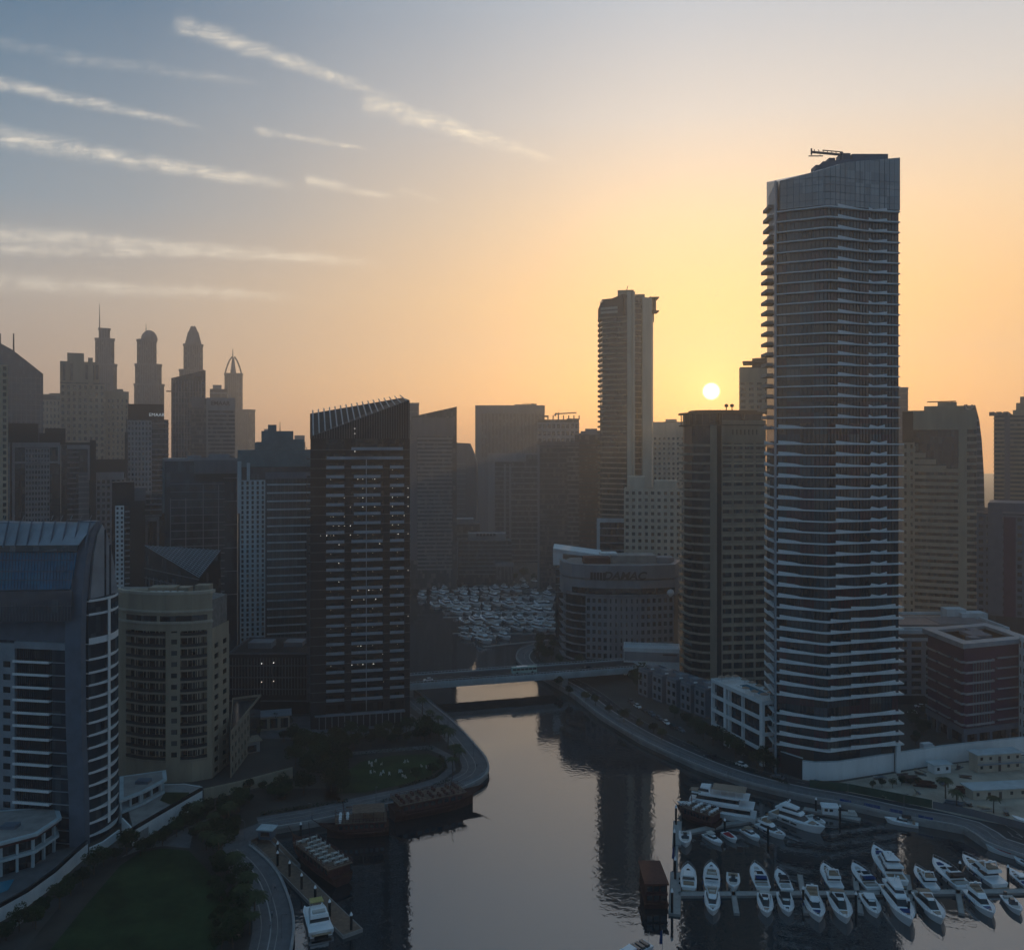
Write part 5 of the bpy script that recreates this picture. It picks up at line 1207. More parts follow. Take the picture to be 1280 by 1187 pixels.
def car_proto(paint='hull'):
    r = empty('parked_car', (0, 0, 0), 'x', 'car')
    mb = MB()
    P_ = [(-2.15, .35), (-2.2, .75), (-2.05, .92), (-1.1, .98), (1.2, .95), (2.05, .78), (2.2, .55), (2.15, .32)]
    mb.loft([[(sx * (.86 - (.1 if abs(y) > 2 else 0)), y, z) for y, z in P_] for sx in (-1, 1)]); body = obj('body', mb.mesh('body', paint), r)
    mb = MB(); mb.quadbox([(-.8, -1.75, .95), (.8, -1.75, .95), (.8, 1.15, .93), (-.8, 1.15, .93)], [(-.64, -1.25, 1.45), (.64, -1.25, 1.45), (.64, .35, 1.45), (-.64, .35, 1.45)]); obj('cabin_glass', mb.mesh('cabin_glass', 'boatdark'), r)
    mb = MB(); mb.box(0, -.45, 1.47, 1.26, 1.6, .05); obj('roof', mb.mesh('roof', paint), r)
    for sx in (-1, 1):
        for sy in (-1.35, 1.35):
            mb = MB(); mb.bar((sx * .72, sy, .33), (sx * .9, sy, .33), .33, n=12); obj('wheel', mb.mesh('wheel', 'rubber'), r)
        mb = MB(); mb.box(sx * .6, 2.14, .66, .36, .12, .14); obj('headlight', mb.mesh('headlight', 'kerb'), r)
    return r
CAR = car_proto(); CARS = [car_proto('midgrey'), CAR, car_proto('dark'), car_proto('bluegrey')]
def dup(proto, loc, rz, label, group=None, s=1.0, first=[]):
    o = proto if proto.name not in first else copy_tree(proto)
    if o is proto: first.append(proto.name)
    o.location = loc; o.rotation_euler = (0, 0, rz); o.scale = (s, s, s); o['label'] = label
    if group: o['group'] = group
    return o
p = P2(535, 399.5); dup(CAR, (p.x, p.y, BZ), math.atan2(bt.y, bt.x) + R(90), 'white car driving on the left part of the bridge')
# bus
p = P2(655, 413.5); bus = empty('city_bus', (p.x, p.y, BZ), 'pale green and white bus driving over the middle of the bridge', 'bus', rz=math.atan2(bt.y, bt.x) - R(90))
mb = MB(); mb.quadbox([(-1.25, -6, .4), (1.25, -6, .4), (1.25, 6, .4), (-1.25, 6, .4)], [(-1.2, -5.9, 3.1), (1.2, -5.9, 3.1), (1.2, 5.85, 3.1), (-1.2, 5.85, 3.1)]); obj('body', mb.mesh('body', 'busmat'), bus)
for sx in (-1, 1):
    for k in range(6): mb = MB(); mb.box(sx * 1.23, -4.9 + k * 1.95, 2.1, .07, 1.7, .9); obj('window', mb.mesh('window', 'boatdark'), bus)
    for sy in (-3.6, 3.7): mb = MB(); mb.bar((sx * 1.0, sy, .5), (sx * 1.27, sy, .5), .5, n=12); obj('wheel', mb.mesh('wheel', 'rubber'), bus)
mb = MB(); mb.box(0, 5.95, 1.9, 2.2, .12, 1.5); obj('windscreen', mb.mesh('windscreen', 'boatdark'), bus)
mb = MB(); mb.box(0, -1, 3.2, 1.8, 5, .25); obj('roof_unit', mb.mesh('roof_unit', 'hull'), bus)
for (px_, o_, cc, lab) in ((585, 402.5, 0, 'grey car crossing the bridge between the white car and the bus'), (735, 421, 2, 'dark car near the right end of the bridge')):
    p = P2(px_, o_); dup(CARS[cc], (p.x, p.y, BZ), math.atan2(bt.y, bt.x) - R(90), lab)
dirR = (G(830, 905) - G(800, 885)).to_2d().normalized()
for k, (px, py) in enumerate(((789, 878), (797, 884), (806, 889.5), (815, 894), (824, 899), (833, 904.5), (842, 909.5), (851, 914))):
    p = G(px, py); dup(CARS[k % 4], (p.x, p.y, GZ + .05), math.atan2(dirR.y, dirR.x) - R(90) + .1 * math.sin(k * 2.1), 'parked car in the row before the grey townhouse terrace', 'cars parked by the townhouses')
for k, (px, py) in enumerate(((1143, 878), (1150, 884), (1140, 892))):
    p = G(px, py); dup(CAR, (p.x, p.y, GZ + .05), R(80), 'car parked in the lane between the wavy tower and the maroon cube', 'cars in the lane')
for k, (px, py) in enumerate(((1228, 931), (1252, 929))):
    p = G(px, py); dup(CAR, (p.x, p.y, GZ + .05), R(20), 'car parked under the open ground floor of the maroon cube block', 'cars under the maroon block')
p = G(1160, 938); van = empty('white_van', (p.x, p.y, GZ), 'white box van standing in the lane left of the maroon cube block', 'van', rz=R(-75))
mb = MB(); mb.box(0, -.8, 1.75, 2.0, 4.0, 2.5); obj('cargo_box', mb.mesh('cargo_box', 'hull'), van); mb = MB(); mb.quadbox([(-.95, 1.2, .5), (.95, 1.2, .5), (.95, 2.9, .5), (-.95, 2.9, .5)], [(-.9, 1.2, 2.3), (.9, 1.2, 2.3), (.9, 2.0, 2.2), (-.9, 2.0, 2.2)]); obj('cab', mb.mesh('cab', 'hull'), van)
mb = MB(); mb.box(0, 2.52, 1.75, 1.6, .5, .7); obj('windscreen', mb.mesh('windscreen', 'boatdark'), van)
for sx in (-1, 1):
    for sy in (-2, 1.9): mb = MB(); mb.bar((sx * .7, sy, .38), (sx * 1.0, sy, .38), .38, n=12); obj('wheel', mb.mesh('wheel', 'rubber'), van)

# ================================================================== BOATS (bow towards +Y, waterline at z = 0)
def hull_loft(mb, L, B, fb, rake=.10, flare=.75, stern=.9, bowrise=.55, inner=False):
    secs = []
    for i in range(11):
        t = i / 10; y = -L / 2 + L * t
        k = max(0, (t - .45) / .55); w = B / 2 * (1 - k ** 2.7) * (stern + (1 - stern) * min(1, t / .3)); w = max(w, .03)
        z = fb * (1 + bowrise * t * t); yb = y - (L * rake) * k * k
        secs.append([(-w, y, z), (-w * flare, yb, .05), (0, yb, -.5), (w * flare, yb, .05), (w, y, z), (w * .86, y - .05 * k, z - .06), (-w * .86, y - .05 * k, z - .06)])
    mb.loft(secs)
def fr(mb, y0, y1, w0, w1, z0, z1, fi=0.0, bi=0.0, si=0.0, grow=0.0):
    """tapering house: w0 at the stern end, w1 at the bow end; insets at the top"""
    g = grow
    mb.quadbox([(-w0 - g, y0 - g, z0), (w0 + g, y0 - g, z0), (w1 + g, y1 + g, z0), (-w1 - g, y1 + g, z0)], [(-w0 + si - g, y0 + bi - g, z1), (w0 - si + g, y0 + bi - g, z1), (w1 - si + g, y1 - fi + g, z1), (-w1 + si - g, y1 - fi + g, z1)])
def slice_(y0, y1, w0, w1, z0, z1, fi, bi, si, a, c):
    return (y0 + bi * a, y1 - fi * a, w0 - si * a, w1 - si * a, z0 + (z1 - z0) * a, z0 + (z1 - z0) * c, fi * (c - a), bi * (c - a), si * (c - a))
def yacht(kind, name='motor_yacht'):
    r = empty(name, (0, 0, 0), 'x', 'yacht')
    def part(n, fn, m, parent=None): mb = MB(); fn(mb); return obj(n, mb.mesh(n, m), parent or r)
    if kind == 'express':
        L, B = 13, 4.0
        part('hull', lambda q: hull_loft(q, L, B, 1.15), 'hull'); h = (-3.2, 2.6, 1.55, .9, 1.15, 2.35, 2.6, .5, .25)
        c = part('cabin', lambda q: fr(q, *h), 'hull'); part('windscreen', lambda q: fr(q, *slice_(*h, .30, .80), grow=.04), 'boatdark', c)
        part('hardtop', lambda q: fr(q, -3.4, .1, 1.35, 1.2, 2.55, 2.72, .3, .1, .1), 'hull'); part('top_support', lambda q: [q.bar((s * 1.2, y, 2.2), (s * 1.15, y, 2.6), .06) for s in (-1, 1) for y in (-3, -.6)], 'boatdark')
        part('foredeck_hatch', lambda q: fr(q, 2.9, 3.9, .5, .35, 1.45, 1.56, .1, .1, .1), 'boatdark'); part('sunpad', lambda q: fr(q, -5.3, -3.6, 1.3, 1.3, 1.1, 1.45, .1, .1, .1), 'cushion'); part('swim_platform', lambda q: q.box(0, -6.8, .3, 3.1, 1.1, .14), 'teak')
    elif kind == 'fly':
        L, B = 16, 4.8
        part('hull', lambda q: hull_loft(q, L, B, 1.4), 'hull'); part('hull_window', lambda q: [q.box(s * 2.27, -.5, 1.0, .08, 3.6, .4) for s in (-1, 1)], 'boatdark')
        h = (-4.6, 3.0, 1.9, 1.1, 1.45, 3.0, 2.4, .2, .3); c = part('cabin', lambda q: fr(q, *h), 'hull'); part('windscreen', lambda q: fr(q, *slice_(*h, .28, .84), grow=.04), 'boatdark', c)
        part('flybridge', lambda q: fr(q, -6.0, .9, 1.85, 1.15, 3.0, 3.75, .9, .15, .12), 'hull'); part('flybridge_deck', lambda q: fr(q, -5.6, -.6, 1.5, 1.0, 3.76, 3.80), 'teak'); part('seat', lambda q: fr(q, -5.3, -4.2, 1.2, 1.2, 3.8, 4.15), 'cushion'); part('seat', lambda q: fr(q, -2.6, -1.6, .9, .8, 3.8, 4.2), 'cushion')
        part('radar_arch', lambda q: (q.bar((-1.6, -4.6, 3.6), (-1.35, -4.0, 5.0), .14), q.bar((1.6, -4.6, 3.6), (1.35, -4.0, 5.0), .14), q.box(0, -4.0, 5.0, 2.9, .7, .14), q.box(0, -4.0, 5.25, .7, .4, .3)), 'hull')
        part('sunpad', lambda q: fr(q, 3.3, 5.0, .95, .6, 1.72, 1.95, .1, .1, .1), 'cushion'); part('foredeck_hatch', lambda q: fr(q, 5.3, 5.9, .35, .3, 1.9, 2.0), 'boatdark'); part('swim_platform', lambda q: q.box(0, -8.4, .35, 4.0, 1.4, .14), 'teak')
        part('rail', lambda q: [(q.bar((s * (2.15 - .0 * k), y, 1.6 + .03 * k), (s * (2.15 - .0 * k), y, 2.2 + .05 * k), .03), ) for s in (-1, 1) for k, y in enumerate((-2, 0, 1.0))], 'chrome')
    elif kind == 'hardtop':
        L, B = 14.5, 4.4
        part('hull', lambda q: hull_loft(q, L, B, 1.3), 'hull'); part('hull_window', lambda q: [q.box(s * 2.1, .2, .95, .08, 3.0, .35) for s in (-1, 1)], 'boatdark')
        h = (-3.9, 3.2, 1.7, .85, 1.3, 2.9, 3.4, .1, .3); c = part('cabin', lambda q: fr(q, *h), 'hull'); part('windscreen', lambda q: fr(q, *slice_(*h, .22, .86), grow=.04), 'boatdark', c); part('sunroof', lambda q: fr(q, -2.8, -.8, .9, .8, 2.9, 2.97), 'boatdark', c)
        part('sunpad', lambda q: fr(q, 3.3, 4.9, .8, .5, 1.6, 1.82, .1, .1, .1), 'cushion'); part('cockpit_seat', lambda q: fr(q, -6.4, -5.6, 1.5, 1.5, 1.2, 1.75), 'cushion'); part('cockpit_floor', lambda q: q.box(0, -4.8, 1.28, 3.2, 1.6, .06), 'teak'); part('swim_platform', lambda q: q.box(0, -7.6, .3, 3.6, 1.2, .14), 'teak')
        part('canopy', lambda q: fr(q, -5.6, -3.5, 1.4, 1.5, 2.75, 2.9, 0, .1, .1), 'navy')
    elif kind == 'big':
        L, B = 24, 6.0
        part('hull', lambda q: hull_loft(q, L, B, 2.0), 'hull'); part('hull_window', lambda q: [q.box(s * 2.86, y, 1.35, .1, 2.6, .5) for s in (-1, 1) for y in (-4, 0)], 'boatdark')
        h = (-7.2, 4.6, 2.4, 1.4, 2.0, 4.2, 3.4, .2, .3); c = part('cabin', lambda q: fr(q, *h), 'hull'); part('windscreen', lambda q: fr(q, *slice_(*h, .30, .82), grow=.05), 'boatdark', c)
        h2 = (-6.4, 1.4, 2.0, 1.3, 4.2, 5.7, 1.8, .8, .3); part('flybridge', lambda q: fr(q, -9, 1.9, 2.4, 1.5, 4.2, 4.9, .8, .1, .1), 'hull'); c2 = part('wheelhouse', lambda q: fr(q, *h2), 'hull'); part('windscreen', lambda q: fr(q, *slice_(*h2, .4, .86), grow=.04), 'boatdark', c2)
        part('hardtop', lambda q: fr(q, -7.4, -.2, 1.9, 1.2, 5.9, 6.1, .3, .2, .1), 'hull'); part('radar_mast', lambda q: (q.bar((0, -4.5, 6.0), (0, -4.9, 7.8), .25, .1), q.box(0, -4.6, 7.0, 1.8, .3, .2), q.lathe(-.8, -4.6, [(.1, 7.0), (.35, 7.2), (.35, 7.5), (.1, 7.7)], 8)), 'hull')
        part('sunpad', lambda q: fr(q, 5.2, 7.6, 1.3, .8, 2.65, 2.95, .1, .1, .1), 'cushion'); part('foredeck_hatch', lambda q: fr(q, 8.2, 9.0, .45, .4, 2.9, 3.0), 'boatdark'); part('swim_platform', lambda q: q.box(0, -12.6, .45, 5.0, 1.8, .16), 'teak'); part('aft_deck', lambda q: q.box(0, -9.2, 2.02, 4.4, 3.4, .08), 'teak')
    elif kind == 'small':
        L, B = 7.5, 2.5
        part('hull', lambda q: hull_loft(q, L, B, .8), 'hull'); part('console', lambda q: fr(q, -1.0, .4, .5, .4, .75, 1.6, .4, .1, .1), 'boatdark'); part('windscreen', lambda q: fr(q, .2, .9, .8, .6, .85, 1.35, .5, .1, .1), 'boatdark'); part('seat', lambda q: fr(q, -2.7, -2.0, .85, .85, .75, 1.15), 'cushion'); part('outboard_motor', lambda q: (q.box(0, -3.95, 1.0, .5, .5, .7), q.box(0, -4.0, .4, .2, .3, .9)), 'boatdark'); part('bow_cushion', lambda q: fr(q, 1.2, 2.4, .75, .4, .88, 1.05), 'cushion')
    elif kind == 'covered':
        L, B = 7.5, 2.6
        part('hull', lambda q: hull_loft(q, L, B, .9), 'hull'); part('cover', lambda q: fr(q, -2.6, 1.9, 1.1, .7, .95, 1.35, .8, .5, .5), 'red'); part('outboard_motor', lambda q: q.box(0, -3.95, .9, .5, .5, .8), 'boatdark')
    elif kind == 'console':
        L, B = 9.5, 2.9
        part('hull', lambda q: hull_loft(q, L, B, .9), 'hull'); part('cabin', lambda q: fr(q, -1.8, 1.6, 1.0, .7, .9, 1.9, 1.2, .1, .15), 'hull'); part('windscreen', lambda q: fr(q, *slice_(-1.8, 1.6, 1.0, .7, .9, 1.9, 1.2, .1, .15, .35, .85), grow=.04), 'boatdark'); part('canopy', lambda q: fr(q, -2.8, -.2, 1.05, .95, 2.3, 2.4, .1, .1, .1), 'hull'); part('canopy_pole', lambda q: [q.bar((s * .95, y, .9), (s * .95, y, 2.32), .04) for s in (-1, 1) for y in (-2.6, -.6)], 'chrome'); part('seat', lambda q: fr(q, -3.9, -3.1, 1.0, 1.0, .85, 1.3), 'cushion')
    if kind in ('express', 'fly', 'hardtop', 'big'):
        fb = {'express': 1.15, 'fly': 1.4, 'hardtop': 1.3, 'big': 2.0}[kind]
        def edge(t, s, dz):
            k = max(0, (t - .45) / .55); w = max(B / 2 * (1 - k ** 2.7), .05) - .12; return (s * max(w, .04), -L / 2 + L * t - .1, fb * (1 + .55 * t * t) + dz)
        def bowrail(q):
            for s in (-1, 1):
                for i in range(8):
                    t = .5 + .49 * i / 7; q.bar(edge(t, s, 0), edge(t, s, .75), .03)
                    if i: q.bar(edge(t - .07, s, .75), edge(t, s, .75), .035)
        part('bow_rail', bowrail, 'chrome')
        for s in (-1, 1):
            for t in (.22, .42): e = edge(t, s * 1.05, -.5); part('fender', lambda q: q.lathe(e[0] + s * .2, e[1], [(.04, e[2] - .45), (.17, e[2] - .35), (.17, e[2] + .25), (.05, e[2] + .35)], 8), 'navy' if kind == 'fly' else 'rubber')
    r['len'] = float(L)
    return r
PROTO = {}
def boat(kind, stern, bow, label, group=None, scale=None, name='motor_yacht'):
    a, b = Vector((stern.x, stern.y)), Vector((bow.x, bow.y)); d = b - a
    if kind not in PROTO:
        PROTO[kind] = yacht(kind, name); o = PROTO[kind]; Ls = o['len']; del o['len']; PROTO[kind + 'L'] = Ls
    else: o = copy_tree(PROTO[kind])
    L = PROTO[kind + 'L']; s = d.length / L if scale is None else scale; s = min(max(s, .7), 1.45)
    o.location = ((a.x + b.x) / 2, (a.y + b.y) / 2, 0); o.rotation_euler = (0, 0, math.atan2(d.y, d.x) - R(90)); o.scale = (s * 1.17, s, s * 1.12); o['label'] = label
    o['category'] = 'yacht' if kind in ('express', 'fly', 'hardtop', 'big') else 'boat'
    if group: o['group'] = group
    if group != 'yachts in the far basin':
        h_ = sum(map(ord, label)); alt = {'sunpad': ('cushion', 'teak', 'canvas', 'navy'), 'canopy': ('navy', 'canvas', 'cushion', 'dark'), 'hardtop': ('hull', 'hull', 'boatdark'), 'seat': ('cushion', 'teak', 'canvas')}
        for ch in o.children:
            n_ = ch.name.split('.')[0]
            if n_ in alt: ch.material_slots[0].link = 'OBJECT'; ch.material_slots[0].material = M[alt[n_][h_ % len(alt[n_])]]
    return o
def W0(px, py): return G(px, py, .6)
lower = [('fly', 890, 1118, 891, 1141, 'white yacht nearest the pier corner, bow towards the viewer, first of the front row'),
         ('hardtop', 955, 1118, 959, 1146, 'second white yacht of the front row, left of a slim boat with pale blue foredeck'),
         ('express', 979, 1117, 986, 1145, 'slim small yacht of the front row, just right of the second one'),
         ('fly', 1012, 1118, 1025, 1153, 'fourth boat of the front row, flybridge yacht with dark foredeck hatch'),
         ('hardtop', 1044, 1118, 1059, 1155, 'fifth boat of the front row, with a wide grey windscreen'),
         ('express', 1082, 1118, 1097, 1147, 'sixth boat of the front row, shorter than its neighbours, below the blue canopy'),
         ('big', 1110, 1110, 1140, 1160, 'largest yacht of the front row, blue tinted windscreen, bow towards the viewer'),
         ('hardtop', 1150, 1118, 1179, 1156, 'yacht right of the largest one, bow over the bright water patch'),
         ('fly', 1212, 1114, 1243, 1148, 'front row yacht with red cushions, alone between two gaps'),
         ('small', 1257, 1120, 1276, 1143, 'small boat at the right end of the front row')]
for k, sx, sy, bx, by, lab in lower: boat(k, W0(sx, sy), W0(bx, by), lab, 'yachts along the lower pier')
upper = [('express', 861, 1111, 860, 1084, 'short wide boat behind the pier, in the corner beside the mooring post'),
         ('fly', 890, 1110, 889, 1082, 'white yacht behind the pier with bow away, back to back with the corner yacht'),
         ('small', 916, 1092, 917, 1113, 'tiny dark canopied boat alone behind the pier'),
         ('hardtop', 954, 1111, 943, 1083, 'behind the pier, cream topped yacht back to back with the second front yacht'),
         ('express', 984, 1113, 972, 1089, 'behind the pier, narrow yacht with cockpit seats left of a wide gap'),
         ('fly', 1046, 1111, 1029, 1083, 'behind the pier, yacht with cream flybridge right of a wide gap'),
         ('hardtop', 1092, 1112, 1066, 1083, 'behind the pier, yacht with blue aft canopy left of the tall triple decked yacht'),
         ('big', 1124, 1106, 1092, 1064, 'tall triple decked yacht behind the pier, highest of all there'),
         ('fly', 1166, 1111, 1145, 1087, 'behind the pier, small yacht beside the glinting water patch'),
         ('hardtop', 1206, 1111, 1166, 1078, 'behind the pier, long sleek yacht right of the glinting water patch'),
         ('fly', 1250, 1108, 1203, 1074, 'behind the pier, long sleek yacht with brown seats near the right frame edge'),
         ('express', 1285, 1106, 1262, 1088, 'boat cut by the right frame edge behind the pier')]
for k, sx, sy, bx, by, lab in upper: boat(k, W0(sx, sy), W0(bx, by), lab, 'yachts behind the lower pier')
boat('small', W0(856, 1040), W0(857, 1058), 'small open boat in the corner of the upper pontoon')
boat('console', W0(881, 1042), W0(903, 1056), 'open motorboat left of the red covered one at the upper pontoon')
boat('covered', W0(905, 1040), W0(921, 1052), 'small boat with red cover at the upper pontoon', name='covered_boat')
boat('console', W0(928, 1036), W0(950, 1050), 'open motorboat right of the red covered one at the upper pontoon')
boat('fly', W0(948, 1030), W0(982, 1048), 'mid sized white yacht between the open motorboats and the sleek big cruiser')
boat('big', W0(966, 1016), W0(1032, 1042), 'sleek big white cruiser at the end of the upper pontoon, bow to the right')
boat('small', W0(1010, 1019), W0(1032, 1032), 'small boat half hidden behind the sleek big cruiser')
boat('console', W0(1148, 1031), W0(1105, 1024), 'flat white motorboat moored against the right quay wall')
boat('covered', W0(1272, 1070), W0(1230, 1057), 'low blue boat by the slope near the right frame edge')['category'] = 'boat'
boat('console', W0(1292, 1084), W0(1268, 1072), 'pale boat cut by the right frame edge near the quay slope')
# far basin
rnd = random.Random(11); rows_ = [(726, 516, 530, 2), (730, 560, 688, 10), (738, 520, 690, 13), (747, 522, 692, 13), (756, 536, 692, 12), (766, 566, 692, 10), (776, 574, 692, 9), (786, 574, 694, 9), (796, 574, 640, 4)]
for (y, x0, x1, n) in rows_:
    for k in range(n):
        px = x0 + (x1 - x0) * (k + .5) / n + rnd.uniform(-1.5, 1.5); py = y + rnd.uniform(-.7, .7); p = G(px, py, .5).to_2d()
        if any(abs(px - q[0]) < 9 and abs(py - q[1]) < 5 for q in ((549, 766), (604, 802))): continue
        a = R(-64 + rnd.uniform(-5, 5)) + (R(180) if y in (738, 756, 776) and rnd.random() < .8 else 0); kd = rnd.choice(['fly', 'fly', 'hardtop', 'express', 'big']); Lh = {'fly': 15, 'hardtop': 13.5, 'express': 12, 'big': 19}[kd] * rnd.uniform(.85, 1.1) / 2
        d = Vector((math.cos(a), math.sin(a))) * Lh
        boat(kd, p - d, p + d, 'white motor yacht moored in the crowded basin beyond the bridge', 'yachts in the far basin')
p = W0(606, 801).to_2d(); boat('fly', p + Vector((-4, 8)), p + Vector((4, -8)), 'white yacht nearest the bridge, lowest of the crowded far basin')

def deckboat(name, label, cat, L, B, fb, loc, rz): return empty(name, loc, label, cat, rz=rz)
# triple decked cruise yacht
a, b_ = G(945, 1024, .5), G(846, 1010, .5); d = (b_ - a).to_2d(); L = d.length; c = (a + b_) / 2
r = empty('cruise_boat', (c.x, c.y, 0), 'white three decked cruise boat with tan canopy, by the right promenade', 'boat', rz=math.atan2(d.y, d.x) - R(90)); L = max(L, 24)
def part(n, fn, m, parent=None): mb = MB(); fn(mb); return obj(n, mb.mesh(n, m), parent or r)
part('hull', lambda q: hull_loft(q, L, 6.6, 2.0, bowrise=.4), 'hull'); h = (-L * .44, L * .30, 2.9, 2.4, 2.0, 4.4, 1.5, .1, .1)
cb = part('main_cabin', lambda q: fr(q, *h), 'hull'); part('window_band', lambda q: fr(q, *slice_(*h, .3, .78), grow=.05), 'boatdark', cb)
h2 = (-L * .30, L * .26, 2.7, 2.0, 4.7, 6.9, 1.4, .1, .15); part('upper_deck', lambda q: fr(q, -L * .48, L * .33, 3.1, 2.2, 4.4, 4.7), 'hull'); ub = part('upper_cabin', lambda q: fr(q, *h2), 'hull'); part('window_band', lambda q: fr(q, *slice_(*h2, .3, .8), grow=.05), 'boatdark', ub)
part('top_deck', lambda q: fr(q, -L * .42, L * .30, 2.9, 2.0, 6.9, 7.15), 'hull'); part('canopy', lambda q: fr(q, -L * .38, L * .04, 2.6, 2.5, 9.0, 9.3, .5, .5, .4), 'canvas'); part('canopy_pole', lambda q: [q.bar((s * 2.3, -L * .36 + k * L * .39 / 4, 7.1), (s * 2.3, -L * .36 + k * L * .39 / 4, 9.05), .06) for s in (-1, 1) for k in range(5)], 'hull')
part('wheelhouse', lambda q: fr(q, L * .06, L * .22, 2.0, 1.6, 7.15, 9.0, .8, .1, .2), 'hull'); part('windscreen', lambda q: fr(q, L * .08, L * .222, 2.0, 1.58, 7.7, 8.5, .5, .1, .12, .03), 'boatdark'); part('forward_shade', lambda q: fr(q, L * .18, L * .33, 2.0, 1.3, 7.3, 7.5, .6, .1, .2), 'canvas')

def dhow(label, stern, bow, B, fb, roof, table_m='hull', decks=1):
    d = (bow - stern).to_2d(); L = d.length; c = (stern + bow) / 2
    r = empty('wooden_dhow', (c.x, c.y, 0), label, 'boat', rz=math.atan2(d.y, d.x) - R(90))
    def part(n, fn, m, parent=None): mb = MB(); fn(mb); return obj(n, mb.mesh(n, m), parent or r)
    def hull(q):
        secs = []
        for i in range(15):
            t = i / 14; y = -L / 2 + L * t; k = max(0, (t - .55) / .45); w = max(B / 2 * (1 - k ** 2.0) * (.82 + .18 * min(1, t / .3)), .08); z = fb * (1 + .75 * k * k + .25 * max(0, (.25 - t) / .25) ** 2); yb = y - L * .12 * k
            secs.append([(-w, y, z), (-w * .92, yb, z * .55), (-w * .6, yb, 0), (0, yb, -.6), (w * .6, yb, 0), (w * .92, yb, z * .55), (w, y, z), (w * .9, y, z - .5), (-w * .9, y, z - .5)])
        q.loft(secs)
    part('hull', hull, 'wood')
    part('rubbing_strake', lambda q: [q.bar((s * B * .495, y, fb * .8), (s * B * .495, y + L * .09, fb * .8), .12) for s in (-1, 1) for y in frange(-L * .4, L * .0, 6)], 'redwood')
    part('deck_house', lambda q: fr(q, -L * .44, L * .22, B * .43, B * .40, fb - .4, fb + 2.2), 'redwood')
    [part('deck_house_window', lambda q: q.box(s * B * .425, y, fb + 1.1, .1, L * .045, 1.1), 'boatdark') for s in (-1, 1) for y in frange(-L * .4, L * .18, 9)]
    dk = part('upper_deck', lambda q: fr(q, -L * .47, L * .26, B * .48, B * .44, fb + 2.2, fb + 2.45), 'deckwood')
    def rail(q):
        for s in (-1, 1):
            for y in frange(-L * .47, L * .26, 16):
                f = (y + L * .47) / (L * .73); x = s * (B * .47 - B * .04 * f); q.bar((x, y, fb + 2.4), (x, y, fb + 3.4), .06)
            for z in (2.9, 3.4): q.bar((s * B * .47, -L * .47, fb + z), (s * B * .43, L * .26, fb + z), .06)
        for z in (2.9, 3.4): q.bar((-B * .47, -L * .47, fb + z), (B * .47, -L * .47, fb + z), .06); q.bar((-B * .43, L * .26, fb + z), (B * .43, L * .26, fb + z), .06)
    part('railing', rail, 'redwood')
    if roof: part('awning', lambda q: fr(q, -L * roof[1], L * roof[0], B * .46, B * .44, fb + 5.0, fb + 5.2), roof[2]); part('awning_post', lambda q: [q.bar((s * B * .43, y, fb + 2.4), (s * B * .43, y, fb + 5.0), .08) for s in (-1, 1) for y in frange(-L * roof[1] + .3, L * roof[0] - .3, 4)], 'redwood')
    part('mast', lambda q: (q.bar((0, L * .12, fb + 2), (0, L * .16, fb + 8), .16, .08), q.bar((0, L * .47, fb * 1.5), (0, L * .60, fb * 2.3), .14, .07)), 'wood')
    y0, y1 = (-L * .44, L * .22)
    if roof: y0, y1 = (L * roof[0] + .6, L * .22) if roof[0] < .1 else (-L * .44, -L * roof[1] - .5)
    n = 0
    if y1 - y0 > 3:
        for y in frange(y0 + .8, y1 - .6, max(2, int((y1 - y0) / 2.2))):
            for x in (-B * .28, 0, B * .28):
                if n < 30 and (n * 7 + int(y * 3)) % 5:
                    n += 0; mb = MB(); mb.box(x, y, fb + 3.05, 1.15, .9, .1); mb.bar((x, y, fb + 2.45), (x, y, fb + 3.0), .06)
                    for s in (-.75, .75): mb.box(x + s, y, fb + 2.7, .4, .7, .5); mb.box(x + s * 1.25, y, fb + 3.05, .08, .7, .6)
                    obj('table', mb.mesh('table', table_m), dk)
                n += 1
    return r
def WB(px, py): return G(px, py, .0)
dhow('large red brown wooden dhow with crowded railed deck, moored by the promenade point', WB(490, 1024), WB(604, 1000), 8.5, 3.0, None, 'redwood')
dhow('wooden dhow with flat pale awning and white deck chairs, between the two other dhows', WB(486, 1040), WB(398, 1046), 7.0, 2.4, (.02, .44, 'deckwood'))
dhow('wooden dhow with rows of tables over its open deck, beside the long left jetty', WB(428, 1106), WB(366, 1058), 7.5, 2.2, None, 'cushion')
dhow('small brown dhow with white cloth covered deck seats, in front of the cruise boat', WB(898, 1035), WB(846, 1018), 6.0, 1.9, None)
# brown floating house boat
c = G(821, 1136, 0); r = empty('house_boat', (c.x, c.y + 6, 0), 'boxy dark brown wooden houseboat with plain roof, floating alone left of the lower pier', 'boat')
part('hull', lambda q: q.quadbox([(-2.7, -5.5, -.5), (2.7, -5.5, -.5), (2.4, 6.5, -.5), (-2.4, 6.5, -.5)], [(-3.0, -6, 1.2), (3.0, -6, 1.2), (2.7, 7, 1.4), (-2.7, 7, 1.4)]), 'wood')
part('cabin', lambda q: fr(q, -5.4, 6, 2.7, 2.5, 1.2, 5.9), 'wood'); rf = part('roof', lambda q: fr(q, -6.0, 6.4, 3.05, 2.85, 5.9, 6.3), 'tile')
for z in (1.7, 3.9):
    for k in range(3): part('window', lambda q: q.box(-1.7 + 1.7 * k, -5.45, z + .9, 1.3, .14, 1.3), 'boatdark')
part('balcony', lambda q: (q.box(0, -5.75, 3.55, 5.6, .7, .15), q.box(0, -6.05, 4.2, 5.6, .06, .1), [q.bar((-2.8 + .7 * i, -6.05, 3.6), (-2.8 + .7 * i, -6.05, 4.2), .04) for i in range(9)]), 'redwood')
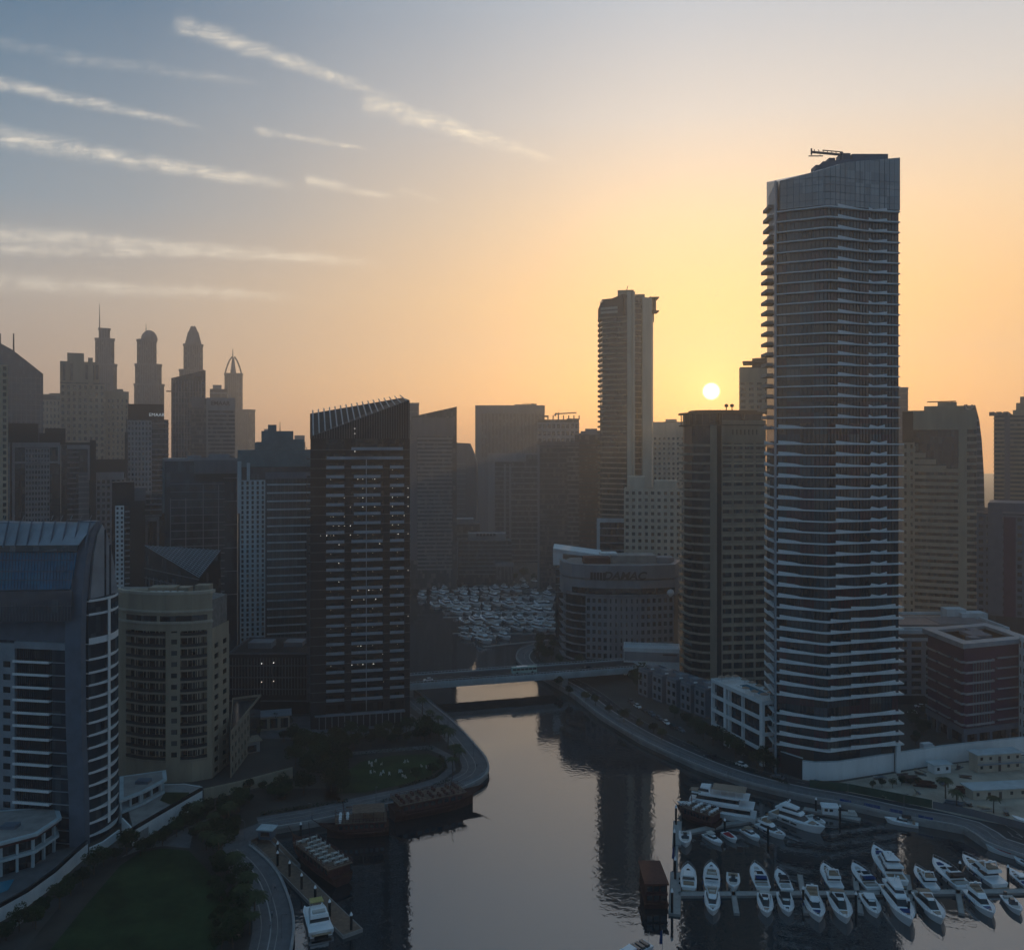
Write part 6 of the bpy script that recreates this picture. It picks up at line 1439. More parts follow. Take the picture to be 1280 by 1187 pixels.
part('bow_rail', lambda q: [q.bar((2.4 * math.cos(a), 6.6 + 1.2 * math.sin(a), 6.3), (2.4 * math.cos(a), 6.6 + 1.2 * math.sin(a), 7.1), .06) for a in frange(0, math.pi, 9)], 'redwood')
# white cabin cruiser at the jetty and boat at the lower frame edge
a, b_ = G(402, 1170, .3), G(392, 1136, .3)
d = (b_ - a).to_2d(); c = (a + b_) / 2; r = empty('catamaran', (c.x, c.y, 0), 'white cabin catamaran tied to the end of the long left jetty', 'boat', rz=math.atan2(d.y, d.x) - R(90))
part('hull', lambda q: (fr(q, -6, 6, 2.9, 2.2, .6, 1.5), [q.loft([[(sx * 2.1 - .7, y, 1.2), (sx * 2.1 - .35, y, -.4), (sx * 2.1 + .35, y, -.4), (sx * 2.1 + .7, y, 1.2)] if y < 6 else [(sx * 2.1 - .1, y + .5, 1.3), (sx * 2.1 - .05, y, .2), (sx * 2.1 + .05, y, .2), (sx * 2.1 + .1, y + .5, 1.3)] for y in (-6, -2, 2, 5, 6.6)]) for sx in (-1, 1)]), 'hull')
h = (-3.2, 3.6, 2.3, 1.7, 1.5, 3.2, 1.2, .1, .2); cb = part('cabin', lambda q: fr(q, *h), 'hull'); part('window_band', lambda q: fr(q, *slice_(*h, .35, .8), grow=.05), 'boatdark', cb); part('flybridge', lambda q: fr(q, -3.4, 1.2, 2.2, 1.6, 3.2, 3.9, .5, .1, .1), 'hull'); part('seat', lambda q: fr(q, -2.8, -1.6, 1.5, 1.5, 3.9, 4.3), 'cushion'); part('awning', lambda q: fr(q, 1.0, 3.4, 1.7, 1.5, 4.6, 4.75), 'yellow'); part('awning_post', lambda q: [q.bar((s * 1.7, y, 3.3), (s * 1.7, y, 5.05), .06) for s in (-.85, .85) for y in (1.2, 3.0)], 'chrome'); part('stern_platform', lambda q: q.box(0, -6.3, .8, 4.6, 1.0, .15), 'teak')
a, b_ = G(812, 1182, .3), G(762, 1206, .3); d = (b_ - a).to_2d(); c = (a + b_) / 2; r = empty('day_boat', (c.x, c.y, 0), 'white day boat with striped dark seats, cut by the lower frame edge', 'boat', rz=math.atan2(d.y, d.x) - R(90))
part('hull', lambda q: hull_loft(q, 12, 3.6, 1.2), 'hull'); part('cabin', lambda q: fr(q, -1, 3, 1.4, .9, 1.2, 2.2, 1.4, .1, .2), 'hull'); [part('seat', lambda q: fr(q, y, y + .9, 1.3, 1.3, 1.2, 1.8), 'boatdark') for y in (-5, -3.6, -2.2)]; part('flag_staff', lambda q: q.bar((0, -5.6, 1), (0, -6.2, 3.6), .05), 'chrome')

# ------------------------------------------------------------------ pontoons, jetty, mooring posts
def pontoon(label, line, w, m='pontoon', z=.55):
    p0 = line[0]; r = empty('pontoon', (p0.x, p0.y, 0), label, 'pontoon')
    for a, c in zip(line[:-1], line[1:]):
        t = (c - a).normalized(); n = Vector((-t.y, t.x)); mb = MB(); q = [a + n * w / 2, c + n * w / 2, c - n * w / 2, a - n * w / 2]
        if area2(q) < 0: q = q[::-1]
        mb.prism(q, .12, z); o = obj('deck', mb.mesh('deck', m, (p0.x, p0.y, 0)), r)
        mb = MB(); mb.ring(offset(q, .08), offset(q, -.12), -.1, z + .06); obj('edge_beam', mb.mesh('edge_beam', 'concrete', (p0.x, p0.y, 0)), o)
    return r
def g0(px, py): return G(px, py, .5).to_2d()
pontoon('long straight pier between the two yacht rows', [g0(849, 1117), g0(1070, 1115.5), g0(1300, 1113)], 2.2)
pontoon('cross pontoon running towards the viewer left of the yachts', [g0(847, 1026), g0(846, 1056)], 2.4); pontoon('short floating deck at the left end of the yacht pier', [g0(845, 1090), g0(843, 1142)], 2.8)
pontoon('thin link pontoon between cross pontoon and yacht pier', [g0(846, 1057), g0(845, 1089)], .7)
pontoon('upper pontoon serving the small motorboats', [g0(850, 1042), g0(905, 1030), g0(985, 1018)], 2.2)
pontoon('pontoon at the right quay carrying the small white hut', [g0(1005, 1010), g0(1075, 1024)], 2.6); pontoon('pontoon beside the right quay slope', [g0(1075, 1012), g0(1190, 1030)], 2.0, 'deckwood')
fing = 0
for px in (917, 1004, 1072, 1138, 1198):
    fing += 1
    pontoon(['first finger pontoon from the corner of the yacht pier', 'second finger pontoon of the yacht pier', 'middle finger pontoon of the yacht pier', 'fourth finger pontoon, by the largest yacht', 'last finger pontoon, by the red cushioned yacht'][fing - 1], [g0(px - 4, 1093), g0(px + 4, 1141)], 1.2)
pontoon('long timber jetty on the left, leading out from the promenade curve', [g0(318, 1046), g0(345, 1072), g0(441, 1166)], 5.0, 'deckwood', .8)
pontoon('short jetty arm between the open deck dhow and the promenade', [g0(338, 1046), g0(372, 1082)], 1.4, 'deckwood', .8)
pontoon('far pontoon at the lower edge of the crowded basin', [g0(604, 808), g0(690, 799)], 1.6)
for k, y in enumerate((734, 752, 771, 791)): pontoon('slim pontoon among the far basin yachts, ' + ['behind the first rows', 'in the second gap', 'in the third gap', 'in the lowest gap'][k], [g0(530 + 12 * k, y), g0(694, y + 1)], 1.6)
post0 = None
def post(px, py, lab, h=4.2, cap=True, r_=.32, grp=None):
    global post0
    p = G(px, py, .5)
    if post0 is None:
        post0 = empty('mooring_post', (0, 0, 0), lab, 'post'); mb = MB(); mb.lathe(0, 0, [(.32, -2), (.32, 4.2)], 10); obj('pile', mb.mesh('pile', 'rubber'), post0)
        mb = MB(); mb.lathe(0, 0, [(.36, 4.2), (.36, 4.4), (.05, 5.0)], 10); obj('cap', mb.mesh('cap', 'hull'), post0); o = post0
    else: o = copy_tree(post0)
    o.location = (p.x, p.y, 0); o.scale = (1, 1, h / 4.2); o['label'] = lab; o['group'] = grp or 'white capped mooring posts'
for px, py in ((347, 1071), (347, 1083), (362, 1096), (377, 1112), (394, 1128), (412, 1146), (439, 1163), (376, 1046)): post(px, py, 'white capped black mooring post along the long left jetty')
for px, py in ((840, 1140), (844, 1098), (843, 1062), (845, 1030)): post(px, py, 'white capped black mooring post along the cross pontoon beside the yachts', 5.5, grp='posts of the cross pontoon')
for px, py in ((906, 1040), (960, 1046), (1050, 1022), (1136, 1143), (1070, 1135), (1004, 1128), (1200, 1095), (1260, 1100), (1020, 1013)): post(px, py, 'white capped black mooring post standing among the moored yachts', 4.0, grp='posts among the yachts')
f0 = None
for px, py, lab in ((843, 1078, 'purple feather flag on the thin link pontoon'), (828, 1186, 'blue feather flag rising by the lower frame edge')):
    p = G(px, py, .5); f = empty('feather_flag', (p.x, p.y, .5), lab, 'flag'); mb = MB(); mb.bar((0, 0, -.5), (0, 0, 4.4), .05); obj('pole', mb.mesh('pole', 'chrome'), f); mb = MB(); mb.quadbox([(-.05, -.03, 1.2), (-.75, -.03, 1.2), (-.75, .03, 1.2), (-.05, .03, 1.2)], [(-.05, -.03, 4.4), (-.45, -.03, 4.1), (-.45, .03, 4.1), (-.05, .03, 4.4)]); obj('banner', mb.mesh('banner', 'navy'), f)
# hut on the right pontoon, kiosk at the jetty head
p = G(1037, 1016, .5); r = empty('floating_hut', (p.x, p.y, .5), 'small white floating hut with open deck on the right quay pontoon', 'hut', rz=R(-12))
part('walls', lambda q: fr(q, -1.5, 1.5, 2.3, 2.3, .1, 2.4), 'hull'); part('roof', lambda q: fr(q, -1.9, 1.9, 2.7, 2.7, 2.4, 2.7, .3, .3, .3), 'hull'); part('window', lambda q: [q.box(x, -1.52, 1.5, 1.0, .1, .8) for x in (-1.2, .3)], 'boatdark'); part('open_deck', lambda q: (q.box(5.2, 0, .35, 5.6, 2.6, .3), q.box(6.5, 0, .9, 2.0, 1.6, .8)), 'cushion')
p = G(334, 1046); r = empty('ticket_kiosk', (p.x, p.y, GZ), 'small kiosk with flat pale roof at the head of the left jetty', 'kiosk', rz=R(-8))
part('walls', lambda q: fr(q, -1.6, 1.6, 1.9, 1.9, 0, 2.6), 'bluegrey'); part('roof', lambda q: fr(q, -2.0, 2.0, 2.5, 2.5, 2.6, 2.9), 'pale'); part('window', lambda q: q.box(0, -1.62, 1.6, 2.6, .1, .9), 'boatdark'); part('counter', lambda q: q.box(0, -1.8, 1.05, 2.8, .5, .08), 'deckwood')
# ================================================================== LEFT BANK GROUNDS
def px_poly(pts, z=GZ): return [G(x, y, z).to_2d() for x, y in pts]
sheet('soil_bed', px_poly([(20, 1200), (60, 1150), (110, 1090), (165, 1050), (250, 1000), (330, 985), (420, 985), (430, 1010), (340, 1022), (300, 1036), (290, 1060), (310, 1090), (322, 1120), (318, 1160), (300, 1200)]), GZ + .02, 'soil')
sheet('lawn', px_poly([(52, 1200), (110, 1128), (150, 1082), (176, 1064), (205, 1060), (236, 1063), (258, 1086), (282, 1116), (290, 1140), (276, 1175), (262, 1200)]), GZ + .07, 'lawn')
sheet('path', px_poly([(150, 1072), (175, 1054), (205, 1050), (240, 1030), (262, 1022), (240, 1046), (237, 1060), (205, 1057), (178, 1061)]), GZ + .045, 'paving')
sheet('promenade', px_poly([(296, 1100), (272, 1066), (284, 1044), (330, 1026), (336, 1040), (314, 1050), (314, 1060), (332, 1078)]), GZ + .047, 'paving')
sheet('park_ground', px_poly([(405, 1000), (415, 930), (470, 905), (535, 900), (575, 950), (580, 965), (540, 985), (470, 1000)]), GZ + .02, 'soil')
sheet('lawn', px_poly([(420, 992), (428, 968), (450, 952), (490, 944), (535, 942), (551, 948), (553, 958), (538, 970), (500, 981), (455, 990)]), GZ + .07, 'lawn')
sheet('path', px_poly([(430, 1000), (500, 985), (545, 972), (560, 960), (556, 945), (535, 936), (430, 944), (431, 940), (540, 931), (566, 944), (570, 962), (548, 979), (505, 992), (440, 1004)]), GZ + .05, 'paving')
sheet('pool_deck', px_poly([(310, 922), (318, 896), (515, 892), (530, 905), (505, 917), (400, 925)]), GZ + .03, 'paving')
sheet('road', px_poly([(-100, 1010), (130, 985), (300, 935), (380, 905), (380, 895), (290, 918), (120, 955), (-100, 980)]), GZ + .02, 'asphalt')
pl_ = px_poly([(463, 907), (466, 898), (483, 897), (483, 906)]); mb = MB(); mb.prism(ccw(pl_), GZ + .02, GZ + .3); structure('pool_water', mb, 'pool')
def wall_line(name, label, pts, h, t, m, cat='wall', cap=None, z=GZ):
    L_ = [G(x, y, z).to_2d() for x, y in pts]; p0 = L_[0]; r = empty(name, (p0.x, p0.y, z), label, cat); A, B_ = strip(L_, 0, t, 1); mb = MB()
    secs = [[(a.x, a.y, z - .2), (a.x, a.y, z + h), (b.x, b.y, z + h), (b.x, b.y, z - .2)] for a, b in zip(A, B_)]; mb.loft(secs); obj('panel', mb.mesh('panel', m, (p0.x, p0.y, z)), r)
    if cap:
        mb = MB(); mb.loft([[(a.x, a.y, z + h), (a.x, a.y, z + h + cap[0]), (b.x, b.y, z + h + cap[0]), (b.x, b.y, z + h)] for a, b in zip(*strip(L_, -.06, t + .06, 1))]); obj('coping', mb.mesh('coping', cap[1], (p0.x, p0.y, z)), r)
    return r
wall_line('garden_wall', 'long curved white garden wall in front of the sail tower', [(-40, 1172), (0, 1152), (35, 1132), (70, 1106), (95, 1082), (110, 1069)], 3.4, .5, 'white', cap=(.9, 'boatdark'))
wall_line('garden_wall', 'short curved white wall at the foot of the rounded bay', [(113, 1070), (130, 1062), (150, 1047)], 2.4, .5, 'white')
wall_line('garden_wall', 'white terrace wall with dark glass top, right of the sail tower', [(166, 1057), (200, 1036), (253, 1004)], 4.2, .5, 'white', cap=(.9, 'boatdark'))
wall_line('garden_wall', 'low white return wall behind the green terrace patch', [(205, 992), (230, 991), (252, 995)], 3.0, .4, 'white')
wall_line('garden_wall', 'stub white wall closing the terrace beside the rounded bay', [(152, 1040), (167, 1056)], 4.2, .4, 'white')
wall_line('garden_wall', 'tan garden wall below the beige apartment tower', [(255, 1000), (300, 990), (366, 972)], 3.6, .5, 'sand')
wall_line('fence', 'low pale picket fence at the lower left frame edge', [(-30, 1182), (20, 1158), (33, 1148)], 1.8, .15, 'steel')
sheet('terrace_lawn', px_poly([(200, 1000), (206, 990), (236, 990), (240, 1000), (215, 1006)], GZ + 3), GZ + 3.06, 'lawn')
mb = MB(); mb.prism(ccw(px_poly([(168, 1056), (252, 1003), (250, 992), (205, 990), (160, 1020)])), GZ, GZ + 2.9); structure('terrace_floor', mb, 'concrete')
sheet('pool_water', px_poly([(-30, 1128), (10, 1112), (18, 1098), (-30, 1108)], GZ + .3), GZ + .3, 'pool')
sheet('pool_deck', px_poly([(-60, 1172), (0, 1148), (70, 1104), (108, 1066), (100, 1056), (-60, 1090)]), GZ + .05, 'paving')
# podium villas of the sail tower
def villa(label, pts, h, floors, roofm='concrete', brown=True):
    poly = px_poly(pts); b = Bld('podium_villa', label, poly, 'building'); b.prism('core', offset(b.poly, -1.8), GZ, GZ + h - .3, 'g_dark')
    for k in range(1, floors + 1):
        z = GZ + h * k / floors; o = b.prism('roof' if k == floors else 'floor_slab', offset(b.poly, .6 if k == floors else 0), z - .7, z, 'pale')
        if brown and k == floors: mb = MB(); mb.ring(offset(b.poly, -.2), offset(b.poly, -.5), z - 1.7, z - .7); b.add('soffit_panel', mb, 'redwood')
    for i in b.vis():
        Fc, L = face(*b.F(i)); n = max(2, int(L / 7))
        for k in range(n + 1): mb = MB(); s = min(max(k * L / n, .5), L - .5); mb.fbox(Fc, s - .3, s + .3, GZ, GZ + h - .7, -1.6, -.9); b.add('pier', mb, 'pale')
    b.prism('roof_gravel', offset(b.poly, -.6), GZ + h, GZ + h + .12, roofm); mb = MB(); c = b.o; mb.box(c.x, c.y, GZ + h + .5, 4, 3, 1); b.add('skylight', mb, 'bluegrey'); b.done()
villa('low white podium villa with curved brown eaves, at the lower left corner', [(-60, 1120), (0, 1098), (45, 1085), (74, 1064), (70, 1050), (-60, 1060)], 9.5, 2)
villa('small white podium villa between sail tower and beige rounded block', [(152, 1030), (180, 1018), (206, 1003), (205, 992), (152, 1000)], 7.5, 2, brown=False)
# low beige house right of the beige tower, pool pavilion
b = box_tower('annex_block', 'narrow low beige annex behind the right flank of the beige rounded block', [G(288, 972).to_2d(), G(311, 940).to_2d(), Vector((gx(311, 332) + 1, 345)), Vector((gx(282, 332), 340))], GZ + 15, 'g_dark', 'building'); b.wm = 'beige'; b.grid(0, GZ, GZ + 15, 4, 6, .5, .5, .3); b.parapet(GZ + 15, .8, m='beige'); b.done()
b = box_tower('pool_pavilion', 'low pavilion with pale flat roof left of the pool deck', quad(309, 348, 362, 352, 7), GZ + 5.5, 'dark', 'building'); b.prism('roof', offset(b.poly, .8), GZ + 5.5, GZ + 5.9, 'steel'); b.grid(0, GZ, GZ + 5.4, 1, 4, .3, .3, .3); b.done()
b = box_tower('garden_house', 'small tan roofed garden house below the pool pavilion', quad(298, 322, 326, 326, 6), GZ + 4, 'concrete', 'building'); b.prism('roof', offset(b.poly, .5), GZ + 4, GZ + 4.4, 'beige'); b.panel(0, GZ + .5, GZ + 2.8, 'g_dark', .2, .8, name='window'); b.done()
b = box_tower('pool_house', 'long low dark entrance canopy at the foot of the dark canal corner tower', quad(395, 350.5, 505, 358, 2.5), GZ + 5, 'dark', 'building'); b.prism('roof', offset(b.poly, .5), GZ + 5, GZ + 5.4, 'grey'); b.fins(0, GZ, GZ + 5, 14, .3, .3, 'grey'); b.done()

# ================================================================== RIGHT BANK SITE
sheet('site_ground', px_poly([(1035, 980), (1060, 976), (1180, 956), (1330, 938), (1330, 1045), (1220, 1024), (1130, 1003), (1060, 990)]), GZ + .06, 'sandlot')
wall_line('hoarding_wall', 'long white hoarding wall in front of the wavy tower and the sandy site', [(1003, 974), (1020, 976), (1048, 975), (1180, 954), (1330, 937)], 6.2, .4, 'white', cap=(.3, 'pale'))
wall_line('hoarding_wall', 'dark timber hoarding left of the white site wall', [(968, 962), (1003, 974)], 7.0, .4, 'dark', cap=(.3, 'pale'))
wall_line('mesh_fence', 'green mesh fence along the road below the sandy site', [(1012, 984), (1060, 989), (1115, 1000), (1165, 1010)], 2.6, .15, 'green', 'fence')
wall_line('mesh_fence', 'grey site fence right of the green mesh fence', [(1166, 1010), (1215, 1020), (1290, 1040)], 2.2, .15, 'midgrey', 'fence')
for k, (x0, y0, x1, y1) in enumerate(((1050, 1002, 1064, 1004), (1080, 1007, 1100, 1011), (1112, 1014, 1128, 1017), (1148, 1022, 1166, 1026))): wall_line('banner_board', 'blue banner board hung along the right quay edge, ' + ['leftmost', 'second from left', 'third from left', 'rightmost'][k] + ' of four', [(x0, y0), (x1, y1)], 1.0, .1, 'bluefence', 'banner')
def cabin(label, pl, dl, pr, dr, dep, floors, m='cream'):
    b = box_tower('site_cabin', label, quad(pl, dl, pr, dr, dep), GZ + 3.0 * floors, m, 'cabin')
    for f in range(floors):
        Fc, L = face(*b.F(0)); n = max(2, int(L / 3.4))
        for k in range(n):
            s = L * (k + .5) / n; mb = MB(); w = .45; mb.fbox(Fc, s - w, s + w, GZ + 3 * f + 1.2 - (1.1 if k % 4 == 2 else 0), GZ + 3 * f + 2.2, -.3, -.12); b.add('window' if k % 4 != 2 else 'door', mb, 'g_dark' if k % 4 != 2 else 'brown')
        if f: mb = MB(); mb.fbox(Fc, 0, L, GZ + 3 * f - .1, GZ + 3 * f + .05, -.2, 1.2); mb.fbox(Fc, 0, L, GZ + 3 * f + .9, GZ + 3 * f + 1.0, 1.1, 1.2); b.add('walkway', mb, 'steel')
    b.prism('roof', offset(b.poly, .3), GZ + 3.0 * floors, GZ + 3.0 * floors + .3, 'pale'); b.done()
def dG(py): return FPX * (HC - GZ) / (py - HY)
cabin('long cream site cabin with small windows near the right frame edge', 1216, dG(1000), 1300, dG(996), 6, 1); cabin('two storey cream site cabin behind the long one, near the white wall', 1222, dG(966), 1278, dG(962), 5, 2); cabin('small white site cabin left of the two storey one', 1168, dG(968), 1190, dG(966), 4, 1, 'white')
rnd = random.Random(9)
for k, (px, py, nm, lab) in enumerate(((1140, 978, 'material_stack', 'stack of rusty scaffold frames left on the sandy site'), (1158, 984, 'material_stack', 'dark stack of timber beams right of the rusty frames'), (1205, 992, 'material_stack', 'brown pile of boards left of the long cream cabin'), (1192, 1010, 'material_stack', 'grey tarpaulin covered stack by the site fence'))):
    p = G(px, py); r = empty(nm, (p.x, p.y, GZ), lab, 'stack', rz=R(rnd.uniform(-30, 30)))
    for j in range(5):
        mb = MB(); mb.box(rnd.uniform(-.6, .6), rnd.uniform(-.6, .6), .3 + .5 * j, 7 - j * .8, .5 + .4 * (j % 2), .35); mb.box(rnd.uniform(-1, 1), 1.2, .3 + .35 * j, 5, .3, .3); obj('beam', mb.mesh('beam', ['brown', 'wood', 'redwood', 'bluegrey'][k]), r)
for k, (px, py) in enumerate(scatter_site := [(1128, 970), (1150, 968), (1196, 960), (1206, 972), (1212, 984), (1290, 985), (1262, 985), (1240, 984), (1100, 974), (1178, 980), (1146, 992), (1210, 1006), (1232, 1012), (1258, 1018)]):
    p = G(px, py); r = empty('material_pile', (p.x, p.y, GZ), 'small loose pile of planks and pipes on the sandy site', 'pile', 'loose material piles on the sandy site', R(rnd.uniform(0, 180)))
    for j in range(rnd.randint(3, 6)):
        mb = MB(); L_ = rnd.uniform(2, 4.5); z = .2 + .22 * j
        if j % 2: mb.bar((-L_ / 2, rnd.uniform(-.7, .7), z), (L_ / 2, rnd.uniform(-.7, .7), z + rnd.uniform(-.05, .3)), .13, n=7)
        else: mb.box(rnd.uniform(-.5, .5), rnd.uniform(-.8, .8), z, L_, rnd.uniform(.5, 1.4), .22, rnd.uniform(-.4, .4))
        obj('pipe' if j % 2 else 'plank', mb.mesh('plank', rnd.choice(['brown', 'deckwood', 'concrete', 'bluegrey', 'tile', 'sand'])), r)
p = G(1276, 1028); r = empty('dinghy', (p.x, p.y, GZ), 'small white dinghy lying ashore near the right frame edge', 'boat', rz=R(40)); mb = MB(); hull_loft(mb, 5, 2, .7); o = obj('hull', mb.mesh('hull', 'hull'), r); o.location = (0, 0, .45); mb = MB(); mb.box(0, 0, .9, 1.5, .3, .08); mb.box(0, -1.2, .9, 1.5, .3, .08); obj('thwart', mb.mesh('thwart', 'teak'), r)

# ================================================================== TREES
def leafy(mb, c, rad, n, size, rnd, flat=.8):
    for _ in range(n):
        while True:
            v = Vector((rnd.uniform(-1, 1), rnd.uniform(-1, 1), rnd.uniform(-1, 1)))
            if .12 < v.length < 1: break
        v = v.normalized() * (v.length ** .45); p = Vector(c) + Vector((v.x * rad, v.y * rad, v.z * rad * flat))
        a = Vector((rnd.gauss(0, 1), rnd.gauss(0, 1), rnd.gauss(0, 1) * .6)).normalized(); u = a.cross(Vector((rnd.random(), rnd.random(), rnd.random()))).normalized(); s = size * rnd.uniform(.6, 1.3)
        mb.poly([tuple(p + a * s), tuple(p + u * s * .6), tuple(p - a * s), tuple(p - u * s * .6)])
def round_tree(seed, m='leaf', h=6.5, r_=3.0):
    rnd = random.Random(seed); t = empty('garden_tree', (0, 0, 0), 'x', 'tree'); mb = MB(); mb.bar((0, 0, -.2), (.1, 0, h * .45), .22, .15, 7)
    cl = []
    for k in range(8):
        a = k * 2.4 + rnd.uniform(-.4, .4); rr = r_ * rnd.uniform(.25, .7); z = h * rnd.uniform(.55, .95); q = Vector((rr * math.cos(a), rr * math.sin(a), z)); mb.bar((.1, 0, h * .4), tuple(q * .9), .1, .04, 5); cl.append(q)
    obj('trunk', mb.mesh('trunk', 'bark'), t); mb = MB()
    for q in cl: leafy(mb, q, r_ * rnd.uniform(.38, .6), 130, .32, rnd)
    leafy(mb, (0, 0, h * .8), r_ * .6, 160, .32, rnd); obj('crown', mb.mesh('crown', m), t); return t
def palm_tree(seed, h=7.0):
    rnd = random.Random(seed); t = empty('palm_tree', (0, 0, 0), 'x', 'palm'); mb = MB(); lean = Vector((rnd.uniform(-.5, .5), rnd.uniform(-.4, .4), 0)); pr = None
    for k in range(6): q = lean * (k / 5) ** 2 + Vector((0, 0, h * k / 5)); (mb.bar(tuple(pr), tuple(q), .26 - .02 * k, .24 - .02 * k, 8) if pr is not None else None); pr = q
    obj('trunk', mb.mesh('trunk', 'bark'), t); mb = MB()
    for k in range(26):
        a = k * 2.399; up = rnd.uniform(-.1, 1.1); L = rnd.uniform(2.6, 3.4); d = Vector((math.cos(a), math.sin(a), 0)); prev = None
        for j in range(7):
            f = j / 6; p = pr + d * L * f * (1 - .15 * f) + Vector((0, 0, up * L * .45 * f - L * .62 * f * f)); sd_ = Vector((-d.y, d.x, 0)); w = .55 * math.sin(math.pi * min(1, .12 + f * .85)) + .03
            if prev is not None:
                q, wq = prev
                for s in (-1, 1):
                    for e in (0, .5):
                        A = q.lerp(p, e); B_ = q.lerp(p, e + .36); mb.poly([tuple(A), tuple(B_), tuple(B_ + sd_ * s * w + d * .25 + Vector((0, 0, -.28 * w))), tuple(A + sd_ * s * wq + d * .25 + Vector((0, 0, -.28 * wq)))])
            prev = (p, w)
    obj('crown', mb.mesh('crown', 'palm'), t); return t
TREES = [round_tree(1), round_tree(2, 'hedge', 5.5, 2.8), round_tree(3, 'leaf', 7.5, 3.6)]; PALMS = [palm_tree(4), palm_tree(5, 6.0)]
def plant_it(proto, px, py, s, label, group, first=[]):
    o = proto if proto.name not in first else copy_tree(proto)
    if o is proto: first.append(proto.name)
    p = G(px, py); o.location = (p.x, p.y, GZ); o.rotation_euler = (0, 0, random.uniform(0, 6.3)); o.scale = (s, s, s * random.uniform(.9, 1.1)); o['label'] = label; o['group'] = group
def grove(pts, label, group, s=1.0, palms=False, mix=None):
    for k, (x, y) in enumerate(pts): plant_it((PALMS if palms else TREES)[k % (2 if palms else 3)], x, y, s * random.uniform(.8, 1.2), label, group)
def scatter(n, x0, x1, y0, y1, seed): r_ = random.Random(seed); return [(r_.uniform(x0, x1), r_.uniform(y0, y1)) for _ in range(n)]
def along(pts, n, jit, seed):
    r_ = random.Random(seed); out = []
    for k in range(n):
        u = k / max(1, n - 1) * (len(pts) - 1); i = min(int(u), len(pts) - 2); f = u - i; out.append((pts[i][0] + (pts[i + 1][0] - pts[i][0]) * f + r_.uniform(-jit, jit), pts[i][1] + (pts[i + 1][1] - pts[i][1]) * f + r_.uniform(-jit, jit) * .6))
    return out
grove(along([(178, 1068), (215, 1048), (258, 1022), (300, 1008)], 15, 4, 1), 'dark tree in the belt below the white terrace wall, left bank', 'trees below the terrace wall', .7)
grove(scatter(20, 232, 300, 1014, 1050, 15), 'shrubby tree in the planted bed above the lower left lawn', 'trees above the lower left lawn', .65)
grove([(268, 1040), (254, 1052), (285, 1034), (246, 1030)], 'palm in the planted bed above the lower left lawn', 'palms above the lower left lawn', .9, True)
grove(scatter(26, 262, 300, 1075, 1185, 16), 'low shrub between lower left lawn and curved promenade', 'shrubs by the curved promenade', .4)
grove(along([(40, 1158), (75, 1130), (110, 1100), (140, 1075), (165, 1062)], 10, 5, 2), 'bushy tree between the curved white wall and the lower left lawn', 'trees along the curved wall', .7)
grove(along([(-5, 1178), (20, 1170), (40, 1160)], 4, 4, 22), 'dark bush at the lower left frame corner before the pale fence', 'bushes at the corner', .6)
grove(along([(262, 1050), (282, 1085), (300, 1120), (300, 1160), (280, 1195)], 13, 8, 3), 'round tree between the lower left lawn and the promenade', 'trees beside the lower left lawn', .8)
grove([(292, 1102), (311, 1122), (306, 1142), (318, 1150), (274, 1078), (258, 1062), (312, 1168)], 'palm beside the curved promenade, right of the lower left lawn', 'palms beside the curved promenade', .95, True)
grove(scatter(22, 365, 432, 935, 998, 4), 'tall dark tree in the dense grove left of the oval park lawn', 'dense grove left of the park lawn', 1.15)
grove(scatter(14, 300, 372, 985, 1005, 41), 'dark shrub in front of the tan garden wall', 'shrubs before the tan wall', .6)
grove(along([(420, 938), (470, 930), (520, 926), (545, 924)], 16, 4, 5), 'tree in the hedge row behind the oval park lawn', 'hedge trees behind the park lawn', .8)
grove(along([(418, 926), (480, 918), (535, 912)], 12, 3, 51), 'dark tree close to the pool deck of the canal corner tower', 'trees by the pool deck', .7)
grove([(560, 936), (568, 950), (574, 958), (556, 922), (548, 912), (538, 902), (528, 893), (566, 966)], 'palm on the promenade point beside the oval park lawn', 'palms on the promenade point', .9, True)
grove([(550, 958), (540, 968), (520, 978), (572, 944), (545, 918), (532, 908)], 'small round tree near the promenade point', 'small trees near the point', .6)
grove([(801, 864), (796, 862), (808, 866)], 'big round dark tree at the right bridge head', 'trees at the right bridge head', 1.5)
grove(along([(845, 900), (870, 918), (895, 932), (920, 945), (945, 958), (962, 968)], 11, 4, 7), 'street tree along the right promenade before the white terrace building', 'street trees on the right promenade', 1.0)
grove(along([(700, 858), (740, 880), (790, 905), (830, 925)], 9, 4, 71), 'small tree along the right promenade before the parked cars', 'small trees by the parked cars', .6)
grove(scatter(14, 672, 715, 800, 826, 8), 'tree in the garden at the corner of the far basin', 'garden trees by the far basin', .8)
grove(along([(700, 832), (740, 838), (785, 842)], 8, 3, 81), 'tree at the foot of the large lettered block', 'trees at the lettered block', .7)
grove(along([(515, 712), (560, 716), (620, 722), (695, 730)], 18, 3, 9), 'tree on the far quay behind the crowded basin', 'trees on the far quay', 1.0)
grove([(1182, 998), (1196, 1012), (1242, 1016)], 'palm on the sandy site by the site cabins', 'palms on the sandy site', .95, True)
grove(along([(1090, 986), (1120, 983), (1150, 980)], 6, 3, 10), 'low shrub on the sandy site', 'shrubs on the site', .4)
grove(scatter(8, 1140, 1165, 888, 935, 12), 'tree in the lane between wavy tower and maroon cube', 'trees in the lane', .7)
grove(scatter(12, 300, 380, 905, 930, 13), 'tree between pool pavilion and the dark podium', 'trees by the pool pavilion', .7)
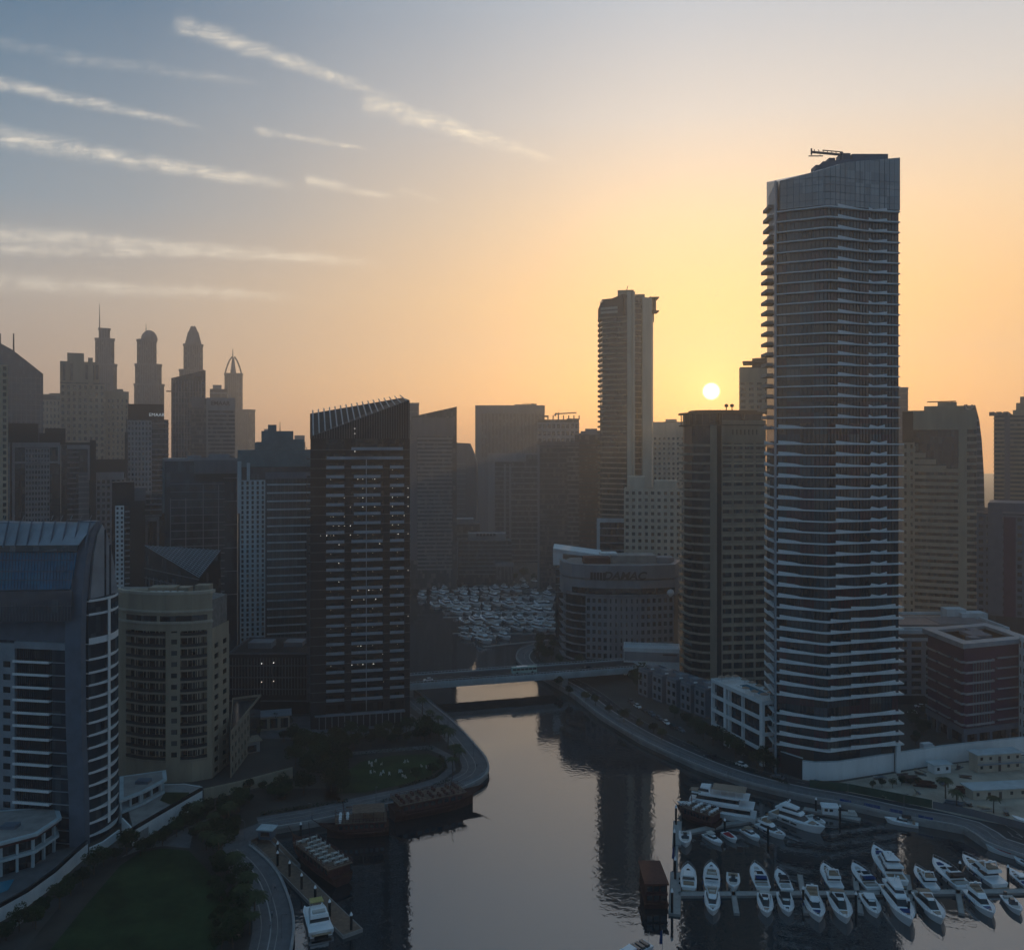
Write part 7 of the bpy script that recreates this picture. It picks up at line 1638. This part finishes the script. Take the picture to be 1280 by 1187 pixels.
# hedges
def hedge(label, pts, w, h, seed):
    L_ = [G(x, y).to_2d() for x, y in pts]; L_ = dense(L_, 1.2); rnd = random.Random(seed); mb = MB()
    for p in L_: leafy(mb, (p.x, p.y, GZ + h * .5), w, 26, .24, rnd, h / w * .55)
    p0 = L_[0]; o = obj('hedge', mb.mesh('hedge', 'hedge', (p0.x, p0.y, GZ)), None, (p0.x, p0.y, GZ)); tag(o, label, 'hedge')
hedge('low hedge along the inner edge of the promenade by the oval lawn', [(478, 1002), (520, 992), (560, 976)], .7, 1.0, 1); hedge('low hedge strip along the promenade below the tan wall', [(328, 1018), (380, 1010), (432, 1002)], .7, 1.0, 2)
hedge('curved double hedge at the right end of the oval lawn', [(500, 984), (540, 973), (556, 960), (550, 946)], .6, 1.0, 3); hedge('planted strip along the right promenade', [(860, 928), (900, 948), (950, 968), (985, 980)], .7, .9, 4); hedge('hedge behind the oval park lawn', [(428, 948), (480, 940), (540, 937)], .9, 1.6, 5); hedge('clipped bed at the promenade curve beside the far basin', [(668, 812), (672, 822), (690, 836)], 1.2, 1.0, 6)
# white garden chairs on the oval lawn
g0_ = None
for (x, y) in scatter(20, 455, 535, 950, 974, 14):
    p = G(x, y)
    if g0_ is None:
        g0_ = empty('garden_chair', (0, 0, 0), 'small white garden chair on the oval park lawn', 'chair', 'white chairs on the park lawn')
        mb = MB(); mb.box(0, 0, .45, .6, .6, .1); obj('seat', mb.mesh('seat', 'cushion'), g0_); mb = MB(); mb.box(0, .28, .8, .6, .08, .65); obj('backrest', mb.mesh('backrest', 'cushion'), g0_)
        for sx in (-.25, .25):
            for sy in (-.25, .25): mb = MB(); mb.box(sx, sy, .2, .06, .06, .4); obj('leg', mb.mesh('leg', 'hull'), g0_)
        o = g0_
    else: o = copy_tree(g0_)
    o.location = (p.x, p.y, GZ + .07); o.rotation_euler = (0, 0, random.uniform(0, 6.3))
# benches, lamp posts
def bench(px, py, rz, lab):
    p = G(px, py); r = empty('park_bench', (p.x, p.y, GZ + .04), lab, 'bench', rz=rz); mb = MB(); mb.box(0, 0, .45, 1.9, .5, .08); obj('seat', mb.mesh('seat', 'deckwood'), r); mb = MB(); mb.box(0, .26, .8, 1.9, .07, .45); obj('backrest', mb.mesh('backrest', 'deckwood'), r)
    for s in (-.8, .8): mb = MB(); mb.box(s, 0, .2, .1, .5, .42); obj('leg', mb.mesh('leg', 'rubber'), r)
bench(296, 1174, R(40), 'dark bench beside the curved promenade at the lower frame edge'); bench(318, 1056, R(20), 'bench by the head of the left jetty'); bench(436, 1012, R(8), 'bench on the promenade above the middle dhow')
lp0 = None
for k, (px, py, g) in enumerate([(352, 1172, 0), (340, 1128, 0), (306, 1050, 0), (390, 1026, 0), (470, 1004, 0), (560, 982, 0), (592, 946, 0), (560, 908, 0), (735, 892, 1), (790, 920, 1), (850, 948, 1), (910, 972, 1), (985, 990, 1), (1060, 1001, 1), (1130, 1014, 1)]):
    p = G(px, py)
    if lp0 is None:
        lp0 = empty('street_lamp', (0, 0, 0), 'x', 'lamp post'); mb = MB(); mb.bar((0, 0, 0), (0, 0, 5.5), .09, .06, 8); obj('pole', mb.mesh('pole', 'midgrey'), lp0); mb = MB(); mb.bar((0, 0, 5.4), (.9, 0, 5.6), .05); mb.box(1.0, 0, 5.6, .7, .3, .12); obj('lamp_head', mb.mesh('lamp_head', 'midgrey'), lp0); o = lp0
    else: o = copy_tree(lp0)
    o.location = (p.x, p.y, GZ); o.rotation_euler = (0, 0, k * 1.3); o['label'] = ['slim unlit lamp post on the left bank promenade', 'slim unlit lamp post on the right bank promenade'][g]; o['group'] = ['lamp posts on the left promenade', 'lamp posts on the right promenade'][g]

# ================================================================== PEOPLE
def person(seed, pose):
    rnd = random.Random(seed); me = bpy.data.meshes.new('person'); st = pose
    V = {'pel': (0, 0, .95, .13), 'sp': (0, .01, 1.18, .125), 'ch': (0, 0, 1.38, .14), 'nk': (0, .01, 1.52, .055), 'hd': (0, .03, 1.64, .095), 'ht': (0, .02, 1.72, .075)}
    for s, n in ((-1, 'l'), (1, 'r')):
        f = st * s
        V.update({'hp' + n: (s * .09, 0, .90, .09), 'kn' + n: (s * .10, .18 * f + .03, .50, .06), 'an' + n: (s * .10, .30 * f - .03, .09, .04), 'to' + n: (s * .11, .30 * f + .14, .04, .035), 'sh' + n: (s * .18, 0, 1.42, .06), 'el' + n: (s * .24, -.12 * f - .02, 1.14, .042), 'wr' + n: (s * .25, -.22 * f + .06, .92, .03), 'ha' + n: (s * .25, -.24 * f + .09, .84, .028)})
    Ed = [('pel', 'sp'), ('sp', 'ch'), ('ch', 'nk'), ('nk', 'hd'), ('hd', 'ht')]
    for n in 'lr': Ed += [('pel', 'hp' + n), ('hp' + n, 'kn' + n), ('kn' + n, 'an' + n), ('an' + n, 'to' + n), ('ch', 'sh' + n), ('sh' + n, 'el' + n), ('el' + n, 'wr' + n), ('wr' + n, 'ha' + n)]
    ks = list(V); me.from_pydata([V[k][:3] for k in ks], [(ks.index(a), ks.index(b)) for a, b in Ed], [])
    t = bpy.data.objects.new('tmp', me); COL.objects.link(t); sk = t.modifiers.new('skin', 'SKIN'); t.modifiers.new('sub', 'SUBSURF').levels = 1
    for i, k in enumerate(ks): me.skin_vertices[0].data[i].radius = (V[k][3], V[k][3]); me.skin_vertices[0].data[i].use_root = (k == 'pel')
    bpy.context.view_layer.update(); out = bpy.data.meshes.new_from_object(t.evaluated_get(bpy.context.evaluated_depsgraph_get())); bpy.data.objects.remove(t); out.name = 'person'
    out.materials.clear()
    for m in ('skin', 'cloth', 'clothd', 'hair'): out.materials.append(M[m])
    for p in out.polygons:
        z = p.center.z; x = abs(p.center.x); p.material_index = 3 if (z > 1.66 and p.center.y < .06) or z > 1.74 else 0 if z > 1.5 or z < .07 and False or (x > .2 and z < 1.12 and z > .78) else 1 if z > .95 else 2; p.use_smooth = True
    return out
PM = [person(1, 1), person(2, -1), person(3, .15)]
PPL = [(344, 1112, 'lone person in dark trousers walking beside the left jetty promenade', 2.0), (340, 1146, 'person in grey shirt walking, upper one of the pair on the curved promenade', .3), (338, 1160, 'person in grey shirt walking, lower one of the pair on the curved promenade', .5), (420, 1016, 'person on the promenade above the wooden dhow with pale awning', 1.5), (540, 992, 'person standing on the promenade above the large red brown dhow', 1.3), (596, 958, 'person at the tip of the promenade point', .4), (764, 884, 'person on the right promenade nearest the bridge', 2.5), (781, 893, 'second person from the bridge on the right promenade', 2.4), (822, 918, 'person on the right promenade below the parked cars', 2.2), (880, 948, 'person on the right promenade above the cruise boat', 2.2), (654, 818, 'person on the curved quay beside the far basin', 1.0)]
for k, (px, py, lab, a) in enumerate(PPL):
    p = G(px, py); o = obj('person', PM[k % 3], None, (p.x, p.y, GZ + .04)); o.rotation_euler = (0, 0, a); tag(o, lab, 'person', 'people strolling on the promenades')

# ------------------------------------------------------------------ quay railings, lane lines, benches and planters along the promenades
def quay_rail(label, line, side, o=.25):
    A, _ = strip(line, o, o + .1, side); p0 = A[0]; r = empty('quay_railing', (p0.x, p0.y, GZ), label, 'railing'); org = (p0.x, p0.y, GZ); mb = MB(); d = 0.0; nxt = 0.0
    for a, c in zip(A[:-1], A[1:]):
        L = (c - a).length
        while nxt < d + L:
            q = a.lerp(c, (nxt - d) / L); mb.bar((q.x, q.y, GZ + .3), (q.x, q.y, GZ + 1.4), .04); nxt += 2.4
        d += L
    obj('posts', mb.mesh('posts', 'steel', org), r); mb = MB()
    for z in (.75, 1.1, 1.42): mb.loft([[(a.x - .03, a.y, GZ + z - .03), (a.x - .03, a.y, GZ + z + .03), (a.x + .03, a.y, GZ + z + .03), (a.x + .03, a.y, GZ + z - .03)] for a in A])
    o_ = obj('handrail', mb.mesh('handrail', 'steel', org), r)
quay_rail('steel railing along the curved quay beside the left jetty', DL, 1); quay_rail('steel railing round the promenade point by the dhows', DL2[:], 1); quay_rail('steel railing along the right bank quay', DR, 1)
def dashes(name, line, o, w, on, off, m, side=1):
    A, B_ = strip(line, o, o + w, side); mb = MB(); acc = 0.0
    for i in range(len(A) - 1):
        L = (A[i + 1] - A[i]).length
        if acc % (on + off) < on:
            q = [A[i], A[i + 1], B_[i + 1], B_[i]]; q = q if area2(q) > 0 else q[::-1]; mb.poly([(p.x, p.y, GZ + .07) for p in q])
        acc += L
    structure(name, mb, m)
fineR = dense(SR[3:], 1.5); dashes('lane_line', fineR, 10.2, .18, 3, 4, 'kerb'); dashes('road_edge_line', fineR, 12.6, .15, 9, 0, 'kerb')
for nm, ln, offs in (('paving_joint', dense(SL[:6], 2.0), (2.2, 3.7, 7.4)), ('paving_joint', dense(SL[7:], 2.0), (2.2, 4.6, 7.2)), ('paving_joint', dense(SR[3:], 2.5), (2.0, 4.4))):
    for o in offs: dashes(nm, ln, o, .22, 5, 0, 'concrete' if o > 3 else 'midgrey')
for k, (px, py) in enumerate(((905, 966), (955, 986), (1010, 998), (870, 952), (1090, 1010))):
    p = G(px, py); q = fineR[min(range(len(fineR)), key=lambda i: (fineR[i] - p.to_2d()).length)]; i = fineR.index(q); t = (fineR[min(i + 1, len(fineR) - 1)] - fineR[max(i - 1, 0)]).normalized(); n = Vector((-t.y, t.x)); c = q + n * (9.2 if k % 2 else 11.4)
    dup(CARS[(k * 3 + 1) % 4], (c.x, c.y, GZ + .05), math.atan2(t.y, t.x) - R(90) + (R(180) if k % 2 else 0), ['white car driving on the quay road before the white terrace building', 'dark car on the quay road under the timber hoarding', 'white car on the quay road above the blue banner boards', 'grey car on the quay road by the street trees', 'slate coloured car on the quay road past the green mesh fence'][k])
# ------------------------------------------------------------------ haze
HAZE = 0.00028
mb = MB(); mb.box(0, 1575, 248.5, 6060, 3700, 505)
hz = mb.mesh('haze', 'white'); hz.materials.clear()
hm = bpy.data.materials.new('haze'); hm.use_nodes = True; nt = hm.node_tree; nt.nodes.clear()
pv = N(nt, 'ShaderNodeVolumePrincipled'); pv.inputs['Color'].default_value = (.84, .91, 1.0, 1); pv.inputs['Density'].default_value = HAZE; pv.inputs['Anisotropy'].default_value = 0.55
mo = N(nt, 'ShaderNodeOutputMaterial'); nt.links.new(pv.outputs[0], mo.inputs['Volume']); hz.materials.append(hm)
tag(obj('haze', hz), kind='stuff')
